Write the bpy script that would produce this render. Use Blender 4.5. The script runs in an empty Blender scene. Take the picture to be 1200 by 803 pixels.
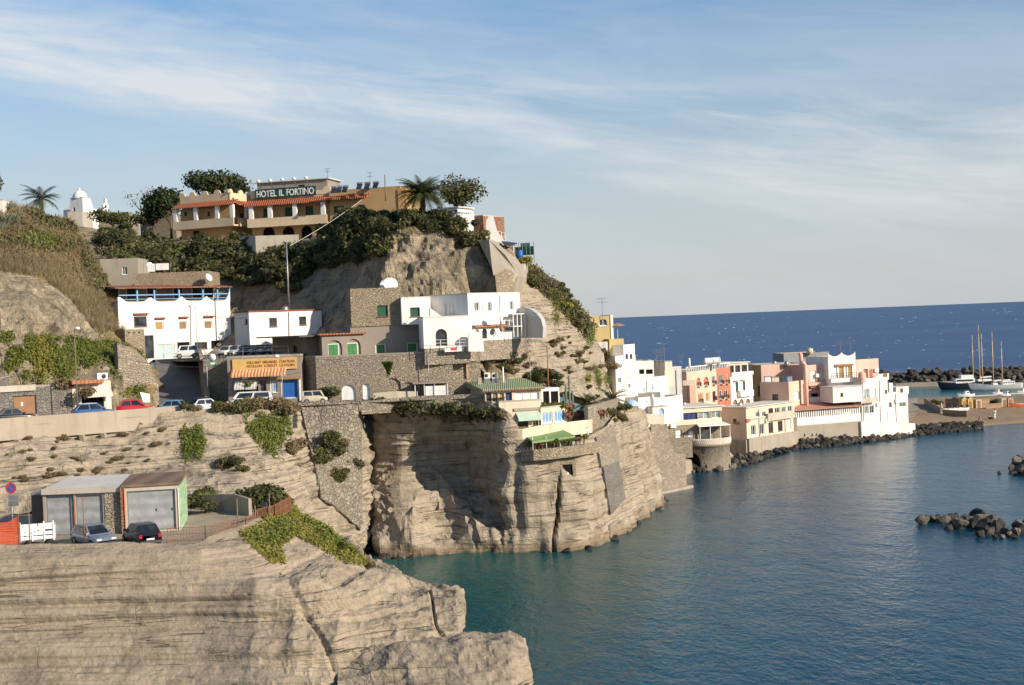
import bpy, math, random
import numpy as np
from mathutils import Vector, Matrix
from mathutils.bvhtree import BVHTree
R = math.radians
random.seed(7); rng = np.random.default_rng(11)
scene = bpy.context.scene
COL = scene.collection
# ------------------------------------------------------------------ camera
FPX, CX, CY, HC = 1648.0, 600.0, 401.5, 21.0
ROLL, PITCH = R(2.276), R(0.855)
CAM = Vector((0, 0, HC))
fw = Vector((0, math.cos(PITCH), -math.sin(PITCH)))
up0 = Vector((0, math.sin(PITCH), math.cos(PITCH)))
rt0 = Vector((1, 0, 0))
cr, sr = math.cos(ROLL), math.sin(ROLL)
rt = rt0*cr - up0*sr
up = rt0*sr + up0*cr
# photo: the horizon climbs to the right, so the camera is rolled clockwise
def ray(px, py):
    v = fw + rt*((px-CX)/FPX) - up*((py-CY)/FPX)
    return v
def P(px, py, d):
    v = ray(px, py); return CAM + v*(d/v.y)
def Q(px, d, z):
    py = CY
    for _ in range(6):
        p = P(px, py, d); py -= (z-p.z)*FPX/d
    return P(px, py, d)
cam = bpy.data.cameras.new('camera'); co = bpy.data.objects.new('camera', cam); COL.objects.link(co)
cam.sensor_fit = 'HORIZONTAL'; cam.sensor_width = 36; cam.lens = 36*FPX/1200
cam.clip_start = 1; cam.clip_end = 120000
M3 = Matrix((rt, up, -fw)).transposed()
co.matrix_world = Matrix.Translation(CAM) @ M3.to_4x4()
scene.camera = co
# ------------------------------------------------------------------ noise
def _h(ix, iy, iz, s):
    n = (ix*374761393 + iy*668265263 + iz*2147483647 + s*1274126177) & 0xffffffff
    n = ((n ^ (n >> 13))*1274126177) & 0xffffffff
    n = ((n ^ (n >> 16))*2246822519) & 0xffffffff
    return ((n ^ (n >> 15)) & 0xffff)/32767.5 - 1
def vn(p, s=0):
    i = np.floor(p).astype(np.int64); f = p-i; f = f*f*f*(f*(f*6-15)+10)
    o = 0
    for a in (0, 1):
        wx = f[..., 0] if a else 1-f[..., 0]
        for b in (0, 1):
            wy = f[..., 1] if b else 1-f[..., 1]
            for c in (0, 1):
                wz = f[..., 2] if c else 1-f[..., 2]
                o = o + wx*wy*wz*_h(i[..., 0]+a, i[..., 1]+b, i[..., 2]+c, s)
    return o
def fbm(p, oc=4, s=0, g=.5):
    o = 0; a = 1.0
    for k in range(oc):
        o = o + a*vn(p*(2.03**k)+k*17.3, s+k); a *= g
    return o
def ridged(p, oc=4, s=0):
    o = 0; a = 1.0
    for k in range(oc):
        o = o + a*(1-2*np.abs(vn(p*(2.1**k)+k*9.1, s+k))); a *= .5
    return o
# ------------------------------------------------------------------ materials
MATS = {}
class NT:
    def __init__(s, name):
        s.m = bpy.data.materials.new(name); s.m.use_nodes = True
        s.t = s.m.node_tree; s.b = s.t.nodes['Principled BSDF']; s.out = s.t.nodes['Material Output']
    def n(s, typ, props=None, **inp):
        x = s.t.nodes.new(typ)
        for k, v in (props or {}).items(): setattr(x, k, v)
        for k, v in inp.items():
            key = int(k[1:]) if k[0] == 'i' and k[1:].isdigit() else k.replace('_', ' ')
            s.set(x.inputs[key], v)
        return x
    def set(s, sock, v):
        if hasattr(v, 'bl_idname') and hasattr(v, 'outputs'): v = v.outputs[0]
        if isinstance(v, bpy.types.NodeSocket): s.t.links.new(v, sock)
        elif isinstance(v, (tuple, list)) and sock.type == 'RGBA': sock.default_value = (*v[:3], 1)
        else: sock.default_value = v
    def math(s, op, a, b=0.0, c=0.0):
        return s.n('ShaderNodeMath', {'operation': op}, i0=a, i1=b, i2=c)
    def mix(s, f, a, b, bt='MIX'):
        x = s.t.nodes.new('ShaderNodeMix'); x.data_type = 'RGBA'; x.blend_type = bt
        s.set(x.inputs[0], f); s.set(x.inputs[6], a); s.set(x.inputs[7], b); return x.outputs[2]
    def ramp(s, f, *stops):
        x = s.t.nodes.new('ShaderNodeValToRGB'); e = x.color_ramp.elements
        while len(e) < len(stops): e.new(.5)
        for q, (p, c) in zip(e, stops):
            q.position = p; q.color = (*c, 1) if isinstance(c, (tuple, list)) else (c, c, c, 1)
        s.set(x.inputs[0], f); return x.outputs[0]
    def pos(s): return s.n('ShaderNodeNewGeometry').outputs['Position']
    def obj(s): return s.n('ShaderNodeTexCoord').outputs['Object']
    def map(s, v, sc=(1, 1, 1), rot=(0, 0, 0), loc=(0, 0, 0)):
        return s.n('ShaderNodeMapping', None, Vector=v, Scale=sc, Rotation=rot, Location=loc).outputs[0]
    def noise(s, v, sc, det=4, rough=.55, dist=0.0):
        return s.n('ShaderNodeTexNoise', None, Vector=v, Scale=sc, Detail=det, Roughness=rough, Distortion=dist).outputs[0]
    def vor(s, v, sc, feat='F1'):
        return s.n('ShaderNodeTexVoronoi', {'feature': feat}, Vector=v, Scale=sc)
    def bump(s, h, st=.5, d=.1, nrm=None):
        x = s.n('ShaderNodeBump', None, Strength=st, Distance=d, Height=h)
        if nrm is not None: s.set(x.inputs['Normal'], nrm)
        return x.outputs[0]
    def fin(s, col=None, rough=.8, nrm=None, spec=None, metal=None):
        if col is not None: s.set(s.b.inputs['Base Color'], col)
        s.set(s.b.inputs['Roughness'], rough)
        if nrm is not None: s.set(s.b.inputs['Normal'], nrm)
        if spec is not None: s.b.inputs['Specular IOR Level'].default_value = spec
        if metal is not None: s.b.inputs['Metallic'].default_value = metal
        return s.m
def sc3(c, k): return tuple(min(1, x*k) for x in c)
def plaster(name, c, stain=.35, dirt=(.25, .2, .15)):
    if name in MATS: return MATS[name]
    t = NT(name); p = t.pos()
    a = t.noise(p, .35, 5, .6); b = t.noise(t.map(p, (1.6, 1.6, .22)), 1.0, 4, .6)
    col = t.mix(t.ramp(a, (.3, 0.0), (.72, 1.0)), sc3(c, .86), sc3(c, 1.06))
    col = t.mix(t.math('MULTIPLY', t.ramp(b, (.5, 0.0), (.78, 1.0)), stain), col, dirt)
    g = t.noise(p, 7, 3)
    MATS[name] = t.fin(col, .9, t.bump(g, .25, .03), .2); return t.m
def paint(name, c, rough=.5, var=.12, metal=0, spec=.4):
    if name in MATS: return MATS[name]
    t = NT(name); a = t.noise(t.pos(), 1.7, 4)
    col = t.mix(t.ramp(a, (.3, 0.0), (.7, 1.0)), sc3(c, 1-var), sc3(c, 1+var))
    MATS[name] = t.fin(col, rough, None, spec, metal); return t.m
def rubble(name, c1, c2, mort, sc=2.2, sq=1.5):
    if name in MATS: return MATS[name]
    t = NT(name); p = t.map(t.pos(), (1, 1, sq)); w = t.noise(t.pos(), 1.2, 3)
    pw = t.n('ShaderNodeVectorMath', {'operation': 'ADD'}, i0=p, i1=t.n('ShaderNodeVectorMath', {'operation': 'SCALE'}, i0=w, Scale=.35).outputs[0]).outputs[0]
    v = t.vor(pw, sc); e = t.vor(pw, sc, 'DISTANCE_TO_EDGE').outputs[0]
    v2 = t.vor(pw, sc*.68); e2 = t.vor(pw, sc*.68, 'DISTANCE_TO_EDGE').outputs[0]; ms = t.ramp(t.noise(t.pos(), .5, 3), (.46, 0.0), (.5, 1.0)); vc = t.mix(ms, v.outputs[1], v2.outputs[1]); e = t.mix(ms, e, e2)
    sp = t.n('ShaderNodeSeparateColor', None, Color=vc)
    col = t.mix(sp.outputs[0], c1, c2)
    col = t.mix(t.math('MULTIPLY', sp.outputs[1], .35), col, (.13, .105, .08))
    col = t.mix(t.ramp(t.noise(t.pos(), .25, 4), (.35, 0.0), (.7, .55)), col, sc3(c1, .7))
    mk = t.math('MULTIPLY', t.ramp(e, (.0, 1.0), (.07, 0.0)), .6)
    col = t.mix(mk, col, mort)
    h = t.math('ADD', t.ramp(e, (0, 0.0), (.14, 1.0)), t.math('MULTIPLY', t.noise(t.pos(), 6, 3), .4))
    MATS[name] = t.fin(col, .92, t.bump(h, .9, .09), .15); return t.m
def rock(name, ca, cb, cc, strat=.6, tilt=(0, 0, 0), dark=(.12, .095, .07), bs=1.0, green=None, pit=0.0, line=.5, wet=False):
    if name in MATS: return MATS[name]
    t = NT(name); p = t.pos(); pt = t.map(p, (1, 1, 1), tilt)
    big = t.noise(p, .09, 5, .6); mid = t.noise(p, .6, 6, .65)
    s1 = t.noise(t.map(pt, (.05, .05, 1.5)), 1.0, 5, .7, .3)
    s2 = t.noise(t.map(pt, (.12, .12, 5.0)), 1.0, 3, .6, .2)
    col = t.mix(t.ramp(big, (.32, 0.0), (.66, 1.0)), ca, cb)
    col = t.mix(t.math('MULTIPLY', t.ramp(s1, (.4, 0.0), (.62, 1.0)), strat), col, cc)
    col = t.mix(t.math('MULTIPLY', t.ramp(s2, (.56, 0.0), (.7, 1.0)), strat*line), col, sc3(cc, .5))
    col = t.mix(t.ramp(mid, (.34, .55), (.5, 0.0)), col, dark)
    cr_ = t.vor(t.map(t.n('ShaderNodeVectorMath', {'operation': 'ADD'}, i0=p, i1=t.n('ShaderNodeVectorMath', {'operation': 'SCALE'}, i0=t.n('ShaderNodeTexNoise', None, Vector=p, Scale=.35, Detail=3).outputs[1], Scale=3.5).outputs[0]).outputs[0], (1, 1, .55)), .22, 'DISTANCE_TO_EDGE').outputs[0]
    ck = t.math('MULTIPLY', t.ramp(cr_, (0, .5), (.012, 0.0)), t.ramp(t.noise(p, .13, 3), (.52, 0.0), (.6, 1.0))); col = t.mix(ck, col, sc3(dark, .5))
    h0 = 0.0
    bw = t.noise(t.map(pt, (.022, .022, .75)), 1.0, 4, .55, .15); bl = t.math('ABSOLUTE', t.math('SUBTRACT', t.math('FRACT', t.math('MULTIPLY', bw, 9.0)), .5))
    bl = t.math('MULTIPLY', t.ramp(bl, (.0, 1.0), (.05, 0.0)), t.ramp(t.noise(p, .22, 4, .6), (.44, 0.0), (.56, 1.0)))
    col = t.mix(t.math('MULTIPLY', bl, .55*line/.5), col, sc3(dark, .55))
    if pit:
        pn = t.noise(t.map(p, (1, 1, .42)), .85, 6, .72, .4); col = t.mix(t.math('MULTIPLY', t.ramp(pn, (.36, 1.0), (.5, 0.0)), pit), col, dark); h0 = t.math('MULTIPLY', t.ramp(pn, (.3, 0.0), (.6, 1.0)), 1.6*pit)
    if wet:
        zz = t.math('ADD', t.n('ShaderNodeSeparateXYZ', None, Vector=p).outputs[2], t.math('MULTIPLY', t.noise(p, .6, 3), 1.2))
        col = t.mix(t.ramp(t.math('DIVIDE', zz, 4.0), (.2, .8), (.42, 0.0)), col, (.17, .12, .07)); col = t.mix(t.ramp(t.math('DIVIDE', zz, 4.0), (.1, .9), (.17, 0.0)), col, (.05, .042, .03))
    if green is not None:
        g = t.noise(p, .3, 5, .7); col = t.mix(t.ramp(g, (.52, 0.0), (.64, .8)), col, green)
    fine = t.noise(p, 3.0, 5, .7); sp_ = t.noise(p, 4.5, 6, .75)
    col = t.mix(t.ramp(sp_, (.34, .4), (.47, 0.0)), col, sc3(dark, 1.3)); col = t.mix(t.ramp(sp_, (.55, 0.0), (.7, .35)), col, sc3(ca, 1.18))
    col = t.mix(t.ramp(t.noise(t.map(p, (1, 1, .3)), .28, 5, .65), (.52, 0.0), (.68, .28)), col, sc3(cc, .66))
    if not pit: h0 = t.math('MULTIPLY', bl, -1.6)
    h = t.math('ADD', h0, t.math('MULTIPLY', s1, 1.1*strat))
    h = t.math('ADD', h, t.math('ADD', t.math('MULTIPLY', s2, .6*strat), t.math('ADD', t.math('MULTIPLY', t.math('ADD', fine, t.math('MULTIPLY', sp_, .6)), .5), t.math('MULTIPLY', ck, -.4))))
    MATS[name] = t.fin(col, .95, t.bump(h, .8*bs, .28), .1); return t.m
def leafmat(name, c1, c2, c3, trans=.25):
    if name in MATS: return MATS[name]
    t = NT(name); g = t.n('ShaderNodeNewGeometry'); oi = t.n('ShaderNodeObjectInfo')
    r = t.ramp(g.outputs['Random Per Island'], (0, c1), (.55, c2), (1, c3))
    nz = t.noise(t.obj(), .9, 3); col = t.mix(t.ramp(nz, (.35, 0.0), (.65, .5)), r, sc3(c1, .75))
    col = t.mix(t.math('MULTIPLY', oi.outputs['Random'], .35), col, sc3(c3, .95))
    t.set(t.b.inputs['Base Color'], col); t.b.inputs['Roughness'].default_value = .65
    t.b.inputs['Specular IOR Level'].default_value = .25
    tr = t.n('ShaderNodeBsdfTranslucent', None, Color=t.mix(.5, col, sc3(c3, 1.2)))
    mx = t.n('ShaderNodeMixShader', None, Fac=trans); t.set(mx.inputs[1], t.b.outputs[0]); t.set(mx.inputs[2], tr.outputs[0])
    t.t.links.new(mx.outputs[0], t.out.inputs[0]); MATS[name] = t.m; return t.m
def glassm(name='window_glass', c=(.02, .025, .03), rough=.12):
    if name in MATS: return MATS[name]
    t = NT(name); a = t.noise(t.pos(), .8, 2)
    MATS[name] = t.fin(t.mix(t.ramp(a, (.4, 0.0), (.62, 1.0)), c, sc3(c, 3)), rough, None, .6); return t.m
def louvre(name, c, sc=42):
    if name in MATS: return MATS[name]
    t = NT(name); p = t.pos()
    w = t.n('ShaderNodeTexWave', {'bands_direction': 'Z'}, Vector=p, Scale=sc/20)
    a = t.noise(p, 2, 3)
    col = t.mix(t.ramp(a, (.3, 0.0), (.7, 1.0)), sc3(c, .8), sc3(c, 1.12))
    MATS[name] = t.fin(t.mix(t.math('MULTIPLY', w.outputs[1], .4), col, sc3(c, .45)), .6, t.bump(w.outputs[1], .4, .03), .3); return t.m
def tiles(name, c1, c2, sc=3.0, dirv='X'):
    if name in MATS: return MATS[name]
    t = NT(name); p = t.pos(); w = t.n('ShaderNodeTexWave', {'bands_direction': dirv}, Vector=p, Scale=sc/3, Distortion=.6).outputs[1]
    a = t.noise(p, 1.5, 5, .7); v = t.vor(p, 3.0).outputs[1]
    col = t.mix(t.ramp(a, (.3, 0.0), (.7, 1.0)), c1, c2); col = t.mix(.2, col, v, 'MULTIPLY')
    col = t.mix(t.math('MULTIPLY', w, .4), col, sc3(c1, .5))
    MATS[name] = t.fin(col, .85, t.bump(w, .8, .08), .2); return t.m
# ------------------------------------------------------------------ mesh builder / objects
W = {}
ZV = Vector((0, 0, 1))
def tag(o, label=None, cat=None, group=None, kind=None):
    if label: o['label'] = label
    if cat: o['category'] = cat
    if group: o['group'] = group
    if kind: o['kind'] = kind
    return o
def thing(name, label, cat, loc=(0, 0, 0), rotz=0.0, group=None):
    o = bpy.data.objects.new(name, None); COL.objects.link(o); o.empty_display_size = .2
    o.location = loc; o.rotation_euler = (0, 0, rotz)
    W[o.name] = Matrix.Translation(Vector(loc)) @ Matrix.Rotation(rotz, 4, 'Z')
    return tag(o, label, cat, group)
class MB:
    def __init__(s): s.v = []; s.f = []; s.mi = []; s.sm = []
    def add(s, vs, fs, mi=0, sm=False):
        o = len(s.v); s.v += [tuple(v) for v in vs]
        for f in fs: s.f.append([o+i for i in f]); s.mi.append(mi); s.sm.append(sm)
        return s
    def hexa(s, p, mi=0):
        return s.add(p, [(3, 2, 1, 0), (4, 5, 6, 7), (0, 1, 5, 4), (1, 2, 6, 5), (2, 3, 7, 6), (3, 0, 4, 7)], mi)
    def box(s, x0, x1, y0, y1, z0, z1, mi=0):
        return s.hexa([(x0, y0, z0), (x1, y0, z0), (x1, y1, z0), (x0, y1, z0), (x0, y0, z1), (x1, y0, z1), (x1, y1, z1), (x0, y1, z1)], mi)
    def fbox(s, F, u0, u1, v0, v1, n0, n1, mi=0):
        return s.hexa([F.pt(u0, v0, n1), F.pt(u1, v0, n1), F.pt(u1, v0, n0), F.pt(u0, v0, n0), F.pt(u0, v1, n1), F.pt(u1, v1, n1), F.pt(u1, v1, n0), F.pt(u0, v1, n0)], mi)
    def pbox(s, F, x0, y0, x1, y1, n0, n1, mi=0):
        u0, v1 = F.uv(x0, y0, n1); u1, v0 = F.uv(x1, y1, n1)
        return s.fbox(F, u0, u1, v0, v1, n0, n1, mi)
    def slab(s, F, u0, u1, va, vb, n0, n1, th=.12, mi=0):   # sloping slab: height va at n0, vb at n1
        return s.hexa([F.pt(u0, vb-th, n1), F.pt(u1, vb-th, n1), F.pt(u1, va-th, n0), F.pt(u0, va-th, n0), F.pt(u0, vb, n1), F.pt(u1, vb, n1), F.pt(u1, va, n0), F.pt(u0, va, n0)], mi)
    def tube(s, pts, r, n=6, mi=0, r1=None, cap=True):
        pts = [Vector(p) for p in pts]; rings = []
        m = len(pts)
        for i, p in enumerate(pts):
            t = (pts[min(i+1, m-1)]-pts[max(i-1, 0)]).normalized()
            a = t.cross(Vector((0, 0, 1)) if abs(t.z) < .9 else Vector((1, 0, 0))).normalized(); b = t.cross(a)
            rr = r if r1 is None else r+(r1-r)*i/(m-1)
            rings.append([p+(a*math.cos(2*math.pi*k/n)+b*math.sin(2*math.pi*k/n))*rr for k in range(n)])
        vs = [v for g in rings for v in g]
        fs = [(i*n+k, i*n+(k+1) % n, (i+1)*n+(k+1) % n, (i+1)*n+k) for i in range(m-1) for k in range(n)]
        if cap: fs += [tuple(range(n))[::-1], tuple((m-1)*n+k for k in range(n))]
        return s.add(vs, fs, mi, n > 6)
    def lathe(s, c, prof, n=16, mi=0, a0=0, a1=2*math.pi, sm=True):
        c = Vector(c); full = abs(a1-a0-2*math.pi) < 1e-6; nn = n if full else n+1
        vs = [c+Vector((r*math.cos(a0+(a1-a0)*k/n), r*math.sin(a0+(a1-a0)*k/n), z)) for r, z in prof for k in range(nn)]
        m = len(prof)
        fs = [(i*nn+k, i*nn+(k+1) % nn, (i+1)*nn+(k+1) % nn, (i+1)*nn+k) for i in range(m-1) for k in range(n)]
        return s.add(vs, fs, mi, sm)
    def prism(s, poly, off, mi=0):   # polygon (3D) extruded by vector
        off = Vector(off); n = len(poly); poly = [Vector(p) for p in poly]
        return s.add(poly+[p+off for p in poly], [tuple(range(n)), tuple(range(2*n-1, n-1, -1))]+[(i, i+n, (i+1) % n+n, (i+1) % n) for i in range(n)], mi)
    def build(s, name, mat, parent=None):
        me = bpy.data.meshes.new(name)
        M = W[parent.name].inverted() if parent is not None else None
        vs = [tuple(M @ Vector(v)) for v in s.v] if M is not None else s.v
        me.from_pydata(vs, [], s.f)
        for m in (mat if isinstance(mat, (list, tuple)) else [mat]): me.materials.append(m)
        me.polygons.foreach_set('material_index', s.mi); me.polygons.foreach_set('use_smooth', s.sm)
        o = bpy.data.objects.new(name, me); COL.objects.link(o)
        if parent is not None: o.parent = parent; W[o.name] = W[parent.name]
        else: W[o.name] = Matrix()
        return o
def npmesh(name, V, F, mat, parent=None, smooth=False):
    me = bpy.data.meshes.new(name); F = np.asarray(F, np.int32); k = F.shape[1]
    if parent is not None:
        Mi = np.array(W[parent.name].inverted()); V = np.asarray(V, float)@Mi[:3, :3].T+Mi[:3, 3]
    me.vertices.add(len(V)); me.vertices.foreach_set('co', np.asarray(V, np.float32).ravel())
    me.loops.add(F.size); me.loops.foreach_set('vertex_index', F.ravel())
    me.polygons.add(len(F)); me.polygons.foreach_set('loop_start', np.arange(0, F.size, k, dtype=np.int32))
    me.polygons.foreach_set('loop_total', np.full(len(F), k, np.int32))
    me.polygons.foreach_set('use_smooth', np.full(len(F), smooth)); me.update(calc_edges=True)
    me.materials.append(mat)
    o = bpy.data.objects.new(name, me); COL.objects.link(o)
    if parent is not None: o.parent = parent; W[o.name] = W[parent.name]
    else: W[o.name] = Matrix()
    return o
KIDS = {}
def copy_tree(o, parent=None):
    c = o.copy(); COL.objects.link(c)
    if parent is not None: c.parent = parent
    if o.name not in KIDS: KIDS[o.name] = list(o.children)
    for ch in KIDS[o.name]: copy_tree(ch, c)
    return c
def place(o, loc, rz=0, sc=1.0, label=None, group=None):
    o.location = loc; o.rotation_euler = (0, 0, rz); o.scale = (sc, sc, sc) if not isinstance(sc, tuple) else sc
    if label: o['label'] = label
    if group: o['group'] = group
    return o
class Fa:
    def __init__(s, A, B):
        s.A = Vector(A); d = Vector(B)-s.A; d.z = 0; s.L = d.length; s.X = d.normalized(); s.Y = ZV.cross(s.X)
        s.rz = math.atan2(s.X.y, s.X.x)
    def pt(s, u, v, n=0): return s.A+s.X*u+ZV*v-s.Y*n
    def uv(s, px, py, n=0):
        r = ray(px, py); A = s.A-s.Y*n; k = (A-CAM).dot(s.Y)/r.dot(s.Y); p = CAM+r*k-A
        return p.dot(s.X), p.z
    def wp(s, px, py, n=0): return s.pt(*s.uv(px, py, n), n)
def FA(x0, d0, x1, d1, yb):
    A = P(x0, yb, d0); return Fa(A, Q(x1, d1, A.z))
# ------------------------------------------------------------------ terrain
TV, TF = [], []
def interp(Rr, n, axis, smooth):
    Rr = np.moveaxis(Rr, axis, 0); m = len(Rr)
    L = np.concatenate([[0], np.cumsum(np.maximum(np.linalg.norm(np.diff(Rr, axis=0), axis=2).mean(1), .05))])
    t = np.linspace(0, L[-1], n); i = np.clip(np.searchsorted(L, t, 'right')-1, 0, m-2)
    f = ((t-L[i])/(L[i+1]-L[i]))[:, None, None]
    if smooth: f = f*(1-smooth)+smooth*f*f*(3-2*f)
    return np.moveaxis(Rr[i]*(1-f)+Rr[i+1]*f, 0, axis)
def sheet(name, rows, cell, mat, disp=None, smooth=0.0, blur=0, kind='structure', bvh=True):
    A = np.array([[tuple(p) for p in r] for r in rows], float)
    lu = np.linalg.norm(np.diff(A, axis=1), axis=2).sum(1).mean(); lv = np.linalg.norm(np.diff(A, axis=0), axis=2).sum(0).mean()
    nu, nv = max(3, int(lu/cell)), max(3, int(lv/cell))
    G = interp(interp(A, nu, 1, smooth), nv, 0, smooth)
    for _ in range(blur):
        H = G.copy(); H[1:-1] = (G[:-2]+2*G[1:-1]+G[2:])/4; G = H.copy(); G[:, 1:-1] = (H[:, :-2]+2*H[:, 1:-1]+H[:, 2:])/4
    if disp:
        n = np.cross(np.gradient(G, axis=1), np.gradient(G, axis=0)); n /= np.linalg.norm(n, axis=2, keepdims=True)+1e-9
        flip = np.sign((n*(np.array([0, -60., HC])-G)).sum(2).mean()) or 1
        n *= flip
        d = disp(G)
        G = G+n*d[..., None]
    V = G.reshape(-1, 3); a = np.arange((nv-1)*nu).reshape(nv-1, nu)[:, :-1].ravel()
    F = np.stack([a, a+nu, a+nu+1, a+1], 1)
    o = npmesh(name, V, F, mat, None, False)
    if kind: o['kind'] = kind
    if bvh:
        off = len(TV); TV.extend(map(tuple, V)); TF.extend((F+off).tolist())
    return o
# ------------------------------------------------------------------ terrain sheets
ROCK = rock('tuff_rock', (.455, .38, .285), (.385, .32, .24), (.33, .268, .195), .75, wet=True)
ROCKF = rock('foreground_tuff', (.42, .34, .248), (.36, .292, .212), (.305, .245, .175), .6, bs=.8, line=.6)
ROCKD = rock('recess_tuff', (.36, .29, .22), (.31, .25, .18), (.24, .19, .13), .9)
ROCKG = rock('scrubby_hill_rock', (.36, .29, .20), (.32, .25, .16), (.26, .2, .13), .25, green=(.09, .085, .035))
ROCKC = rock('crumbly_crag_rock', (.50, .41, .285), (.42, .345, .24), (.35, .28, .195), .25, bs=1.5, pit=.75)
DRY = rock('dry_grass_soil', (.28, .20, .11), (.24, .19, .09), (.2, .15, .07), .2, green=(.07, .075, .025))
def asphalt():
    t = NT('asphalt'); p = t.pos(); a = t.noise(p, .3, 5); b = t.noise(p, 9, 3)
    c = t.mix(t.ramp(a, (.3, 0.0), (.7, 1.0)), (.13, .124, .116), (.19, .18, .165))
    return t.fin(t.mix(t.math('MULTIPLY', b, .3), c, (.16, .15, .14)), .9, t.bump(b, .3, .03), .2)
ASPH = asphalt()
def soil(name, a_, b_, c_):
    t = NT(name); p = t.pos(); a = t.noise(p, .25, 6, .65); b = t.noise(p, 2.2, 5, .7)
    c = t.mix(t.ramp(a, (.3, 0.0), (.7, 1.0)), a_, b_); c = t.mix(t.ramp(b, (.5, 0.0), (.75, .7)), c, c_)
    return t.fin(c, .95, t.bump(t.math('ADD', b, t.noise(p, 9, 3)), .7, .12), .1)
DIRT = soil('parking_dirt', (.40, .335, .26), (.33, .27, .205), (.25, .2, .15))
SAND = soil('beach_sand', (.34, .245, .155), (.29, .205, .13), (.24, .17, .11))
def d_strata(a, b, c, k=1.4):
    def f(G):
        w = fbm(G*.08, 3, 3)*.5
        z = np.stack([G[..., 0]*.045, G[..., 1]*.045, (G[..., 2]+w)*k], -1)
        return a*np.tanh(2.2*fbm(z, 3, 5)) + b*fbm(G*np.array([.16, .16, .12]), 3, 9) + c*ridged(G*.7, 3, 13)
    return f
def d_rough(a, b, s1=.2, s2=.9):
    return lambda G: a*ridged(G*np.array([s1, s1, s1*.6]), 4, 21)+b*fbm(G*s2, 3, 25)
# foreground promontory
fg = [
 [Q(-150,99,6.8),Q(0,99,6.8),Q(140,98,6.8),Q(235,98,6.8),Q(285,102,6.6),Q(345,109,6.2),Q(400,109,2.5),Q(445,108,1.2),Q(500,104,.4),Q(533,100,.4),Q(532,108,.2)],
 [Q(-150,91.6,7.8),Q(0,91.6,7.72),Q(140,91.4,7.66),Q(225,91.8,7.3),P(285,613,98),P(345,598,105),P(400,630,104),P(445,662,102),P(500,686,98),P(533,698,95),P(532,690,104)],
 [P(-150,660,90),P(0,655,89.5),P(140,650,90),P(235,643,90.5),P(290,637,93),P(345,640,96),P(400,655,97),P(445,672,96),P(500,692,93),P(535,702,91),P(534,704,101)],
 [P(-150,702,88.8),P(0,696,88.6),P(140,690,88.5),P(235,686,88.1),P(300,686,87.4),P(345,692,87.6),P(400,702,88),P(445,712,88.6),P(500,722,89),P(537,722,88.5),P(535,724,100)],
 [P(-150,748,87.6),P(0,742,87.6),P(140,738,87.3),P(235,735,86.8),P(300,736,85.7),P(345,737,85.4),P(400,740,85.6),P(445,743,85.8),P(500,745,86),P(538,745,86.4),P(535,745,99)],
 [P(-150,806,84.8),P(0,803,84.5),P(140,803,83.7),P(235,803,82.9),P(305,803,82),P(345,803,81.6),P(400,803,81.4),P(445,800,81.8),P(500,795,83),P(538,792,84),P(536,792,98)],
 [P(-150,860,82.4),P(0,860,82.2),P(140,860,81.6),P(235,860,81),P(305,860,80.2),P(345,860,80),P(400,860,80.6),P(445,860,80.6),P(500,850,80),P(540,850,82),P(537,850,96)]]
def d_fg(G):
    w = fbm(G*.07, 3, 3)*.5; zt = G[..., 2]-.012*G[..., 0]
    w = fbm(G*np.array([.035, .035, .1]), 3, 3)*.45; z = np.stack([G[..., 0]*.012, G[..., 1]*.012, (zt+w)*1.5], -1)
    z2 = np.stack([G[..., 0]*.03, G[..., 1]*.03, (zt+w)*5.0], -1)
    rough = np.clip((G[..., 0]+18)/5, 0, 1)
    return (.16+.06*rough)*np.tanh(7*fbm(z, 2, 5))+.05*np.tanh(5*fbm(z2, 2, 7))+(.16+.25*rough)*fbm(G*.13, 3, 9)+(.015+.2*rough)*ridged(G*.4, 4, 13)+.03*fbm(G*2.2, 3, 17)-.35*rough*np.clip(1-np.abs(vn(np.stack([G[..., 0]*.3+.12*G[..., 2], G[..., 1]*.1, G[..., 2]*.05], -1), 71))*14, 0, 1)
sheet('foreground_cliff', fg, .12, ROCKF, d_fg, .0, 2)
ledge = [
 [P(395,762,88),P(470,745,87.5),P(540,741,88),P(600,744,87),P(613,748,86),P(612,752,90)],
 [P(396,774,84.6),P(470,755,83.4),P(540,751,82.8),P(600,756,82.3),P(617,764,82.6),P(615,764,89)],
 [P(396,806,80.6),P(470,803,79.8),P(540,803,79.3),P(600,803,79.3),P(622,803,79.8),P(619,803,87)],
 [P(396,850,75),P(470,850,75),P(540,850,75),P(600,850,75),P(626,850,76),P(622,850,86)]]
sheet('low_rock_ledge', ledge, .16, ROCKF, lambda G: .14*fbm(G*.3, 3, 4)+.16*ridged(G*.4, 4, 8)+.05*fbm(G*2.4, 3, 17), 0, 2)
# lower parking yard
pk = [[Q(-150,117,7.6),Q(0,113,7.5),Q(140,112,7.4),Q(240,112,7.4),Q(300,112,7.4),Q(348,110,7.1)],
      [Q(-150,92,7.1),Q(0,92.4,7.15),Q(140,92.4,7.2),Q(235,92.8,7.2),Q(290,97,7.15),Q(350,104,6.6)]]
sheet('parking_ground', pk, .3, DIRT, lambda G: .05*fbm(G*.4, 3, 2), 0, 0)
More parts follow.
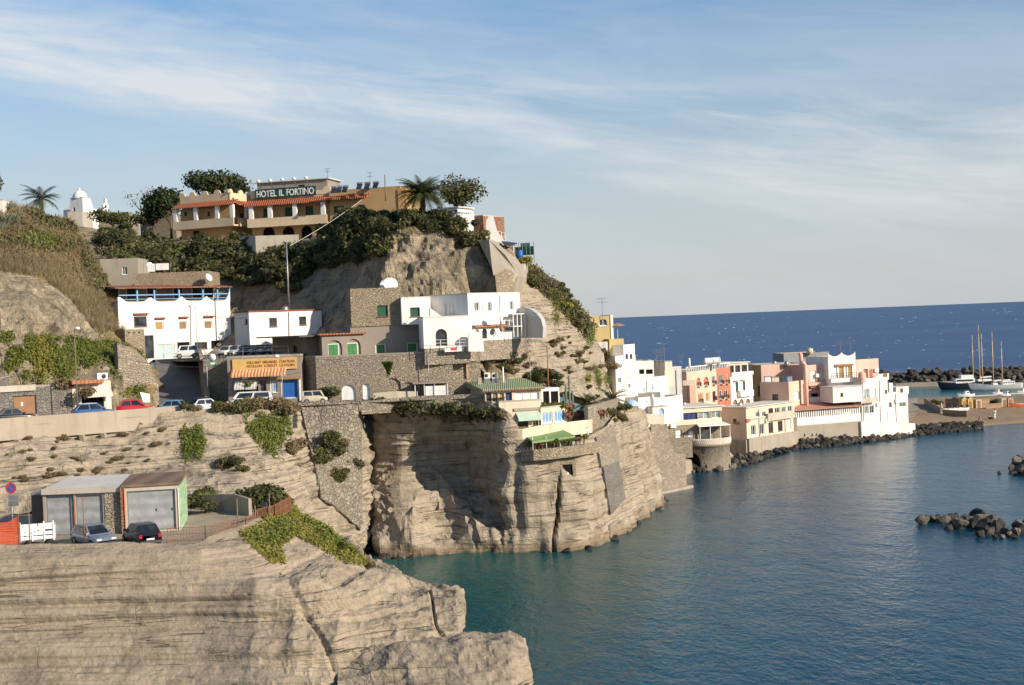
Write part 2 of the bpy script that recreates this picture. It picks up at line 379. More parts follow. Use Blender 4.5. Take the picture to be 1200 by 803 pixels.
# cliff under the upper road
rc = [
 [Q(-200,111,13.7),Q(0,119.6,13.7),Q(100,123.6,13.7),Q(205,127.8,13.7),Q(235,129.4,13.9),Q(280,131,13.9),Q(345,133,13.9),Q(362,133.8,13.8),Q(420,134.6,13.7),Q(428,141,13.7)],
 [Q(-200,110.4,12.7),Q(0,118.8,12.6),Q(100,122.8,12.6),Q(205,126.8,12.6),Q(235,127.9,12.8),Q(280,129.2,12.9),Q(345,131.5,12.8),Q(362,133,12.6),Q(420,134,12.4),Q(428,141,12.4)],
 [Q(-200,108,10.2),Q(0,115.6,10.2),Q(100,119,10.4),Q(205,121.5,10.2),Q(235,122,10.4),Q(280,123.6,10.4),Q(345,128,10),Q(364,130.5,9),Q(422,132.6,8),Q(430,140,8)],
 [Q(-200,106,8.4),Q(0,112,8.4),Q(100,113.8,8.5),Q(205,115,8.5),Q(235,115.4,8.5),Q(280,115.6,8.5),Q(345,121,7),Q(368,126,5),Q(424,130.6,4),Q(432,138,4)],
 [Q(-200,104,7.2),Q(0,109.5,7.2),Q(100,110,7.2),Q(205,110.5,7.2),Q(235,110.5,7.2),Q(280,110,7.2),Q(345,112,6),Q(375,121,1),Q(425,128.5,-.5),Q(434,137,-.5)]]
sheet('road_cliff', rc, .22, ROCK, d_strata(.3, .7, .14, 1.6), 0, 2)
# main cliff above the bay
mc = [
 [Q(422,144,13.7),Q(438,137,13.7),Q(470,136,13.7),Q(510,135.5,13.7),Q(550,135,13.7),Q(575,134,13.6),Q(594,132,12.6),Q(606,131.6,10.6),Q(630,131.5,9.6),Q(655,131.5,9.6),Q(690,133.5,9.8),Q(712,140,10.6),Q(728,147,11.3),Q(746,152,11.2),Q(752,159,10.4),Q(756,168,9.6)],
 [Q(424,144,12.4),Q(438,137.6,12.6),Q(470,136.4,12.6),Q(510,135.8,12.6),Q(550,135.4,12.4),Q(576,134.2,12.4),Q(594,131.4,11.4),Q(607,131,9.6),Q(632,131,8.8),Q(656,131,8.8),Q(691,133,9),Q(713,139.6,9.5),Q(730,146.4,10.2),Q(748,151.4,10.2),Q(753,158,9.6),Q(758,167,9)],
 [Q(426,144,10),Q(440,139.5,10),Q(471,138,10),Q(510,138.8,10),Q(551,138.6,9.6),Q(582,135,9.6),Q(594,131,9.4),Q(608,130.6,8.2),Q(634,130.6,7.8),Q(658,130.6,7.6),Q(692,132.6,7.6),Q(714,138.8,8),Q(732,145.6,8.6),Q(750,151,8.8),Q(756,157.4,8.4),Q(760,166,8)],
 [Q(428,144,7),Q(441,140,7),Q(472,138,7),Q(511,139.5,7),Q(553,139.5,7),Q(584,135.4,7),Q(596,130.6,7),Q(611,130,6.6),Q(636,130,6.4),Q(660,130,6.2),Q(693,132,6),Q(715,138,6.4),Q(736,145.4,6.4),Q(755,151.4,6.6),Q(760,157.4,6.4),Q(764,166,6)],
 [Q(430,143,4),Q(441,138.6,4),Q(472,135.4,4),Q(512,137.4,4),Q(554,137.5,4),Q(586,134,4),Q(599,129.8,4),Q(615,129,4),Q(638,129.2,4),Q(662,129.2,4),Q(695,131.2,4),Q(716,137,4),Q(740,145.2,4),Q(760,152,4),Q(765,158,4),Q(768,166,4)],
 [Q(434,140,1.8),Q(443,134,1.8),Q(472,132.4,1.8),Q(513,134,1.8),Q(556,134,1.8),Q(588,131.6,1.8),Q(601,129,1.8),Q(617,128.6,1.8),Q(640,128.6,1.8),Q(664,128.8,1.8),Q(698,130.8,1.8),Q(718,136,1.8),Q(744,145,1.8),Q(764,152.6,1.8),Q(769,158.6,1.8),Q(771,166,1.8)],
 [Q(437,135,.9),Q(445,129,.9),Q(472,128.6,.8),Q(514,128.8,.9),Q(557,129.6,.8),Q(590,129,.9),Q(603,128,.9),Q(620,127.8,.8),Q(642,127.6,.8),Q(667,128,.9),Q(702,129.8,.8),Q(722,134.6,.8),Q(748,144,.8),Q(768,152,.8),Q(772,158.8,.8),Q(774,167,.8)],
 [Q(438,132,-.8),Q(446,127.4,-.8),Q(472,127,-.8),Q(514,127.3,-.8),Q(557,128.2,-.8),Q(590,127.8,-.8),Q(603,127,-.8),Q(620,126.8,-.8),Q(642,126.6,-.8),Q(668,127,-.8),Q(705,128.8,-.8),Q(725,133.6,-.8),Q(750,143.4,-.8),Q(769,151.8,-.8),Q(774,159,-.8),Q(776,168,-.8)]]
def d_mc(G):
    px = G[..., 0]/G[..., 1]*FPX+CX
    rec = np.clip((600-px)/14, 0, 1)*np.clip((px-430)/12, 0, 1)
    low = np.clip((8-G[..., 2])/5, 0, 1)*np.clip(G[..., 2]/1.2, 0, 1)
    fins = ridged(np.stack([(G[..., 0]+.75*G[..., 2])*.17, G[..., 1]*.08, G[..., 2]*.05], -1), 2, 31)
    hol = np.clip((px-600)/10, 0, 1)*np.clip((690-px)/15, 0, 1); gro = np.clip((px-700)/12, 0, 1)*np.clip((6-G[..., 2])/3, 0, 1)
    gv = ridged(np.stack([G[..., 0]*.55, G[..., 1]*.2, G[..., 2]*.04], -1), 2, 33)
    return d_strata(.14, .4, .06, 2.4)(G)+rec*(low*1.3*fins+.3*ridged(G*.35, 3, 37)*(1+low))-1.1*np.exp(-((px-(643+1.8*(G[..., 2]-4)+4*fbm(G*.3, 2, 3)))/1.7)**2)*np.clip((7.5-G[..., 2])/2, 0, 1)+hol*.95*(fbm(np.stack([G[..., 0]*.22, G[..., 1]*.2, G[..., 2]*.16], -1), 3, 63))+gro*.4*gv
sheet('main_cliff', mc, .22, ROCK, d_mc, 0, 1)
# headland hill with the hotel
hl = [
 [P(60,262,215),P(190,279,203),P(280,285,196),P(365,283,193),P(410,262,184),P(455,262,170),P(500,262,168),P(550,270,166),P(590,284,167),P(608,302,170),P(640,324,170),P(668,349,172),P(690,371,174),P(712,425,176),P(728,468,178)],
 [P(60,285,195),P(190,286,192),P(280,291,187),P(365,299,177),P(410,296,168),P(455,282,158),P(500,272,157),P(550,282,157),P(592,300,158),P(606,316,161),P(632,340,162),P(655,365,163),P(678,390,164),P(700,430,165),P(722,472,168)],
 [P(60,320,180),P(190,325,180),P(280,330,178),P(365,340,167),P(410,335,162),P(455,315,154),P(500,308,153.5),P(550,313,153.5),P(590,330,154),P(600,340,155.5),P(622,365,156),P(645,390,156),P(665,415,156),P(690,445,156),P(715,476,158)],
 [P(60,380,168),P(190,370,175),P(280,362,174),P(365,368,163),P(410,364,159),P(455,350,152.3),P(500,348,151.3),P(550,350,151.3),P(590,366,151.5),P(598,386,150.5),P(615,402,150),P(630,420,148.5),P(650,440,148),P(680,464,148),P(706,478,151)],
 [Q(60,166,18),Q(190,168,18),Q(280,168,18.3),Q(365,155,18.3),Q(410,150,18.2),Q(455,148,18.2),Q(500,148,18.2),Q(550,147.5,18.2),Q(580,147,17.8),P(598,416,146),P(612,440,144.4),P(630,457,143.5),P(655,469,143.3),P(680,477,143.5),P(700,482,147)],
 [Q(60,165,18),Q(190,163.5,18),Q(240,144,18.2),Q(365,141.5,18.2),Q(410,140.5,18.2),Q(455,140.2,18.2),Q(500,140,18.2),Q(545,140,18),Q(565,141,16.2),Q(590,140,14.4),Q(607,139.3,14.1),Q(630,139.5,14),Q(655,140,13.4),Q(680,140.8,12.8),Q(698,145,11.8)]]
def d_hl(G):
    px = G[..., 0]/G[..., 1]*FPX+CX
    crag = np.clip((px-440)/25, 0, 1)*np.clip((615-px)/15, 0, 1)*np.clip((G[..., 2]-18.8)/3, 0, 1)
    flat = np.clip((G[..., 2]-18.6)/1.5, 0.05, 1); flat = np.where(px > 590, 1, flat)
    edge = np.clip((px-600)/15, 0, 1)*np.clip((G[..., 2]-12)/3, 0, 1)
    st = np.tanh(2*fbm(np.stack([G[..., 0]*.05, G[..., 1]*.05, (G[..., 2]+.12*G[..., 0])*1.3], -1), 3, 5))
    pits = fbm(G*np.array([.55, .55, .28]), 4, 41)
    return flat*(.5*fbm(G*.12, 3, 2)+.2*fbm(G*.6, 3, 3))+crag*(.75*pits+.22*ridged(G*np.array([.5, .5, .22]), 4, 43))+edge*(.32*st+.35*ridged(G*.3, 3, 45))
hill = sheet('headland_hill', hl, .33, ROCKG, d_hl, 0, 1)
hill.data.materials.append(ROCKC); hill.data.materials.append(ROCK)
me = hill.data; cs = np.zeros(len(me.polygons)*3); me.polygons.foreach_get('center', cs); cs = cs.reshape(-1, 3)
ppx = cs[:, 0]/cs[:, 1]*FPX+CX+2*fbm(cs*.3, 2, 1)*10
nsx = fbm(cs*.25, 3, 77)*2
mi = np.where((ppx > 452) & (ppx < 600) & (cs[:, 2] > 18.8) & (cs[:, 2] < 30.8+nsx), 1, 0)
mi = np.where((ppx > 596) & (cs[:, 2] < 25.5-np.clip((ppx-640)*.055, -3, 12)+nsx), 2, mi)
mi = np.where((ppx > 362) & (ppx <= 452) & (cs[:, 2] > 18) & (cs[:, 2] < 27+nsx*.6), 1, mi)
mi = np.where((ppx > 262) & (ppx <= 345) & (cs[:, 2] > 18) & (cs[:, 2] < 25+nsx*.5), 1, mi)
me.polygons.foreach_set('material_index', mi.astype(np.int32))
# left hill
lh = [
 [P(-180,226,150),P(0,240,152),P(40,242,156),P(85,262,166),P(108,300,166),P(132,350,164),P(148,395,162),P(158,402,178)],
 [P(-180,285,141),P(0,300,143.5),P(35,302,147),P(72,314,154),P(95,335,157),P(120,370,156),P(145,402,154.5),P(160,408,168)],
 [P(-180,335,137),P(0,350,138.6),P(35,350,140.4),P(70,356,144),P(95,366,147),P(118,386,148.8),P(146,409,150),P(164,422,162)],
 [P(-180,383,133.5),P(0,388,134.5),P(35,388,136),P(70,391,138.6),P(95,394,141.4),P(118,399,143.4),P(158,416,146.6),P(176,430,157)],
 [Q(-180,130.5,18),Q(0,131.6,18),Q(35,133,18),Q(70,134.6,18),Q(95,137,17.8),Q(118,139,17.5),Q(168,142.6,16.5),Q(184,154,17)],
 [Q(-180,127.6,13.6),Q(0,129,13.6),Q(35,130.4,13.6),Q(70,132,13.6),Q(95,134.4,13.6),Q(118,136.2,13.6),Q(180,139.6,13.6),Q(188,153,15.6)]]
def d_lh(G):
    lo = np.clip((26-G[..., 2])/4, 0, 1)
    return .6*fbm(G*.12, 3, 6)+.2*fbm(G*.7, 3, 8)+lo*(.55*fbm(G*np.array([.5, .5, .3]), 4, 49)+.3*ridged(G*.5, 3, 50))*np.clip((G[..., 2]-13.6)/1.5, 0, 1)
lhill = sheet('left_hill', lh, .3, DRY, d_lh, 0, 1)
lhill.data.materials.append(ROCKC)
me = lhill.data; cs = np.zeros(len(me.polygons)*3); me.polygons.foreach_get('center', cs); cs = cs.reshape(-1, 3)
ppx = cs[:, 0]/cs[:, 1]*FPX+CX
mi = np.where(cs[:, 2] < 30.2-.035*np.clip(ppx, 0, 999)-np.clip(ppx-75, 0, 99)*.13+fbm(cs*.25, 3, 61)*1.6, 1, 0)
me.polygons.foreach_set('material_index', mi.astype(np.int32))
# roads and flat ground
sheet('road', [[Q(-250,126,13.8),Q(0,131,13.8),Q(100,137,13.8),Q(180,143,13.8),Q(240,143,13.8),Q(340,142,13.8),Q(430,141,13.8),Q(520,141,13.8),Q(610,140.6,13.8)],
               [Q(-250,110,13.8),Q(0,119.2,13.8),Q(100,123.2,13.8),Q(205,127.6,13.8),Q(280,130.8,13.8),Q(345,132.8,13.8),Q(430,134.4,13.8),Q(520,135,13.8),Q(592,133.4,13.8)]], .8, ASPH)
sheet('ramp', [[Q(176,168,18.25),Q(300,168,18.25)],[Q(182,160,18.25),Q(262,160,18.25)],[Q(184,150,15.9),Q(246,150,15.9)],[Q(186,142,13.95),Q(244,142,13.95)],[Q(186,139,13.805),Q(244,139,13.805)]], .6, ASPH)
sheet('upper_yard', [[Q(236,168,18.5),Q(360,168,18.5)],[Q(240,143.4,18.5),Q(345,143.4,18.5)]], .6, ASPH)
sheet('sea_road', [[Q(600,144,11),Q(690,150,11),Q(730,172,10.5)],[Q(620,136,9.4),Q(690,137.5,9.4),Q(728,152,10.8)]], .6, DIRT)
# town ground and beach
sheet('shore_ground', [
 [Q(715,205,9),Q(740,215,6),Q(800,235,2.5),Q(850,250,2),Q(930,275,1.6),Q(1075,300,1.3)],
 [Q(712,170,12.5),Q(745,185,6),Q(800,205,2.5),Q(850,222,2),Q(930,240,1.8),Q(1078,262,1.3)],
 [Q(735,158,10),Q(757,170,3),Q(806,186,1.6),Q(850,206,1.3),Q(935,219,1.2),Q(1062,232,1.2)],
 [Q(760,160,-1),Q(775,168,-1),Q(806,184,-1),Q(850,203,-1),Q(938,214,-1),Q(1066,228,-1)]], .7, DIRT, lambda G: .12*fbm(G*.3, 3, 5))
sheet('beach', [
 [Q(1030,318,-.6),Q(1100,312,-.6),Q(1150,309,-.6),Q(1200,306,-.6),Q(1420,300,-.6)],
 [Q(1030,308,1),Q(1100,304,1),Q(1150,301,1),Q(1200,298,1),Q(1420,292,1)],
 [Q(1040,262,1.4),Q(1100,262,1.3),Q(1150,262,1.3),Q(1200,262,1.3),Q(1420,262,1.3)],
 [Q(1060,236,1.2),Q(1100,240,.7),Q(1150,241.5,.35),Q(1200,244,.3),Q(1420,250,.3)],
 [Q(1064,230,-.7),Q(1100,233,-.7),Q(1150,236,-.7),Q(1200,239,-.7),Q(1420,244,-.7)]], .8, SAND, lambda G: .08*fbm(G*.25, 3, 6))
BVH = BVHTree.FromPolygons(TV, TF)
def hit(px, py):
    r = ray(px, py).normalized(); h = BVH.ray_cast(CAM, r, 2000)
    return (h[0], h[1]) if h[0] is not None else (None, None)
def ground(x, y, z=200):
    h = BVH.ray_cast(Vector((x, y, z)), Vector((0, 0, -1)), 400); return h[0].z if h[0] is not None else 0.0
# ------------------------------------------------------------------ sea
def seamat():
    t = NT('sea_water'); p = t.pos(); s = t.n('ShaderNodeSeparateXYZ', None, Vector=p); y = s.outputs[1]
    k = t.noise(p, .02, 3)
    bay = t.mix(t.ramp(k, (.35, 0.0), (.7, 1.0)), (.004, .044, .078), (.007, .062, .10))
    # shallow water under the cliff and in the harbour, deep water offshore
    dx = t.math('SUBTRACT', s.outputs[0], -9.0); dy = t.math('SUBTRACT', y, 122.0)
    rad = t.math('SQRT', t.math('ADD', t.math('MULTIPLY', dx, dx), t.math('MULTIPLY', t.math('MULTIPLY', dy, dy), .5)))
    bay = t.mix(t.ramp(t.math('DIVIDE', rad, 60), (.1, 1.0), (.65, 0.0)), bay, (.008, .085, .08))
    nn = t.math('ADD', y, t.math('MULTIPLY', t.math('SUBTRACT', k, .5), 60))
    harb = t.math('MULTIPLY', t.ramp(t.math('DIVIDE', nn, 1000), (.27, 0.0), (.29, 1.0)), t.ramp(t.math('DIVIDE', nn, 1000), (.36, 1.0), (.40, 0.0)))
    col = t.mix(harb, bay, (.015, .12, .15))
    far = t.ramp(t.math('DIVIDE', nn, 1600), (.22, 0.0), (.3, 1.0))
    st_ = t.noise(t.map(p, (.0012, .006, 1), (0, 0, R(8))), 1.0, 5, .6); col = t.mix(far, col, t.mix(t.ramp(st_, (.35, 0.0), (.65, 1.0)), (.006, .042, .14), (.010, .062, .17)))
    pw = t.map(p, (1, .55, 1), (0, 0, R(20)))
    fv = t.math('MULTIPLY', t.ramp(t.vor(t.map(p, (1/38, 1/120, 1), (0, 0, R(10))), 1.0).outputs[0], (.045, 1.0), (.075, 0.0)), t.ramp(t.noise(t.map(p, (.3, .06, 1)), 1.0, 2), (.5, 0.0), (.54, 1.0)))
    fv = t.math('MULTIPLY', fv, t.ramp(t.math('DIVIDE', y, 1600), (.27, 0.0), (.34, 1.0)))
    foam = t.math('MULTIPLY', t.ramp(t.noise(t.map(p, (.055, .02, 1), (0, 0, R(12))), 1.0, 4, .62), (.685, 0.0), (.72, 1.0)), t.ramp(t.math('DIVIDE', y, 1600), (.25, 0.0), (.4, 1.0)))
    h = t.math('ADD', t.math('MULTIPLY', t.noise(pw, .35, 5, .6, .3), .55), t.math('MULTIPLY', t.noise(pw, 2.0, 4, .6, .3), .22))
    hf = t.math('MULTIPLY', t.noise(t.map(p, (1, .5, 1)), .035, 5, .6, .3), 6.0)
    hh = t.math('ADD', h, t.math('MULTIPLY', hf, t.ramp(t.math('DIVIDE', y, 1600), (.22, 0.03), (.5, 1.0))))
    col = t.mix(t.math('MAXIMUM', foam, fv), col, (.75, .78, .8))
    t.b.inputs['IOR'].default_value = 1.333; t.set(t.b.inputs['Specular IOR Level'], t.math('SUBTRACT', .13, t.math('MULTIPLY', t.ramp(t.math('DIVIDE', y, 1000), (.2, 0.0), (.42, 1.0)), .08)))
    nearb = t.bump(hh, .42, .9)
    return t.fin(col, t.math('ADD', .12, t.math('MULTIPLY', far, .2)), nearb, None)
SEA = seamat()
npmesh('sea', [(-60000, -300, 0), (60000, -300, 0), (60000, 90000, 0), (-60000, 90000, 0)], [(0, 1, 2, 3)], SEA)['kind'] = 'structure'
# ------------------------------------------------------------------ light and sky
AZ, EL = 57.0, 23.0
S = Vector((math.sin(R(AZ))*math.cos(R(EL)), -math.cos(R(AZ))*math.cos(R(EL)), math.sin(R(EL))))
sl = bpy.data.lights.new('sun', 'SUN'); sl.energy = 4.8; sl.angle = R(.5); sl.color = (1.0, .89, .72)
so = bpy.data.objects.new('sun', sl); COL.objects.link(so); so.rotation_euler = S.to_track_quat('Z', 'Y').to_euler(); so.location = (60, -60, 90)
w = bpy.data.worlds.new('World'); scene.world = w; w.use_nodes = True; t = w.node_tree
def wn(typ, props=None, **inp):
    x = t.nodes.new(typ)
    for k, v in (props or {}).items(): setattr(x, k, v)
    for k, v in inp.items():
        s = x.inputs[int(k[1:]) if k[0] == 'i' and k[1:].isdigit() else k.replace('_', ' ')]
        if isinstance(v, bpy.types.NodeSocket): t.links.new(v, s)
        elif isinstance(v, bpy.types.Node): t.links.new(v.outputs[0], s)
        elif isinstance(v, tuple) and s.type == 'RGBA': s.default_value = (*v, 1)
        else: s.default_value = v
    return x
def wramp(f, *st):
    x = wn('ShaderNodeValToRGB'); e = x.color_ramp.elements
    while len(e) < len(st): e.new(.5)
    for q, (p, c) in zip(e, st): q.position = p; q.color = (c, c, c, 1)
    t.links.new(f.outputs[0] if isinstance(f, bpy.types.Node) else f, x.inputs[0]); return x.outputs[0]
def wmix(f, a, b):
    x = t.nodes.new('ShaderNodeMix'); x.data_type = 'RGBA'
    for i, v in ((0, f), (6, a), (7, b)):
        if isinstance(v, bpy.types.NodeSocket): t.links.new(v, x.inputs[i])
        elif isinstance(v, tuple): x.inputs[i].default_value = (*v, 1)
        else: x.inputs[i].default_value = v
    return x.outputs[2]
sky = wn('ShaderNodeTexSky'); sky.sky_type = 'NISHITA'; sky.sun_disc = False; sky.sun_elevation = R(EL); sky.sun_rotation = R(180-AZ)
sky.air_density = 1.0; sky.dust_density = .6; sky.ozone_density = 3.0
g = wn('ShaderNodeTexCoord').outputs['Generated']
sp = wn('ShaderNodeSeparateXYZ', None, Vector=g); X, Y, Z = sp.outputs
M = lambda op, a, b=0.0: wn('ShaderNodeMath', {'operation': op}, i0=a, i1=b).outputs[0]
sline = M('ADD', Z, M('MULTIPLY', X, .15))                         # the cirrus bands run down to the right
v1 = wn('ShaderNodeCombineXYZ', None, X=M('MULTIPLY', X, 2.2), Y=M('MULTIPLY', Y, 1.0), Z=M('MULTIPLY', sline, 15.0)).outputs[0]
v2 = wn('ShaderNodeCombineXYZ', None, X=M('MULTIPLY', X, 9.0), Y=M('MULTIPLY', Y, 3.0), Z=M('MULTIPLY', sline, 42.0)).outputs[0]
n1 = wn('ShaderNodeTexNoise', None, Vector=v1, Scale=1.0, Detail=6.0, Roughness=.6, Distortion=.5).outputs[0]
n2 = wn('ShaderNodeTexNoise', None, Vector=v2, Scale=1.0, Detail=5.0, Roughness=.62, Distortion=.8).outputs[0]
wob = M('ADD', sline, M('MULTIPLY', M('SUBTRACT', n1, .5), .075))
band = wramp(M('MULTIPLY', wob, 3.0), (.31, 0.02), (.41, .85), (.47, 1.0), (.57, .18), (.75, .08))
cl = M('MULTIPLY', M('ADD', wramp(n1, (.38, 0.0), (.66, .75)), M('MULTIPLY', wramp(n2, (.42, 0.0), (.72, 1.0)), .35)), M('ADD', M('MULTIPLY', band, .95), .16))
cl = M('MINIMUM', cl, .78)
hs = wn('ShaderNodeHueSaturation', None, Saturation=1.25, Value=1.12, Color=sky.outputs[0]).outputs[0]
c1 = wmix(wramp(Z, (.0, .88), (.1, .62), (.25, .0)), hs, (4.5, 4.72, 5.0))
c2 = wmix(cl, c1, (6.7, 6.75, 6.8))
bg = t.nodes['Background']; t.links.new(c2, bg.inputs[0]); bg.inputs[1].default_value = .094
vs = scene.view_settings; vs.view_transform = 'Standard'; vs.look = 'None'; vs.exposure = .36; vs.gamma = 1; vs.use_curve_mapping = False
# ------------------------------------------------------------------ shared materials
WHITE = plaster('white_plaster', (.80, .77, .72), .28, (.5, .44, .36)); WHITE2 = plaster('aged_white_plaster', (.74, .70, .64), .7, (.33, .27, .2))
CREAM = plaster('cream_plaster', (.66, .57, .43), .5, (.35, .28, .2)); TAN = plaster('tan_plaster', (.60, .44, .26), .3, (.35, .25, .15))
GREY = plaster('grey_render', (.30, .25, .21), .5, (.17, .14, .11)); PINK = plaster('pink_plaster', (.70, .45, .36), .3, (.45, .28, .2))
SALMON = plaster('salmon_plaster', (.72, .48, .36), .2, (.5, .3, .2)); REDP = plaster('brick_red_plaster', (.45, .17, .11), .25, (.35, .12, .08))
ORANGE = plaster('ochre_plaster', (.62, .36, .14), .25, (.4, .24, .12)); YELLOW = plaster('mustard_plaster', (.55, .42, .19), .2, (.4, .3, .15))
CONC = plaster('concrete', (.36, .31, .25), .6, (.2, .16, .12)); CONCL = plaster('pale_concrete', (.50, .44, .36), .5, (.27, .22, .17))
STONE = rubble('dressed_tuff_wall', (.48, .39, .275), (.36, .285, .195), (.24, .19, .13), 5.5, 1.5)
STONE2 = rubble('rubble_wall', (.50, .42, .325), (.31, .255, .19), (.24, .195, .14), 5.0, 1.4)
BOUL = rubble('boulder_wall_stone', (.36, .31, .245), (.19, .165, .13), (.08, .066, .05), 3.3, 1.1)
STONEG = rubble('grey_stone_wall', (.27, .25, .225), (.2, .185, .165), (.24, .215, .185), 4.0, 1.4)
BRICK = rubble('red_block_wall', (.42, .2, .12), (.33, .16, .1), (.3, .24, .18), 3.2, 2.4)
TILE = tiles('terracotta_tiles', (.42, .16, .09), (.52, .22, .12)); TILEP = tiles('pink_terracotta', (.60, .33, .24), (.52, .26, .18))
TILED = tiles('dark_red_roof', (.30, .10, .07), (.38, .15, .1)); BROWNR = tiles('brown_felt_roof', (.22, .145, .10), (.28, .19, .13), .5)
GREENR = tiles('pale_green_sheeting', (.30, .36, .20), (.36, .41, .25), 5.0); GREENA = paint('green_awning_cloth', (.22, .33, .12), .8)
FLAT = plaster('flat_roof_screed', (.42, .37, .31), .6, (.25, .2, .16)); FLATW = plaster('whitewashed_roof', (.62, .58, .52), .4, (.35, .3, .25))
WPAINT = paint('white_paint', (.76, .75, .72), .45); DKWOOD = paint('dark_wood', (.10, .055, .03), .6); BRWOOD = paint('brown_wood', (.26, .13, .06), .6)
OCHWOOD = louvre('ochre_shutter', (.42, .25, .08)); BRSHUT = louvre('brown_shutter', (.26, .17, .09)); GRSHUT = louvre('green_shutter', (.07, .24, .08))
DGSHUT = louvre('dark_green_shutter', (.02, .12, .07)); BLUED = paint('blue_door_paint', (.025, .12, .40), .5); BLUEP = paint('light_blue_paint', (.16, .36, .62), .5)
GLASS = glassm(); BGLASS = glassm('blue_glass', (.02, .035, .11), .1); DARK = paint('painted_interior_shade', (.012, .011, .01), .9, .2, 0, .1)  # DARK: near-black colour put in for the shade inside openings and covered terrace
METAL = paint('grey_metal', (.32, .32, .32), .4, .15, .6); DMETAL = paint('dark_metal', (.06, .06, .065), .5, .1, .4); RUST = paint('rusty_iron', (.28, .11, .045), .8)
STEELD = louvre('steel_door', (.33, .34, .35), 8); WOODP = paint('weathered_pole_wood', (.22, .16, .11), .85); TARP = paint('orange_mesh', (.62, .10, .04), .8)
CLOTHW = paint('white_cloth', (.78, .76, .72), .9); CLOTHG = paint('mint_cloth', (.45, .58, .46), .9); BLACKR = paint('black_rubber', (.015, .015, .015), .8)
LG1 = leafmat('dark_scrub_leaves', (.034, .044, .016), (.066, .074, .026), (.125, .12, .048)); LG2 = leafmat('olive_leaves', (.062, .07, .024), (.105, .105, .04), (.16, .145, .062))
LG3 = leafmat('fresh_green_leaves', (.075, .10, .02), (.14, .18, .03), (.22, .235, .055)); LG4 = leafmat('dry_scrub_leaves', (.15, .11, .055), (.21, .155, .08), (.26, .2, .11))
LG5 = leafmat('pine_needles', (.02, .034, .010), (.042, .058, .018), (.085, .095, .035)); LG6 = leafmat('palm_fronds', (.03, .045, .012), (.06, .075, .02), (.11, .11, .04))
LG7 = leafmat('yellow_green_cover', (.17, .18, .03), (.24, .23, .04), (.32, .28, .07)); DGRASS = leafmat('dry_grass', (.20, .15, .08), (.28, .215, .12), (.34, .28, .17), .15)
LG8 = leafmat('grey_green_agave', (.09, .12, .085), (.14, .17, .12), (.2, .23, .17), .1); FLOW = leafmat('red_flowers', (.4, .05, .05), (.5, .12, .1), (.5, .3, .25))
ROOFTILE_ = None
BARK = paint('bark', (.12, .085, .055), .9, .3)
# ------------------------------------------------------------------ houses
STY = {'w': ('window', WPAINT, 'pane', GLASS, 2), 'wd': ('window', DKWOOD, 'pane', GLASS, 2), 'g': ('window', WPAINT, 'shutter', GRSHUT, 0), 'dg': ('window', DKWOOD, 'shutter', DGSHUT, 0),
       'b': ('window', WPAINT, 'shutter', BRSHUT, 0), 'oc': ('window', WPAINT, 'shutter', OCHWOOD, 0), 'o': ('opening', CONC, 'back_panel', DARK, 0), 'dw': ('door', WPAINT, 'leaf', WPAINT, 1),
       'db': ('door', WPAINT, 'leaf', BLUED, 1), 'dbr': ('door', DKWOOD, 'leaf', BRWOOD, 1), 'dd': ('door', DKWOOD, 'pane', GLASS, 1), 'st': ('garage_door', METAL, 'door_leaf', STEELD, 0),
       'gl': ('window', DMETAL, 'pane', BGLASS, 3), 'cw': ('window', WPAINT, 'pane', CLOTHW, 3), 'bl': ('window', WPAINT, 'pane', BLUEP, 3), 'gd': ('garage_door', WPAINT, 'door_leaf', paint('pale_blue_door', (.42, .5, .52), .5), 2),
       'gg': ('window', WPAINT, 'pane', glassm('pale_glass', (.10, .12, .12), .15), 2), 'rs': ('window', WPAINT, 'shutter', REDP, 0)}
def wall_face(mb, F, L, v0, h, holes, dep=.22):
    us = sorted({0.0, L, *[x for q in holes for x in (q[0], q[2])]}); vs = sorted({v0, h, *[x for q in holes for x in (q[1], q[3])]})
    for a, b in zip(us, us[1:]):
        for c, d in zip(vs, vs[1:]):
            um, vm = (a+b)/2, (c+d)/2
            if any(q[0] < um < q[2] and q[1] < vm < q[3] for q in holes): continue
            mb.add([F.pt(a, c), F.pt(b, c), F.pt(b, d), F.pt(a, d)], [(0, 1, 2, 3)])
    for (a, c, b, d, st) in holes:
        arch = st.endswith('^'); k = [F.pt(a, c), F.pt(b, c), F.pt(b, d), F.pt(a, d)]; kk = [F.pt(a, c, -dep), F.pt(b, c, -dep), F.pt(b, d, -dep), F.pt(a, d, -dep)]
        mb.add(k+kk, [(0, 4, 5, 1), (1, 5, 6, 2), (3, 7, 4, 0)]+([] if arch else [(2, 6, 7, 3)]))
        if arch:
            r = (b-a)/2; rv = min(r, (d-c)*.8); n = 8; uc = (a+b)/2; pv = d-rv
            arc = [(uc-r*math.cos(math.pi*i/n), pv+rv*math.sin(math.pi*i/n)) for i in range(n+1)]
            for i in range(n):
                (u1, w1), (u2, w2) = arc[i], arc[i+1]
                mb.add([F.pt(u1, w1), F.pt(u2, w2), F.pt(u2, d), F.pt(u1, d)], [(0, 1, 2, 3)])
                mb.add([F.pt(u1, w1), F.pt(u2, w2), F.pt(u2, w2, -dep), F.pt(u1, w1, -dep)], [(3, 2, 1, 0)])
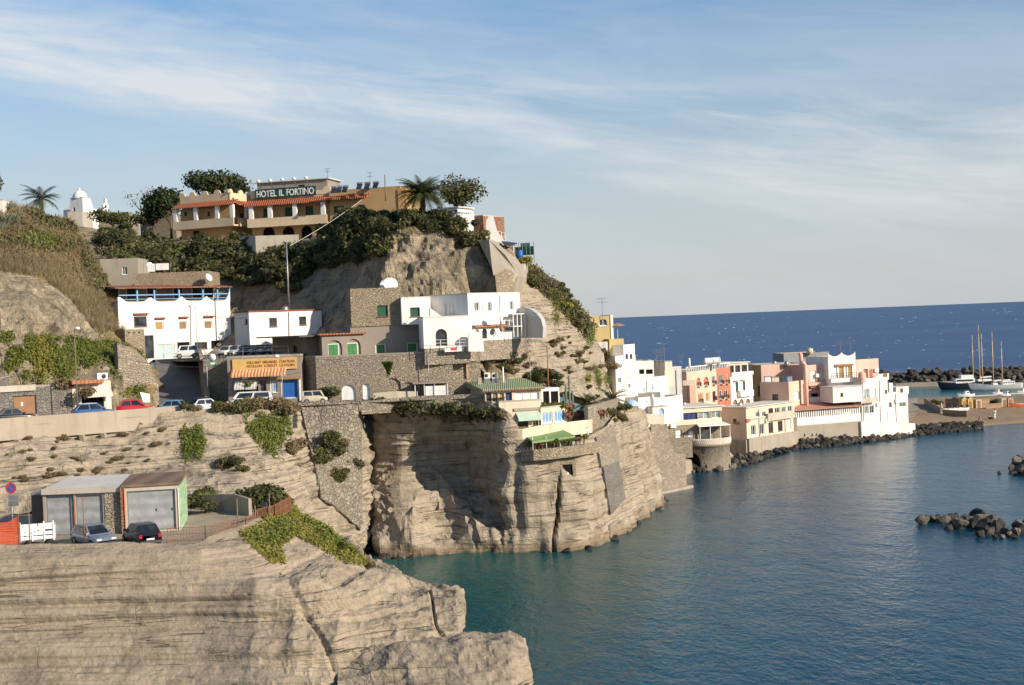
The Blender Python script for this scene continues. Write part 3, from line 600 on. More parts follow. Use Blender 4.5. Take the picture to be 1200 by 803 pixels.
def fill_hole(root, F, q, dep=.22, sill=True):
    a, c, b, d, st = q; st = st.rstrip('^'); nm, fm, sub, sm, mull = STY[st]
    fr = MB(); t = min(.09, (b-a)*.12); n0, n1 = -dep+.02, -dep+.10
    if nm == 'opening': t = .02
    fr.fbox(F, a, a+t, c, d, n0, n1); fr.fbox(F, b-t, b, c, d, n0, n1); fr.fbox(F, a+t, b-t, d-t, d, n0, n1); fr.fbox(F, a+t, b-t, c, c+t, n0, n1)
    for i in range(1, mull):
        u = a+(b-a)*i/mull; fr.fbox(F, u-t*.35, u+t*.35, c+t, d-t, n0, n1-.01)
    if nm == 'window' and sill: fr.fbox(F, a-.06, b+.06, c-.07, c-.004, -.02, .09)
    o = fr.build(nm, fm, root)
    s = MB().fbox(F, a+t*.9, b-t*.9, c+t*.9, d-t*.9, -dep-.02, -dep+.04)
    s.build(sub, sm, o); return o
def px_holes(F, L, h, lst, v0=0.0):
    r = []
    for w_ in lst:
        x0, y0, x1, y1, st = w_; xm, ym = (x0+x1)/2, (y0+y1)/2
        a, _ = F.uv(x0, ym); b, _ = F.uv(x1, ym); _, d = F.uv(xm, y0); _, c = F.uv(xm, y1)
        a, b = max(.08, a), min(L-.08, b); c, d = max(v0+.02, c), min(h-.08, d)
        if b-a > .15 and d-c > .15: r.append((a, c, b, d, st))
    return r
HS = {}
def house(name, label, cat, A, B, yb, yt, dep, mat, front=(), right=(), left=(), group=None, down=0.0, par=0.0, roof=FLAT, root=None, part='wall', h=None, back=True, eave=None, lean=0.0):
    F = FA(A[0], A[1], B[0], B[1], yb)
    if h is None: h = F.uv(A[0], yt)[1]
    if root is None: root = thing(name, label, cat, tuple(F.A), F.rz, group)
    L = F.L; a, b = F.A, F.pt(L, 0)
    FR = Fa(b, b+F.Y*dep); FL = Fa(a+F.Y*dep, a); FB = Fa(b+F.Y*dep, a+F.Y*dep)
    mb = MB()
    for f, ln, ls in ((F, L, front), (FR, dep, right), (FL, dep, left)):
        hs = px_holes(f, ln, h, ls, -down); wall_face(mb, f, ln, -down, h, hs)
        for q in hs: fill_hole(root, f, q)
    wall_face(mb, FB, L, -down, h, [])
    w = mb.build(part, mat, root)
    r = MB()
    if par > 0:
        t = .22; z = h
        for f, ln in ((F, L), (FR, dep), (FB, L), (FL, dep)):
            r.add([f.pt(0, z), f.pt(ln, z), f.pt(ln-t, z, -t), f.pt(t, z, -t)], [(0, 1, 2, 3)])
            r.add([f.pt(t, z, -t), f.pt(ln-t, z, -t), f.pt(ln-t, z-par, -t), f.pt(t, z-par, -t)], [(3, 2, 1, 0)])
        r.add([F.pt(t, h-par, -t), F.pt(L-t, h-par, -t), F.pt(L-t, h-par, -dep+t), F.pt(t, h-par, -dep+t)], [(0, 1, 2, 3)])
    else:
        e = eave or 0.0
        r.hexa([F.pt(-e, h+.004, e), F.pt(L+e, h+.004, e), F.pt(L+e, h+.004-lean*0, -dep-e), F.pt(-e, h+.004, -dep-e), F.pt(-e, h+.14, e), F.pt(L+e, h+.14, e), F.pt(L+e, h+.14+lean, -dep-e), F.pt(-e, h+.14+lean, -dep-e)])
    r.build('roof', roof, root)
    HS[name] = (root, F, h, FR, FL)
    return root, F, h, FR, FL
# ------------------------------------------------------------------ plants
def leaves(blobs, n, size, aspect=1.6, up_=0.3, seed=0, surf=.75):
    rg = np.random.default_rng(seed); vol = np.array([b[3]*b[4]*b[5] for b in blobs])**.67; k = rg.choice(len(blobs), n, p=vol/vol.sum())
    B = np.array(blobs, float)[k]; d = rg.normal(size=(n, 3)); d /= np.linalg.norm(d, axis=1, keepdims=True)
    r = (surf+(1-surf)*rg.random(n))*(1+.12*rg.normal(size=n)); r = np.where(rg.random(n) < .25, rg.random(n)**.5, r)
    c = B[:, :3]+d*B[:, 3:6]*r[:, None]; nrm = d+rg.normal(size=(n, 3))*.7+np.array([0, 0, up_]); nrm /= np.linalg.norm(nrm, axis=1, keepdims=True)
    return quads(c, nrm, size*(.6+.8*rg.random(n)), aspect, rg)
def quads(c, nrm, s, aspect, rg):
    n = len(c); a = np.cross(nrm, rg.normal(size=(n, 3))); a /= np.linalg.norm(a, axis=1, keepdims=True)+1e-9; b = np.cross(nrm, a)
    a *= (s*aspect/2)[:, None]; b *= (s/2)[:, None]
    V = np.stack([c-a, c-b*.9, c+a, c+b*.9], 1).reshape(-1, 3); F = np.arange(4*n).reshape(n, 4); return V, F
def blobset(w, d, h, n, seed, flat=False):
    rg = np.random.default_rng(seed); L = []
    for i in range(n):
        an = rg.random()*6.28; r = rg.random()**.6*.62
        z = h*(.32+.36*rg.random()) if not flat else h*(.5+.3*rg.random())
        q = .26+.2*rg.random(); L.append((w*r*math.cos(an)*.8, d*r*math.sin(an)*.8, z, w*q*.75, d*q*.75, h*q*.72))
    return L
PR = {}
def shrub_proto(key, mat, w, h, n, size, seed, aspect=1.6):
    V, F = leaves(blobset(w, w, h, 7, seed), n, size, aspect, .3, seed)
    o = thing('shrub', None, 'shrub'); o.name = 'shrub'
    npmesh('foliage', V, F, mat, o)
    mb = MB(); rg = random.Random(seed)
    for i in range(4): mb.tube([(0, 0, -.3), (rg.uniform(-.2, .2)*w, rg.uniform(-.2, .2)*w, h*.35), (rg.uniform(-.3, .3)*w, rg.uniform(-.3, .3)*w, h*.62)], .05, 4, r1=.02)
    mb.build('stem', BARK, o); PR[key] = [o, 0]
def put(key, loc, sc=1.0, rz=None, label=None, group=None, name=None, cat=None):
    o, n = PR[key]; c = o if n == 0 else copy_tree(o); PR[key][1] += 1
    if n > 0 and 'group' in c and not group: del c['group']
    place(c, loc, random.uniform(0, 6.28) if rz is None else rz, sc, label, group)
    if cat: c['category'] = cat
    if name: c.name = name
    return c
for k_, (key, mt, w_, h_, n_, s_) in enumerate([('dk1', LG1, 3.2, 2.6, 900, .26), ('dk2', LG1, 3.6, 2.2, 900, .26), ('dk3', LG1, 2.6, 3.0, 800, .24), ('ol1', LG2, 2.8, 2.0, 800, .22), ('ol2', LG2, 2.2, 1.6, 700, .2),
        ('fr1', LG3, 2.2, 1.7, 800, .2), ('dry1', LG4, 2.2, 1.5, 900, .16), ('dry2', LG4, 2.6, 1.5, 900, .16), ('pt1', LG3, .6, .7, 120, .13), ('fl1', FLOW, .6, .6, 120, .1), ('ye1', LG7, 2.0, 1.4, 600, .2)]):
    shrub_proto(key, mt, w_, h_, n_, s_, 100+k_, 1.7)
def tree(label, loc, h, w, mat, seed, n=2600, size=.3, trunk_h=.4, flat=False, nb=12, name='tree', cat='tree', group=None, lean=0.0):
    o = thing(name, label, cat, loc, 0, group); rg = random.Random(seed); mb = MB(); x, y, z = loc
    bl = [(b[0]+lean, b[1], b[2]*(1-trunk_h)+h*trunk_h, b[3], b[4], b[5]*(1-trunk_h)*1.25) for b in blobset(w, w*.8, h, nb, seed, flat)]
    top = (lean*.6, 0, h*(trunk_h+.1)); mb.tube([(x, y, z-.5), (x+lean*.3, y, z+h*trunk_h*.6), (x+top[0], y, z+top[2])], .045*h*.5+.08, 7, r1=.07)
    for b in bl[:8]: mb.tube([(x+lean*.4, y, z+h*trunk_h*.75), (x+b[0]*.6, y+b[1]*.6, z+(h*trunk_h+b[2])/2), (x+b[0], y+b[1], z+b[2])], .09, 5, r1=.03)
    mb.build('trunk', BARK, o)
    V, F = leaves(bl, n, size, 1.6, .4, seed, .6); npmesh('crown', V+np.array(loc), F, mat, o); return o
def palm(label, loc, h, r, seed, nf=26, trunk=.22, name='palm_tree', cat='palm tree', mat=LG6, group=None):
    o = thing(name, label, cat, loc, 0, group); rg = random.Random(seed); L = Vector(loc)
    MB().tube([L+Vector((0, 0, -.6)), L+Vector((.05*h, 0, h*.5)), L+Vector((.04*h, 0, h))], trunk*1.2, 9, r1=trunk*.85).build('trunk', BARK, o)
    top = L+Vector((.04*h, 0, h)); mb = MB()
    for i in range(nf):
        az = i*2.39996+rg.uniform(-.2, .2); el = rg.uniform(-.1, 1.35); ln = r*rg.uniform(.85, 1.1); pts = []
        hd = Vector((math.cos(az), math.sin(az), 0)); p = top.copy(); e = el
        for s in range(9): pts.append(p.copy()); p = p+(hd*math.cos(e)+ZV*math.sin(e))*ln/8; e -= .13+.05*math.cos(el)
        sd = hd.cross(ZV)
        for s in range(8):
            a, b = pts[s], pts[s+1]; wd = ln*.2*math.sin(math.pi*min(.97, (s+1.2)/9))+.03
            for sg in (-1, 1):
                for q in range(3):
                    m = a+(b-a)*(q*.333); m2 = a+(b-a)*(q*.333+.28); tip = m+(b-a)*.9+sd*sg*wd-ZV*wd*.45
                    mb.add([m, m2, tip], [(0, 1, 2)])
    mb.build('crown', mat, o); return o
def agave(label, loc, r, seed, mat=LG8, group=None, name='agave_plant'):
    o = thing(name, label, 'agave', loc, 0, group); rg = random.Random(seed); mb = MB(); L = Vector(loc)
    for i in range(22):
        az = i*2.4; el = rg.uniform(.2, 1.35); hd = Vector((math.cos(az), math.sin(az), 0)); ln = r*rg.uniform(.8, 1.1); sd = hd.cross(ZV)*r*.09
        m = L+(hd*math.cos(el)+ZV*math.sin(el))*ln*.5; t = L+(hd*math.cos(el*.85)+ZV*math.sin(el*.85))*ln
        mb.add([L-sd*.6, L+sd*.6, m+sd, t, m-sd], [(0, 1, 2, 3, 4)])
    mb.build('rosette', mat, o); return o
def inpoly(x, y, poly):
    c = False; j = len(poly)-1
    for i in range(len(poly)):
        if (poly[i][1] > y) != (poly[j][1] > y) and x < (poly[j][0]-poly[i][0])*(y-poly[i][1])/(poly[j][1]-poly[i][1])+poly[i][0]: c = not c
        j = i
    return c
def sample(poly, n, rg):
    xs = [p[0] for p in poly]; ys = [p[1] for p in poly]; o = []
    while len(o) < n:
        x, y = rg.uniform(min(xs), max(xs)), rg.uniform(min(ys), max(ys))
        if inpoly(x, y, poly): o.append((x, y))
    return o
def cover(name, label, cat, polys, n, size, mat, seed, thick=.35, kind=None, group=None, aspect=1.6, hang=0.0, sway=0.0):
    rg = random.Random(seed); C, Nn = [], []
    for poly in polys:
        y0_, y1_ = min(q[1] for q in poly), max(q[1] for q in poly)
        for x, y in sample(poly, n, rg):
            if hang and (y-y0_)/(y1_-y0_) > .78+.5*float(vn(np.array([x*.22+seed*3.1, y*.02, .5]))) and rg.random() < .88: continue
            if hang and float(fbm(np.array([x*.12, y*.07, seed*1.7]), 2)) < -.32: continue
            p, nr = hit(x+rg.gauss(0, 1.6), y+rg.gauss(0, 1.2)+(abs(rg.gauss(0, 3.5)) if hang else 0))
            if p is None: continue
            if nr.dot(CAM-p) < 0: nr = -nr
            C.append(p+nr*rg.random()**1.3*thick*(.5+.9*abs(math.sin(x*.9+y*.33)*math.cos(y*.6-x*.21)))); Nn.append(nr*.8+Vector((rg.gauss(0, .5), rg.gauss(0, .5), rg.gauss(0, .5)-hang)))
    C = np.array([tuple(c) for c in C]); Nn = np.array([tuple(c) for c in Nn]); Nn /= np.linalg.norm(Nn, axis=1, keepdims=True)
    r2 = np.random.default_rng(seed); V, F = quads(C, Nn, size*(.6+.8*r2.random(len(C))), aspect, r2)
    if kind == 'stuff': o = npmesh(name, V, F, mat); return tag(o, label, cat, group, 'stuff')
    b = C.mean(0); o = thing(name, label, cat, tuple(b), 0, group)
    npmesh('foliage', V, F, mat, o); return o
def grass(name, label, polys, n, h, mat, seed, wd=.03, lean=.5):
    rg = random.Random(seed); V, F = [], []
    for poly in polys:
        for x, y in sample(poly, n, rg):
            p, nr = hit(x, y)
            if p is None: continue
            k = h*rg.uniform(.5, 1.3)
            for _ in range(3):
                az = rg.random()*6.28; s = Vector((math.cos(az), math.sin(az), 0)); q = p+Vector((rg.gauss(0, .12), rg.gauss(0, .12), -.05)); i = len(V)
                V += [tuple(q-s*wd), tuple(q+s*wd), tuple(q+ZV*k+Vector((rg.gauss(0, lean), rg.gauss(0, lean), 0))*k)]; F.append((i, i+1, i+2))
    return tag(npmesh(name, V, F, mat), label, 'grass', None, 'stuff')
# ------------------------------------------------------------------ street furniture, cars, boats, rocks
def pole(name, label, px, py, d, h, r=.06, mat=METAL, cat='pole', lamp=None, group=None, arm=None, z=None):
    b = P(px, py, d); z0 = b.z if z is None else z
    o = thing(name, label, cat, (b.x, b.y, z0), 0, group); b = Vector((b.x, b.y, z0))
    MB().tube([b-ZV*.4, b+ZV*h], r, 7, r1=r*.7).build('shaft', mat, o)
    if lamp:
        mb = MB(); mb.tube([b+ZV*(h-.1), b+ZV*(h+.25)+Vector((lamp*.6, -.1, 0)), b+ZV*(h+.25)+Vector((lamp, -.2, 0))], .035, 6); mb.build('arm', mat, o)
        c = b+ZV*(h+.2)+Vector((lamp, -.2, 0)); MB().lathe(c, [(.03, .12), (.2, .05), (.26, -.05), (.2, -.16), (.02, -.2)], 10).build('lamp_head', WPAINT, o)
    return o
def cable(label, a, b, sag=.5, r=.018, mat=DMETAL):
    a, b = Vector(a), Vector(b); pts = [a.lerp(b, i/12)-ZV*sag*4*(i/12)*(1-i/12) for i in range(13)]
    return tag(MB().tube(pts, r, 4, cap=False).build('overhead_cable', mat), label, 'cable')
def carpaint(name, c, metal=.1):
    if name in MATS: return MATS[name]
    t = NT(name); a = t.noise(t.obj(), 1.5, 3); col = t.mix(t.ramp(a, (.35, 0.0), (.7, 1.0)), c, sc3(c, .85))
    t.b.inputs['Coat Weight'].default_value = .5; t.b.inputs['Coat Roughness'].default_value = .08
    MATS[name] = t.fin(col, .35, None, .5, metal); return t.m
CGL = glassm('car_glass', (.012, .015, .018), .06); HLM = paint('headlight_glass', (.6, .6, .58), .15, .05, 0, .6); TLM = paint('tail_light_red', (.35, .015, .012), .25)
def car(label, Lc, Wc, Hc, paintm, prof='hatch', group=None, name='parked_car', cat='car', roofm=None):
    # x forward, profile stations: (x, z_belt, half width), greenhouse stations
    o = thing(name, label, cat, (0, 0, 0), 0, group); hw = Wc/2; hb = Hc*.60; zl = .2
    st = {'hatch': [(-.5, .52, .86), (-.485, .60, .94), (-.3, .61, 1), (.0, .60, 1), (.2, .59, 1), (.30, .56, .98), (.42, .50, .93), (.485, .42, .85), (.5, .34, .78)],
          'sedan': [(-.5, .50, .84), (-.48, .60, .93), (-.3, .62, 1), (.0, .60, 1), (.18, .59, 1), (.28, .56, .98), (.42, .50, .93), (.485, .43, .85), (.5, .34, .78)],
          'van': [(-.5, .55, .95), (-.49, .58, .98), (-.2, .58, 1), (.1, .58, 1), (.3, .57, 1), (.38, .52, .98), (.46, .44, .93), (.5, .34, .85)]}[prof]
    gh = {'hatch': [(-.47, -.33), (.26, .06)], 'sedan': [(-.36, -.18), (.26, .06)], 'van': [(-.48, -.46), (.38, .26)]}[prof]
    V, F = [], []
    for x, zb, wf in st:
        w2 = hw*wf; X_ = x*Lc; zb *= Hc
        V += [(X_, -w2*.92, zl), (X_, -w2, zl+.18), (X_, -w2, zb*.82), (X_, -w2*.93, zb), (X_, w2*.93, zb), (X_, w2, zb*.82), (X_, w2, zl+.18), (X_, w2*.92, zl)]
    m = len(st)
    for i in range(m-1):
        for k in range(8): F.append((i*8+k, (i+1)*8+k, (i+1)*8+(k+1) % 8, i*8+(k+1) % 8))
    F += [tuple(range(7, -1, -1)), tuple((m-1)*8+k for k in range(8))]
    mb = MB().add(V, F, 0, True); (rb, rtp), (fb, ftp) = gh; zb = Hc*.59; wb, wt = hw*.93, hw*.74
    G = [Vector((rb*Lc, -wb*.95, zb)), Vector((fb*Lc, -wb, zb*.97)), Vector((fb*Lc, wb, zb*.97)), Vector((rb*Lc, wb*.95, zb)),
         Vector((rtp*Lc, -wt, Hc*.97)), Vector((ftp*Lc, -wt, Hc*.985)), Vector((ftp*Lc, wt, Hc*.985)), Vector((rtp*Lc, wt, Hc*.97))]
    mb.add(G, [(0, 1, 5, 4), (1, 2, 6, 5), (2, 3, 7, 6), (3, 0, 4, 7)], 0)
    mid = [(G[4]+G[5])/2+ZV*.03, (G[7]+G[6])/2+ZV*.03]
    mb.add([G[4], G[5], G[6], G[7]]+mid, [(0, 4, 5, 3), (4, 1, 2, 5), (0, 1, 4), (2, 3, 5)], 1 if roofm else 0)
    mb.build('body', [paintm, roofm or paintm], o)
    def pane(nm, a, b, c, d, u0, u1, v0, v1, parent=o):
        q = lambda u, v: a.lerp(b, u).lerp(d.lerp(c, u), v); nn = (b-a).cross(d-a).normalized()*.012
        pts = [q(u0, v0), q(u1, v0), q(u1, v1), q(u0, v1)]; k = MB(); k.hexa([p-nn*.5 for p in pts]+[p+nn for p in pts]); k.build(nm, CGL, parent)
    pane('windscreen', G[1], G[2], G[6], G[5], .06, .94, .08, .92); pane('rear_window', G[3], G[0], G[4], G[7], .1, .9, .25, .9)
    for a, b, c, d in ((G[0], G[1], G[5], G[4]), (G[2], G[3], G[7], G[6])):
        pane('side_window', a, b, c, d, .08, .47, .12, .88); pane('side_window', a, b, c, d, .52, .92, .12, .88)
    rw = Hc*.2
    for sx in (-.31, .31):
        for sy in (-1, 1):
            wl = MB(); cx, cy = sx*Lc, sy*(hw-.08); pr = []
            for k in range(15):
                pass
            ring = lambda y, r: [(cx+r*math.cos(2*math.pi*k/14), y, rw+r*math.sin(2*math.pi*k/14)) for k in range(14)]
            a_, b_ = ring(cy-.09, rw), ring(cy+.09, rw); wl.add(a_+b_, [(k, (k+1) % 14, 14+(k+1) % 14, 14+k) for k in range(14)]+[tuple(range(14)), tuple(range(27, 13, -1))])
            t_ = wl.build('wheel', BLACKR, o); yo = cy+sy*.092; rr = ring(yo, rw*.6)
            MB().add(rr+[(cx, yo+sy*.02, rw)], [(k, (k+1) % 14, 14) for k in range(14)]).build('hubcap', METAL, t_)
    for sy in (-1, 1):
        MB().box(Lc*.462, Lc*.494, sy*hw*.62-.17, sy*hw*.62+.17, Hc*.37, Hc*.45).build('headlight', HLM, o)
        zt = Hc*.42; MB().box(-Lc*.502, -Lc*.47, sy*hw*.76-.10, sy*hw*.76+.10, zt, zt+.24).build('tail_light', TLM, o)
        MB().box(fb*Lc-.25, fb*Lc-.1, sy*(hw+.02)-.08, sy*(hw+.02)+.08, Hc*.6, Hc*.7).build('wing_mirror', paintm, o)
    MB().box(-Lc*.508, -Lc*.49, -.26, .26, Hc*.33, Hc*.40).build('number_plate', WPAINT, o)
    MB().box(-Lc*.515, -Lc*.46, -hw*.82, hw*.82, .26, .42).build('rear_bumper', DMETAL, o); MB().box(Lc*.46, Lc*.512, -hw*.78, hw*.78, .24, .40).build('front_bumper', DMETAL, o)
    return o
def setcar(o, px, d, z, rz, sc=1.0): p = Q(px, d, z); place(o, tuple(p), R(rz), sc); return o
def rock_mesh(seed, sub=3):
    import bmesh
    bm = bmesh.new(); bmesh.ops.create_icosphere(bm, subdivisions=sub, radius=1)
    V = np.array([v.co[:] for v in bm.verts]); F = np.array([[v.index for v in f.verts] for f in bm.faces]); bm.free()
    rg = np.random.default_rng(seed)
    for _ in range(9):
        n = rg.normal(size=3); n /= np.linalg.norm(n); k = V@n; lim = .45+.3*rg.random(); V = V-np.outer(np.maximum(k-lim, 0)*.9, n)
    V = V*(1+.14*fbm(V*1.6, 3, seed))[:, None]*np.array([1.0, .85, .72]); return V, F
def rockmat():
    t = NT('dark_lava_boulder'); oi = t.n('ShaderNodeObjectInfo'); p = t.obj(); a = t.noise(p, 2.2, 6, .7); b = t.noise(p, 9, 4)
    c = t.mix(t.ramp(oi.outputs['Random'], (0, 0.0), (.7, .35), (1, 1.0)), (.04, .036, .033), (.26, .22, .175)); c = t.mix(t.ramp(a, (.4, .6), (.6, 0.0)), c, (.022, .02, .018))
    return t.fin(c, .8, t.bump(t.math('ADD', a, t.math('MULTIPLY', b, .5)), .9, .12), .25)
LAVA = rockmat(); RK = []
for i in range(7):
    V, F = rock_mesh(300+i); o = npmesh('boulder', V, F, LAVA, None, False); RK.append([o, 0])
def boulder(loc, s, label, group, cat='rock', mat=None):
    k = random.randrange(len(RK)); o, n = RK[k]; c = o if n == 0 else o.copy()
    if n: COL.objects.link(c)
    RK[k][1] += 1
    c.location = loc; c.rotation_euler = (random.uniform(-.5, .5), random.uniform(-.5, .5), random.uniform(0, 6.28)); c.scale = (s*random.uniform(.8, 1.25), s*random.uniform(.8, 1.2), s*random.uniform(.75, 1.1))
    tag(c, label, cat, group); return c
def text_obj(body, size, F, u, v, n, mat, parent, width=None, name='lettering', ext=.02, align='LEFT'):
    cu = bpy.data.curves.new('lettering', 'FONT'); cu.body = body; cu.size = size; cu.extrude = ext; cu.offset = size*.012
    to = bpy.data.objects.new('lettering_tmp', cu); COL.objects.link(to); bpy.context.view_layer.update()
    me = bpy.data.meshes.new_from_object(to.evaluated_get(bpy.context.evaluated_depsgraph_get())); COL.objects.unlink(to); bpy.data.objects.remove(to); bpy.data.curves.remove(cu)
    xs = [q.co.x for q in me.vertices]; x0, x1 = min(xs), max(xs); kx = (width/(x1-x0)) if width else 1
    M = W[parent.name].inverted()
    for q in me.vertices: q.co = M @ F.pt(u+(q.co.x-x0)*kx, v+q.co.y, n+q.co.z)
    me.materials.clear(); me.materials.append(mat); o = bpy.data.objects.new(name, me); COL.objects.link(o); o.parent = parent; W[o.name] = W[parent.name]; return o
# ================================================================== BUILDINGS ON THE LEFT
STY['ni'] = ('niche', GREY, 'back_panel', GREY, 0); STY['nis'] = ('niche', STONE2, 'back_panel', STONE2, 0)
def extra(root, name, mat, fn, parent=None):
    mb = MB(); fn(mb); return mb.build(name, mat, parent or root)
def shutter(root, F, x0, y0, x1, y1, n, mat=GRSHUT):
    a, d = F.uv(x0, y0, n); b, c = F.uv(x1, y1, n)
    f = MB(); f.fbox(F, a-.07, b+.07, c-.07, d+.07, n, n+.05); o = f.build('window', WPAINT, root)
    m = (a+b)/2
    MB().fbox(F, a, m-.015, c, d, n+.05, n+.09).fbox(F, m+.015, b, c, d, n+.05, n+.09).build('shutter', mat, o)
def cyl_x(mb, c, X, r, l, n=14):
    c = Vector(c); X = Vector(X).normalized()
    mb.tube([c-X*l/2, c-X*l/2*.92, c+X*l/2*.92, c+X*l/2], r, n)
# --- white house with the blue veranda
rt_, F, h, FR, FL = house('terraced_house', 'broad white house with scalloped parapet and blue posted veranda under a red roof', 'house', (141, 160), (272, 171), 421, 355, 11, WHITE,
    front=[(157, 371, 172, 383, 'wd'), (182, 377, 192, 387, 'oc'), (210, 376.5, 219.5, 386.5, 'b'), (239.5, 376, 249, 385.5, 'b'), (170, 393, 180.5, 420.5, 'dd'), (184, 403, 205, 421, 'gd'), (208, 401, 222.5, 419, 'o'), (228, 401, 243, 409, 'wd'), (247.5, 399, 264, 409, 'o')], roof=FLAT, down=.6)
HUu, HUv = F.uv(141, 337); u1 = F.L
def scallop(mb):
    pk = [F.uv(x, 350)[0] for x in (141, 176, 213, 242, 271)]; n = 56; top = []
    for i in range(n+1):
        u = u1*i/n; j = max(k for k in range(5) if pk[k] <= u+1e-6 or k == 0); j = min(j, 3); f = (u-pk[j])/(pk[j+1]-pk[j]); e = abs(2*min(1, max(0, f))-1)**2.4
        top.append((u, h-.1+.75*e+(.8*max(0, (u-u1+.8)/.8)**2)))
    mb.prism([F.pt(0, h-.3, .02)]+[F.pt(u, v, .02) for u, v in top]+[F.pt(u1, h-.3, .02)], F.Y*.2)
extra(rt_, 'parapet', WHITE, scallop)
vf = h+.05; vr = HUv
extra(rt_, 'upper_wall', GREY, lambda m: m.fbox(F, .3, u1-.2, vf, vr-.05, -9, -3.2))
rf = extra(rt_, 'veranda_roof', TILED, lambda m: m.slab(F, -.5, u1+.2, vr+.35, vr-.02, -3.4, .35, .12))
for x in (161.8, 182, 211, 239, 256, 270): u = F.uv(x, 345)[0]; extra(rt_, 'post', BLUEP, lambda m: m.fbox(F, u-.09, u+.09, vf, vr-.13, -.35, -.17))
extra(rt_, 'veranda_rail', BLUEP, lambda m: (m.fbox(F, .3, u1-.1, vf+.75, vf+.87, -.3, -.22), m.fbox(F, .3, u1-.1, vf+.3, vf+.36, -.3, -.22)))
for x in (150, 171, 195, 226, 248, 262):
    u = F.uv(x, 345)[0]; wn_ = extra(rt_, 'window', WPAINT, lambda m: m.fbox(F, u-.7, u+.7, vf+.3, vf+1.75, -3.2, -3.12)); extra(rt_, 'pane', GLASS, lambda m: m.fbox(F, u-.6, u+.6, vf+.4, vf+1.65, -3.12, -3.08), wn_)
for x0, x1, y in ((156, 173, 368), (181, 193, 373), (209, 220, 372), (238, 250, 371)):
    a = F.uv(x0, y)[0]; b, v = F.uv(x1, y); extra(rt_, 'lintel', TILED, lambda m: m.slab(F, a, b, v+.12, v, 0, .35, .08))
extra(rt_, 'drainpipe', METAL, lambda m: m.tube([F.pt(*F.uv(223, 360), .08), F.pt(*F.uv(223.5, 406), .08)], .06, 6))
rt2, F2, h2, *_ = house('roof_block', 'low tan parapet block on the roof behind the blue posted veranda', 'building', (157, 169), (246, 169), 340, 321, 6, STONE, par=.5)
house('grey_house', 'plain grey house rising behind the red veranda roof beside the hill', 'house', (118, 176), (163, 176), 345, 304, 8, CONC, front=[(143, 313, 149, 322, 'w')], par=.4)
o = thing('clothes_line', 'white laundry on a roof line behind the veranda', 'laundry', tuple(P(180, 320, 172)))
a, b = P(168, 314, 171), P(200, 313, 171)
o2 = MB().tube([a-ZV*1, a+ZV*.6], .03, 5).tube([b-ZV*1, b+ZV*.6], .03, 5).tube([a+ZV*.5, b+ZV*.5], .012, 4).build('line', METAL, o)
Fl = Fa(a, b); MB().fbox(Fl, .5, 1.4, -.5, .45, -.02, .02).fbox(Fl, 1.5, 3.1, -.35, .45, -.02, .02).build('sheet', CLOTHW, o)
def dish(label, px, py, d, r, az=0.0, mat=WPAINT):
    c = P(px, py, d); o = thing('satellite_dish', label, 'satellite dish', tuple(c)); n = Vector((math.sin(az), -math.cos(az), .45)).normalized()
    a = n.cross(ZV).normalized(); b = n.cross(a); mb = MB(); vs = [c-n*.25*r]; m = 14
    for k in range(2):
        for i in range(m): an = 2*math.pi*i/m; rr = r*(k+1)/2; vs.append(c-n*(.25*r*(1-((k+1)/2)**2))+(a*math.cos(an)+b*math.sin(an))*rr)
    mb.add(vs, [(0, 1+i, 1+(i+1) % m) for i in range(m)]+[(1+i, 1+m+i, 1+m+(i+1) % m, 1+(i+1) % m) for i in range(m)], 0, True); mb.build('reflector', mat, o)
    MB().tube([c-n*.3*r, c-n*.3*r-ZV*r*1.6], .04, 6).tube([c-b*r, c+n*r*.8], .02, 4).build('mast', METAL, o); return o
dish('dark satellite dish on the roof block behind the veranda', 176, 312, 172, .55, .6, METAL); dish('small satellite dish at the right end of the roof block', 245, 325, 168, .5, 1.0)
dish('left one of two white dishes on the stone house roof', 451, 333, 144, .55, -.3); dish('right one of two white dishes on the stone house roof', 458, 333, 143, .75, .3)
# --- long white house
house('long_house', 'long low white house with two dark square windows and a thin red eave', 'house', (293, 153), (378, 160), 402, 366, 2.8, WHITE, front=[(315.5, 372.5, 324.6, 383, 'wd'), (350.5, 371, 359, 381, 'wd')], left=[(287, 374, 290, 380, 'wd')], roof=TILED, eave=.12, down=.8)
root, F, h, *_ = HS['long_house']; extra(root, 'drainpipe', DMETAL, lambda m: m.tube([F.pt(*F.uv(338, 366), .06), F.pt(*F.uv(338.5, 400), .06)], .05, 6))
# --- restaurant
house('restaurant', 'restaurant front with ochre sign, blue garage door and striped awnings', 'restaurant', (268, 139.6), (354, 139.6), 470, 420, 4.2, GREY,
      front=[(305, 446, 312, 464, 'dd'), (316.5, 446, 325, 460, 'bl'), (329.5, 444, 349.6, 467, 'db'), (277, 453, 303, 468, 'o')], roof=FLAT, down=.4)
root, F, h, *_ = HS['restaurant']
STRIPE = [paint('awning_red_stripe', (.50, .13, .06), .8), paint('awning_cream_stripe', (.68, .50, .26), .8)]; STRG = [paint('awning_white_stripe', (.72, .70, .66), .8), paint('awning_grey_stripe', (.40, .39, .37), .8)]
def stripe(root, F, x0, y0, x1, y1, n0, n1, n, mats, nm='awning'):
    u0, va = F.uv(x0, y0, n0); u1, _ = F.uv(x1, y0, n0); _, vb = F.uv((x0+x1)/2, y1, n1); mb = MB()
    for i in range(n): mb.slab(F, u0+(u1-u0)*i/n, u0+(u1-u0)*(i+1)/n, va, vb, n0, n1, .05, i % 2)
    for i in range(n): mb.fbox(F, u0+(u1-u0)*i/n, u0+(u1-u0)*(i+1)/n, vb-.22, vb-.05, n1-.03, n1, i % 2)
    return mb.build(nm, mats, root)
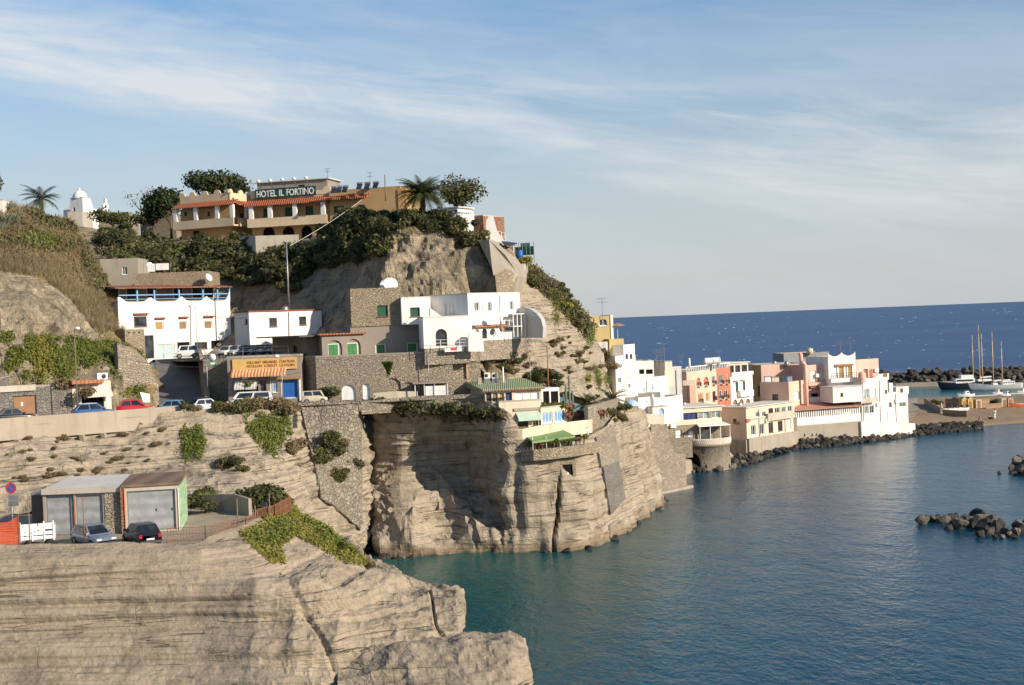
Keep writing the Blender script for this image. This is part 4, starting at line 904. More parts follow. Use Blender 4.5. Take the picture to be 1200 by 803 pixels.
stripe(root, F, 272, 432.5, 336, 439, .02, 1.0, 34, STRIPE); stripe(root, F, 276, 446, 302, 454, .02, .9, 16, STRG)
SGN = paint('ochre_sign_board', (.62, .40, .13), .6); SGT = paint('sign_brown_lettering', (.33, .10, .04), .6)
sg = extra(root, 'sign_board', SGN, lambda m: m.pbox(F, 272, 421.5, 348, 432, .04, .16))
ua, va = F.uv(289, 426.6, .16); ub, _ = F.uv(346, 427, .16); w_ = ub-ua
text_obj('VULCANO  MIRAMARE  CASA ROSA', .36, F, ua, va, .165, SGT, root, w_, 'lettering'); ua, va = F.uv(289, 431, .16); text_obj('APOLLON  LORELEY  LA PALMA', .36, F, ua, va, .165, SGT, root, w_, 'lettering')
for x, y in ((287, 442), (320, 440)): extra(root, 'air_conditioner', WPAINT, lambda m: m.pbox(F, x-3.6, y-2.2, x+3.6, y+2.2, .03, .4))
extra(root, 'drip_ledge', OCHWOOD, lambda m: m.pbox(F, 314, 442.6, 352, 444, .02, .3)); extra(root, 'pier', WPAINT, lambda m: m.pbox(F, 350, 444, 353, 470, .01, .15))
house('stone_shed', 'brown stone shed with overhanging flat roof above the restaurant', 'shed', (320, 150), (360, 142), 421, 396, 5, STONE, front=[(343, 405, 348, 414, 'wd')], roof=DMETAL, eave=1.3)
def railing(name, label, pts, h, mat, step=.9, rails=(1.0, .55, .12), r=.022, cat='railing', bars=None, root=None):
    o = root or thing(name, label, cat, tuple(pts[0])); mb = MB(); pm = MB()
    for a, b in zip(pts, pts[1:]):
        a, b = Vector(a), Vector(b); n = max(1, int((b-a).length/step))
        for q in rails: mb.tube([a+ZV*h*q, b+ZV*h*q], r, 4)
        for i in range(n+1): p = a.lerp(b, i/n); MB().tube([p-ZV*.1, p+ZV*h], r*1.3, 5).build('post', mat, o)
        if bars:
            m = int((b-a).length/bars)
            for i in range(m): p = a.lerp(b, i/m); mb.tube([p+ZV*h*rails[-1], p+ZV*h*rails[0]], r*.7, 3, cap=False)
    mb.build('rail', mat, o); return o
railing('railing', 'grey pipe railing along the parking yard above the restaurant sign', [Q(240, 143.6, 18.5), Q(300, 142.6, 18.5), Q(338, 142.6, 18.5)], .95, METAL, 1.2)
# stone wall beside the ramp
def pwall(name, label, pts, th, mat, cat='wall', cap=None, root=None, part='wall', group=None):
    # pts: (bottom point, top z)
    o = root or thing(name, label, cat, tuple(pts[0][0]), 0, group); mb = MB(); cp = MB()
    for i in range(len(pts)-1):
        (a, za), (b, zb) = pts[i], pts[i+1]; F = Fa(a, b); L = F.L
        q = lambda u, z, n: Vector((F.pt(u, 0, n).x, F.pt(u, 0, n).y, z))
        mb.hexa([q(0, a.z, 0), q(L, b.z, 0), q(L, b.z, -th), q(0, a.z, -th), q(0, za, 0), q(L, zb, 0), q(L, zb, -th), q(0, za, -th)])
        if cap: cp.hexa([q(0, za+.003, .06), q(L, zb+.003, .06), q(L, zb+.003, -th-.06), q(0, za+.003, -th-.06), q(0, za+.1, .06), q(L, zb+.1, .06), q(L, zb+.1, -th-.06), q(0, za+.1, -th-.06)])
    mb.build(part, mat, o)
    if cap: cp.build('coping', cap, o)
    return o
pwall('ramp_wall', 'dark stone wall along the right side of the ramp', [(Q(246, 141, 13.5), 15.2), (Q(240, 148, 14.5), 18.9), (Q(237, 158, 17), 19.2)], .4, STONE2)
pwall('terrace_wall', 'shaded stone wall holding the parking yard left of the restaurant', [(Q(240, 143.2, 13.5), 18.45), (Q(268, 143.0, 13.5), 18.45)], .4, STONE)
# sign post with green and white panel
o = pole('sign_post', 'post with round white and green rectangular signs at the ramp foot', 243, 446, 141, 4.6, .06, METAL, 'sign post', z=14.6)
Fs = FA(243, 140.9, 252, 140.9, 428); MB().pbox(Fs, 245, 423, 253.5, 429, 0, .08).build('sign_panel', paint('green_sign', (.08, .30, .22), .5), o); c = Fs.wp(249, 419, .04); MB().tube([c, c-Fs.Y*.08], .36, 14).build('sign_disc', WPAINT, o)
MB().pbox(Fs, 246.5, 425, 252, 427, .08, .09).build('symbol', WPAINT, o)
# --- house with green arched shutters
root, F, h, FR, FL = house('arched_house', 'grey rendered house with two arched niches and bright green shutters under a tiled eave', 'house', (378, 140), (426, 141), 421.5, 393, 6, GREY, front=[(383.6, 398.7, 401, 420.3, 'ni^'), (406, 397.2, 422.8, 419.3, 'ni^')], left=[(364, 402, 368, 415, 'wd')], roof=TILE, eave=.35)
shutter(root, F, 385, 404, 396.5, 418.6, -.18); shutter(root, F, 407.2, 403, 418.8, 417.7, -.18)
# --- stone house
root, F, h, *_ = house('stone_house', 'tall square tuff stone house with green shutters and flat roof', 'house', (412, 141.3), (503, 142.6), 420, 383, 7, GREY, front=[(440, 403, 452, 415, 'g'), (477, 401.5, 489.5, 413, 'g')], roof=FLAT, part='lower_wall', down=.5)
house('stone_house', '', '', (412, 141.2), (471.5, 142.05), 383.2, 338.5, 7, STONE, front=[(442, 358, 454.5, 371, 'dg')], par=.45, root=root)
# --- white modern house
root, F, h, FR, FL = house('white_house', 'angular white house of stacked blocks with small windows on the terrace', 'house', (550, 139.8), (611, 145.3), 400, 345, 6, WHITE,
    front=[(556, 354, 562, 365, 'w'), (571.7, 354, 576.5, 365, 'w'), (597.2, 353, 602, 363.5, 'w'), (556, 386, 562, 394, 'w^'), (565, 385, 571, 397, 'dd^'), (574, 385, 581, 393, 'w^'), (592, 375, 604.6, 388, 'gg')], left=[(521, 355.4, 534, 371.6, 'cw')], roof=FLATW, down=0)
extra(root, 'plinth', STONE2, lambda m: m.fbox(F, .05, F.L-.05, -2, -.003, -5.9, -.03))
house('white_house', '', '', (471.2, 141.05), (505.5, 141.55), 381, 350, 6.5, WHITE, front=[(480.6, 360.4, 492, 371, 'dg')], roof=FLATW, root=root, part='side_block')
_, F3, h3, *_ = house('white_house', '', '', (497, 138.6), (552, 139.6), 409, 373, 3.0, WHITE, front=[(510.5, 385.5, 524, 406, 'dd^')], roof=FLATW, root=root, part='front_block', down=0)
extra(root, 'plinth', STONE2, lambda m: m.fbox(F3, .05, F3.L-.05, -1.6, -.003, -2.9, -.03))
extra(root, 'gable_wall', WHITE, lambda m: m.prism([F3.wp(504, 373.4, -.05), F3.wp(521, 373.2, -.05), F3.wp(504, 361, -.05)], F3.Y*.6))
extra(root, 'eave', TILE, lambda m: m.slab(F, F.uv(553, 381)[0], F.uv(592, 381)[0], F.uv(570, 380.5)[1], F.uv(570, 382.5)[1], 0, .5, .06))
fr = extra(root, 'glazed_porch', WPAINT, lambda m: [m.fbox(F, u-.04, u+.04, .2, 2.5, 1.1, 1.18) for u in np.linspace(F.uv(592, 380)[0], F.uv(606, 380)[0], 4)]+[m.fbox(F, F.uv(591, 380)[0], F.uv(606, 380)[0], v, v+.08, .05, 1.2) for v in (1.25, 2.5)])
Fc = Fa(Q(604, 145.5, 18.6), Q(637, 142.2, 18.6))
tag(MB().prism([Fc.wp(x, y) for x, y in ((604.5, 396), (605, 366), (607, 361), (613, 359.5), (621, 362), (629, 367.5), (634, 374), (636.5, 384), (636, 396))], Fc.Y*.5).build('curved_wall', plaster('white_wall_greyed_for_shade', (.48, .465, .45), .6)), 'white wall with rounded top, greyed in colour for its shade, standing right of the white house', 'wall')  # white wall: its shade is put into the grey plaster colour
tag(MB().prism([F3.wp(x, y, 1.2) for x, y in ((549, 412), (549, 392), (553, 388.6), (559, 388.5), (564, 393), (566.5, 400), (567, 412))], F3.Y*.35).build('curved_wall', WHITE), 'small white wall with rounded top before the white house', 'wall')
o = thing('banner', 'white banner with a red emblem hanging below the arched door', 'banner', tuple(F3.wp(521, 412, .6))); MB().pbox(F3, 521, 406.4, 543.6, 411.6, .55, .62).build('cloth', CLOTHW, o); MB().pbox(F3, 528, 407.4, 535.5, 410.6, .62, .64).build('emblem', paint('banner_red', (.6, .08, .06), .7), o)
railing('railing', 'white rail on the terrace edge before the arched door', [F3.wp(505, 407, .9), F3.wp(550, 406, .9)], .7, WPAINT, .8)
def parasol(label, loc, h, r, mat, closed=False, n=8):
    o = thing('parasol', label, 'parasol', tuple(loc)); loc = Vector(loc); MB().tube([loc-ZV*.2, loc+ZV*h], .03, 6).build('pole', WPAINT, o)
    prof = [(.06, h*.4), (.22, h*.5), (.16, h*.8), (.03, h)] if closed else [(r, h*.8), (r*.5, h*.93), (.02, h)]
    MB().lathe(loc, prof, n, sm=False).build('canopy', mat, o); return o
parasol('brown closed parasol beside the white house arches', F.wp(588, 398, 1.0), 1.9, .5, paint('brown_cloth', (.30, .18, .10), .9), True)
# --- big retaining wall
root, F, h, *_ = house('retaining_wall', 'tall rubble stone retaining wall with white gates and blind arches under the houses', 'wall', (372, 139.3), (532, 139.3), 476, 419, 1.4, STONE2,
    front=[(400.4, 450.6, 417.2, 475, 'dw^'), (425, 449.7, 433.4, 470, 'dw^'), (451, 443, 470, 462, 'nis^'), (471, 448, 487, 463, 'nis^')], roof=CONC, down=.5)
house('retaining_wall', '', '', (338, 145.5), (372, 139.4), 476, 419, 2, STONE2, roof=CONC, root=root, part='side_wall', down=.5)
tag(MB().box(0, 0.01, 0, .01, 0, .01).build('x', CONC), 'x') if False else None
pwall('garden_wall', 'low pale pink wall before the blind stone arches', [(Q(438, 138.4, 13.6), 14.5), (Q(464, 138.2, 13.6), 14.6), (Q(490, 138.2, 13.6), 14.5)], .25, CREAM)
root = thing('carport', 'flat roofed lean-to with white panels against the stone wall', 'carport', tuple(Q(485, 138, 13.8))); Fk = Fa(Q(487, 137.6, 13.8), Q(525, 137.6, 13.8))
MB().fbox(Fk, -.2, Fk.L+.1, 1.45, 1.55, -1.8, .2).build('roof', CONC, root)
for u in (0, .9, 1.9, Fk.L): MB().fbox(Fk, u-.04, u+.04, -.1, 1.45, -.06, .02).build('post', WPAINT, root)
MB().fbox(Fk, 1.0, Fk.L-.1, .1, 1.2, -.12, -.08).build('panel', CLOTHW, root)
# --- parapets along the upper road
pts = [(Q(x, d, 12.6), z) for x, d, z in ((-250, 109.6, 14.5), (-60, 116, 14.5), (0, 119.0, 14.5), (50, 121.2, 14.5), (100, 123, 14.5), (150, 125.3, 14.5), (205, 127.5, 14.55), (214, 128, 14.4))]
pwall('road_parapet', 'long curved pale concrete parapet along the upper road', pts, .3, plaster('tan_concrete', (.40, .335, .26), .6, (.24, .19, .14)), 'parapet')
root = bpy.data.objects['road_parapet']
for i, x in enumerate(np.linspace(20, 195, 8)):
    d = 119.0+8.5*x/205; a = Q(x, d-.1, 12.6); X_ = Vector((.5, .35, 0)); MB().prism([a, a+ZV*.02-Vector((0, .7, 0)), a-Vector((0, .1, .9))], Vector((.35, 0, 0))).build('bracket', CONC, root)
pwall('road_wall', 'low stone wall on the cliff edge before the white gates', [(Q(x, d, 12.7), z) for x, d, z in ((424, 134.3, 13.9), (470, 135.3, 14.1), (500, 135.1, 14.2), (545, 134.7, 14.2), (580, 134, 14.2))], .35, STONE2)
pwall('kerb_wall', 'low stone edge wall beside the ape van and white gates', [(Q(x, d, 13), z) for x, d, z in ((345, 132.9, 14.1), (380, 133.9, 14.2), (424, 134.3, 14.1))], .35, BOUL)
# --- arched gate and cave
root, F, h, *_ = house('gate_house', 'tan wall with a blocked arch framed in orange bricks', 'wall', (526, 140.2), (564, 140.6), 458, 411.5, 3, STONE2, front=[(529, 421, 546, 445, 'nis^')], roof=CONC, down=1)
c_, d_ = F.uv(537.5, 430); 
def archring(m):
    r0, r1 = F.uv(546, 430)[0]-c_+.02, F.uv(548.6, 430)[0]-c_; v = F.uv(537.5, 429)[1]; n = 12
    for i in range(n):
        a0, a1 = math.pi*i/n, math.pi*(i+1)/n; q = lambda r, a: (c_+r*math.cos(a), v+r*math.sin(a))
        pts = [F.pt(*q(r, a), .06) for r, a in ((r0, a0), (r1, a0), (r1, a1), (r0, a1))]; m.prism(pts, F.Y*.08)
    for s in (-1, 1): m.fbox(F, min(c_+s*r0, c_+s*r1), max(c_+s*r0, c_+s*r1), F.uv(537, 445)[1], v, -.02, .06)
extra(root, 'arch_surround', plaster('orange_brick_trim', (.52, .30, .17), .4), archring)
V_, F_ = rock_mesh(55, 4); V_ = V_*np.array([1.75, 1.9, 2.2])+.16*fbm(V_*3.0, 3, 8)[:, None]*V_+np.array(P(573, 441, 142.2)); tag(npmesh('rock_mound', V_, F_, rock('brown_mound_rock', (.30, .22, .13), (.25, .18, .11), (.2, .15, .1), .2, pit=.5)), 'rounded brown rock mound behind the two white air conditioners', 'rock')
Fv = FA(565, 139.3, 585, 139.3, 446)
for i, x in enumerate((571, 580)):
    o = thing('air_conditioner', 'white air conditioner %s before the brown rock mound' % ('left of its twin' if i == 0 else 'right of its twin beside a pipe'), 'air conditioner', tuple(Fv.wp(x, 445))); MB().pbox(Fv, x-3.6, 437, x+3.6, 443.5, 0, .35).build('case', WPAINT, o); c = Fv.wp(x-.8, 440.2, .36); MB().tube([c, c-Fv.Y*.03], .17, 12).build('fan_grille', DMETAL, o); MB().pbox(Fv, x-3.6, 443.5, x+3.6, 450, .05, .3).build('stand', METAL, o)
pole('chimney_pipe', 'white pipe standing beside the brown rock mound', 590, 449, 138.5, 1.6, .1, WPAINT, 'pipe')
# --- green roofed house and terraces
root, F, h, FR, FL = house('green_roofed_house', 'cliff edge house with pale green sheet roof and cream lower walls', 'house', (569, 133.8), (634, 135.1), 474, 458, 7, CREAM,
    front=[(569.5, 460, 576, 471, 'wd'), (577.5, 460, 583.5, 471, 'oc'), (585, 460, 591, 471, 'oc'), (592.5, 460, 600, 471, 'gl'), (603.5, 459.5, 632, 470, 'cw')], left=[(548, 461, 554, 468, 'wd')], roof=GREENR, eave=.35, lean=.55, down=.4)
_, FG2, *_ = house('green_roofed_house', '', '', (586, 133.4), (634, 134.5), 508, 472, 4, CREAM, front=[(589.7, 489.5, 597, 503, 'dd'), (607, 491.5, 619, 501, 'wd'), (624, 487.5, 630.7, 499, 'wd')], root=root, part='lower_wall', down=2)
extra(root, 'string_course', CONC, lambda m: m.pbox(FG2, 602, 479, 633, 480.4, .005, .12)); stripe(root, FG2, 604.5, 484, 632, 490.5, .02, .9, 1, [CLOTHG])
extra(root, 'fascia', TILED, lambda m: m.fbox(F, -.35, F.L+.35, h-.12, h, .3, .38)); extra(root, 'chimney', CONC, lambda m: m.fbox(F, .2, .6, h+.1, h+1.1, -4.4, -4))
root, F, h, *_ = house('blue_window_room', 'cream terrace room with light blue window panels and plants on its roof', 'building', (634.5, 134.3), (665, 137.5), 503, 479, 3, CREAM, front=[(636, 483, 647.5, 496, 'bl'), (650, 481, 663.5, 494.5, 'bl')], roof=FLAT, down=2)
root, F, h, *_ = house('white_porch', 'white porch frame beside the green sheet roof', 'porch', (635, 138.5), (656, 139.3), 476, 457, 2.5, WHITE, front=[(636.5, 458.5, 644, 474, 'o'), (645.5, 458.5, 654.5, 474, 'o')], roof=WPAINT, down=1.5)
pt = [(600, 508, 131.3), (612, 503, 131.1), (633, 498.6, 131.8), (652, 496.5, 132.8), (672, 494, 134.2), (694, 491.5, 136.2)]
pwall('terrace_parapet', 'curved cream terrace parapet above the green awning', [(P(x, y, d)-ZV*1.3, P(x, y, d).z) for x, y, d in pt], .2, CREAM, 'wall')
MB().add([P(x, y, d)-ZV*.7 for x, y, d in pt]+[Q(694, 140.5, P(694, 491.5, 136.2).z-.7), Q(634, 140, P(633, 498, 131.8).z-.6), Q(600, 134, P(600, 508, 131.3).z-.7)], [tuple(range(9))]).build('terrace_floor', FLAT, bpy.data.objects['terrace_parapet'])
# green awning terrace
root = thing('awning', 'green cloth awning over a small rock terrace with plants', 'awning', tuple(P(645, 527, 130.6))); aw = [P(614.5, 510.8, 132), P(659.5, 503.6, 133.4), P(672.5, 510, 130.8), P(623.5, 516.5, 129.6)]
MB().prism(aw, (0, 0, -.05)).build('canopy', GREENA, root); MB().prism([aw[3], aw[2], aw[2]-ZV*.28, aw[3]-ZV*.28], (0, .03, 0)).build('valance', GREENA, root)
for x, d in ((624, 129.8), (640, 130.2), (656, 130.5), (671, 130.9)): p = P(x, 512, d); MB().tube([Vector((p.x, p.y, 9)), p], .04, 6).build('post', WPAINT, root)
pw_ = [(P(x, y, d)-ZV*1.0, P(x, y, d).z) for x, y, d in ((610, 528.5, 130.2), (625, 527.5, 129.4), (645, 525.6, 129.6), (672, 522.6, 130.6), (702, 518, 134.2))]
pwall('terrace_wall', 'low stone wall on the rock edge under the green awning', pw_, .3, STONE, 'wall')
MB().add([Vector((a.x, a.y, z-.25)) for a, z in pw_]+[Q(700, 139, 10.2), Q(640, 134.5, 9.4), Q(612, 133.5, 9.2)], [tuple(range(8))]).build('terrace_floor', FLAT, bpy.data.objects['terrace_wall.001'])
house('terrace_room', 'white walled room under the curved cream parapet beside the green awning', 'building', (622, 132.6), (690, 135.6), 525, 508, 2, WHITE2, front=[(626, 513, 632, 524, 'dbr'), (637, 513, 644, 522, 'w'), (647, 512, 652, 524, 'o'), (655, 511, 660, 523, 'dg'), (664, 511, 668, 522, 'dw'), (674, 507, 681, 520, 'o'), (683, 505.5, 689, 520, 'dw')], down=1)
p, n = hit(664, 549); F = Fa(p-Vector((.55, 0, .6))+Vector((0, -.25, 0)), p+Vector((.55, .15, -.6))+Vector((0, -.25, 0)))
o = thing('window', 'dark square window in a stone frame cut into the cliff face', 'window', tuple(F.A), F.rz); MB().fbox(F, -.3, F.L+.3, 1.0, 1.35, -.6, .12).fbox(F, -.3, 0, -.15, 1.0, -.6, .1).fbox(F, F.L, F.L+.3, -.15, 1.0, -.6, .1).build('surround', STONE, o); MB().fbox(F, 0, F.L, 0, 1.0, -.6, -.02).build('recess', DARK, o); MB().fbox(F, .35, .75, .0, .22, -.02, .03).build('sill_block', WPAINT, o)
def patch(name, label, quad, mat, off=.25, n=26, kind=None, cat='wall', thick=.3):
    A = []
    for j in range(n):
        row = []
        for i in range(n):
            u, v = i/(n-1), j/(n-1); x = (quad[0][0]*(1-u)+quad[1][0]*u)*(1-v)+(quad[3][0]*(1-u)+quad[2][0]*u)*v; y = (quad[0][1]*(1-u)+quad[1][1]*u)*(1-v)+(quad[3][1]*(1-u)+quad[2][1]*u)*v
            p, nr = hit(x, y)
            if p is None: p = Vector(A[-1][i]) if A else (Vector(row[-1]) if row else P(x, y, 133))
            row.append(tuple(p))
        A.append(row)
    G = np.array(A)
    for _ in range(6):
        H = G.copy(); H[1:-1] = (G[:-2]+2*G[1:-1]+G[2:])/4; G = H.copy(); G[:, 1:-1] = (H[:, :-2]+2*H[:, 1:-1]+H[:, 2:])/4
    nn = np.cross(np.gradient(G, axis=1), np.gradient(G, axis=0)); nn /= np.linalg.norm(nn, axis=2, keepdims=True); nn *= np.sign((nn*(np.array(CAM)-G)).sum())
    T = G+nn*off; Bk = G-nn*thick; V = np.concatenate([T.reshape(-1, 3), Bk.reshape(-1, 3)]); k = n*n; F = []
    for j in range(n-1):
        for i in range(n-1): q = j*n+i; F.append((q, q+n, q+n+1, q+1))
    ed = [j for j in range(n)]+[i*n+n-1 for i in range(1, n)]+[(n-1)*n+i for i in range(n-2, -1, -1)]+[i*n for i in range(n-2, 0, -1)]
    for a, b in zip(ed, ed[1:]+ed[:1]): F.append((a, b, b+k, a+k))
    return tag(npmesh(name, V, F, mat), label, cat)
patch('boulder_wall', 'high wall of rough pale boulders holding up the road left of the dark cleft', [(352, 478), (421, 476), (422, 622), (374, 582)], BOUL, .3, 34)
patch('masonry_face', 'reddish rubble masonry patch on the cliff right of the green awning', [(693, 496), (716, 500), (724, 540), (702, 548)], STONE2, .3)
patch('masonry_slab', 'grey stone facing slab leaning on the cliff above the water', [(703, 538), (721, 534), (731, 585), (713, 603)], STONEG, .25)
# ================================================================== HOTEL
HB = plaster('hotel_tan_plaster', (.52, .345, .17), .25, (.35, .25, .15)); HL = plaster('hotel_cream_plaster', (.68, .53, .35), .25, (.4, .3, .2))
root, F, h, FR, FL = house('hotel', 'tan two storey hotel with red awning roofs and a green sign on the hill', 'hotel', (213, 198.5), (271, 195), 283, 247, 5.6, HB,
    front=[(226, 247.6, 232, 258, 'dg'), (226, 270.5, 234, 276, 'o'), (216, 248, 219, 253, 'wd'), (243, 248, 246, 253, 'wd')], right=[(281, 250, 286, 259, 'dg'), (291, 249, 294, 258, 'dg')], down=3)
ht, hu = F.uv(213, 238)[1], F.L
def cren(f, L, n, base, hh):
    def g(m):
        m.fbox(f, 0, L, base, base+hh, -.25, 0); st = L/n
        for i in range(n+1):
            c = min(L-.35, max(.35, i*st)); k = 6; arc = [(c+.55*math.cos(math.pi*q/k), base+hh-.02+.55*math.sin(math.pi*q/k)) for q in range(k+1)]
            m.prism([f.pt(u, v, -.002) for u, v in arc], f.Y*.245)
    return g
extra(root, 'upper_wall', HB, lambda m: m.fbox(F, 0, hu, h, F.uv(271, 233)[1]-.05, -5.4, -.3))
vt = F.uv(271, 234)[1]
extra(root, 'parapet', HL, cren(F, hu, 4, vt-.1, 1.1)); extra(root, 'parapet', HL, cren(FR, 5.6, 2, vt-.1, 1.1))
RFT = tiles('hotel_red_tiles', (.40, .12, .055), (.50, .17, .08))
extra(root, 'awning_roof', RFT, lambda m: m.slab(F, -.4, hu+1.5, vt, vt-.75, 0, 1.6, .1)); extra(root, 'awning_roof', RFT, lambda m: m.slab(FR, -.1, 5.6, vt, vt-.7, 0, 1.5, .1))
vb = F.uv(271, 256)[1]
extra(root, 'balcony', HL, lambda m: (m.fbox(F, -.3, hu+1.5, vb-1.15, vb, 1.25, 1.4), m.fbox(F, -.3, hu+1.5, vb-1.15, vb-.95, .004, 1.25))); extra(root, 'balcony', HL, lambda m: m.fbox(FR, -.1, 5.6, vb-1.15, vb, 1.25, 1.4))
for u in (.1, hu*.42, hu*.85, hu+1.2): extra(root, 'column', WHITE, lambda m: m.fbox(F, u-.28, u+.28, vb, vt-.8, 1.0, 1.4))
for u in (2.2, 4.3): extra(root, 'column', WHITE, lambda m: m.fbox(FR, u-.28, u+.28, vb, vt-.75, 1.0, 1.4))
# main block
_, Fm, hm, FmR, _ = house('hotel', '', '', (296, 194.5), (388, 191.5), 283, 234, 8, HB, front=[(308.5, 244, 317, 254, 'dg'), (334, 243, 343, 253, 'dg'), (358, 241.5, 367, 251.8, 'dg'), (308, 266, 322, 282, 'o^'), (331, 265.5, 345, 282, 'o^'), (353, 264.5, 366, 282, 'o^'), (370, 264, 384, 282, 'o^')], root=root, part='main_wall', down=3)
vm = Fm.uv(388, 233.5)[1]; um = Fm.L
extra(root, 'awning_roof', RFT, lambda m: m.slab(Fm, -.4, um+.2, vm+.5, vm-.35, 0, 1.7, .1)); vb2 = Fm.uv(388, 252)[1]
extra(root, 'balcony', HL, lambda m: (m.fbox(Fm, 0, um+.1, vb2-1.2, vb2, 1.3, 1.45), m.fbox(Fm, 0, um+.1, vb2-1.2, vb2-1.0, .004, 1.3)))
for x in (299, 321, 350, 383): u = Fm.uv(x, 245)[0]; extra(root, 'column', WHITE, lambda m: m.fbox(Fm, u-.3, u+.3, vb2, vm-.4, 1.1, 1.45))
extra(root, 'parapet', HL, cren(Fm, um, 3, vm+.45, .9))
SG = paint('dark_green_sign', (.015, .06, .05), .4)
vs0 = Fm.uv(350, 232.5)[1]; ua, ub = Fm.uv(300, 233)[0], Fm.uv(371, 229)[0]
sg = extra(root, 'sign_board', SG, lambda m: m.fbox(Fm, ua, ub, vm+.7, vm+1.95, .12, .26)); wt = ub-ua-.5; [text_obj(s_, 1.25, Fm, ua+.25+wt*a_, vm+.88, .262, WHITE, root, wt*b_, 'lettering', .03) for s_, a_, b_ in (('HOTEL', 0, .345), ('IL', .395, .08), ('FORTINO', .525, .475))]
for k in range(5):
    u = ua+.9+(ub-ua-1.4)*k/4.3; la = extra(root, 'sign_lamp', METAL, lambda m: m.tube([Fm.pt(u, vm+1.9, .2), Fm.pt(u, vm+3.0, .9)], .05, 5)); MB().lathe(Fm.pt(u, vm+3.0, .95), [(.02, .22), (.26, .12), (.26, -.12), (.02, -.22)], 8).build('lamp_head', WPAINT, la)
house('hotel', '', '', (302, 197.5), (384, 195), 235, 215, 5, GREY, front=[(349, 216.5, 357, 221, 'wd')], roof=FLATW, eave=.35, root=root, part='attic_wall')
# right wing
_, Fw, hw_, *_ = house('hotel', '', '', (388, 191), (471, 188), 283, 223.5, 8, HB, front=[(391, 241.5, 403, 249, 'dg'), (420, 240, 428, 248, 'dg')], right=[], root=root, part='wing_wall', down=3, par=.5)
extra(root, 'awning_roof', RFT, lambda m: m.slab(Fw, .1, 6, hw_-.7, hw_-1.3, .002, 1.3, .1)); extra(root, 'end_wall', ORANGE, lambda m: m.pbox(Fw, 466, 221.5, 476, 245, -2.2, .12))
def antenna(label, px, py, d, h, w_=1.0):
    b = P(px, py, d); o = thing('antenna', label, 'antenna', tuple(b)); mb = MB(); mb.tube([b-ZV*.5, b+ZV*h], .035, 5); mb.build('mast', METAL, o); m2 = MB()
    for k, z in enumerate((h, h*.78)):
        m2.tube([b+ZV*z-Vector((w_*.7, 0, 0)), b+ZV*z+Vector((w_*.7, 0, 0))], .022, 4)
        for i in range(5): p = b+ZV*z+Vector((w_*(-.6+.3*i), 0, 0)); m2.tube([p-Vector((0, .3, .1)), p+Vector((0, .3, .1))], .014, 3)
    m2.build('boom', METAL, o); return o
antenna('thin antenna on the hotel attic roof', 384, 212, 190, 1.6, .5); antenna('thin antenna among the solar panels', 434, 222, 187, 2.2, .5)
pole('utility_pole', 'dark pole rising from the hotel wing roof', 452, 232, 182, 3.0, .1, WOODP, 'pole')
for i, (x, y, lb) in enumerate([(391, 227, 'first'), (397, 226.5, 'second'), (404, 226, 'third'), (421, 222.6, 'fourth'), (430, 222, 'fifth'), (440, 221.2, 'sixth')]):
    b = P(x, y, 188); o = thing('solar_panel', 'tilted solar water heater panel on the hotel roof, %s from the left' % lb, 'solar panel', tuple(b), R(-25), 'solar heaters on the hotel roof'); c = Vector((.35, -.25, 0))
    MB().hexa([b+Vector(v) for v in ((-.4, -.4, 0), (.3, -.6, 0), (.45, .1, .7), (-.25, .3, .7), (-.4, -.4, .08), (.3, -.6, .08), (.45, .1, .78), (-.25, .3, .78))]).build('collector', CGL, o); mb = MB(); cyl_x(mb, b+Vector((.1, .3, .85)), (1.3, -.3, 0), .18, .8, 10); mb.build('tank', METAL, o)
pwall('garden_wall', 'pale stone wall with steps below the hotel arches', [(P(282, 294, 186)-ZV*1, P(282, 277, 186).z), (P(300, 296, 180)-ZV*1, P(300, 276.5, 180).z), (P(350, 290, 180)-ZV*1, P(350, 275, 180).z)], .4, CONCL)
# ================================================================== CHURCH AND HILLTOP
root, F, h, *_ = house('church', 'small white church with domed bell tower and open belfry', 'church', (83, 251), (98, 250), 264, 233, 2.2, WHITE, front=[(85.5, 243, 88, 248, 'o^')], right=[], down=2)
c = F.pt(F.L/2, h, -1.1); MB().lathe(c, [(1.3, 0), (1.3, .35), (1.12, .85), (.75, 1.25), (.3, 1.45), (.1, 1.5), (.1, 1.85), (.02, 1.9)], 14).build('dome', WHITE, root)
Fn = Fa(P(98, 264, 253.5), Q(131, 259, P(98, 264, 253.5).z)); nh = Fn.uv(99, 244)[1]; pk_ = Fn.uv(106, 233.5)
MB().prism([Fn.pt(-.2, -2), Fn.pt(-.2, nh), Fn.pt(*pk_), Fn.pt(2.4, nh), Fn.pt(4.9, Fn.uv(131, 247)[1]), Fn.pt(4.9, -2)], Fn.Y*5).build('nave', WHITE, root)
MB().prism([Fn.wp(x, y, .3) for x, y in ((121, 248), (121, 240), (123, 238), (123.7, 232.5), (124.5, 232.5), (125.5, 238), (127, 240), (127, 248))], Fn.Y*.5).build('belfry', WHITE, root)
MB().pbox(Fn, 123, 240.5, 125, 244, .3, .33).build('belfry_opening', DARK, root)
house('stone_hut', 'plain tan hut on the ridge below the white church', 'hut', (80, 235), (97, 235), 268, 249, 6, CONCL, down=2)
house('ridge_wall_house', 'long low dark stone building among the trees left of the hotel', 'building', (116, 225), (152, 225), 270, 251, 6, STONE, down=2)
house('garden_store', 'shaded plain stone block between the trees and the hotel', 'building', (165, 214), (207, 212), 280, 255, 5, STONE, down=3)
house('hut', 'small white corner hut at the left edge of the hill', 'hut', (-20, 150), (4, 150), 252, 236, 3, WHITE2, down=2)
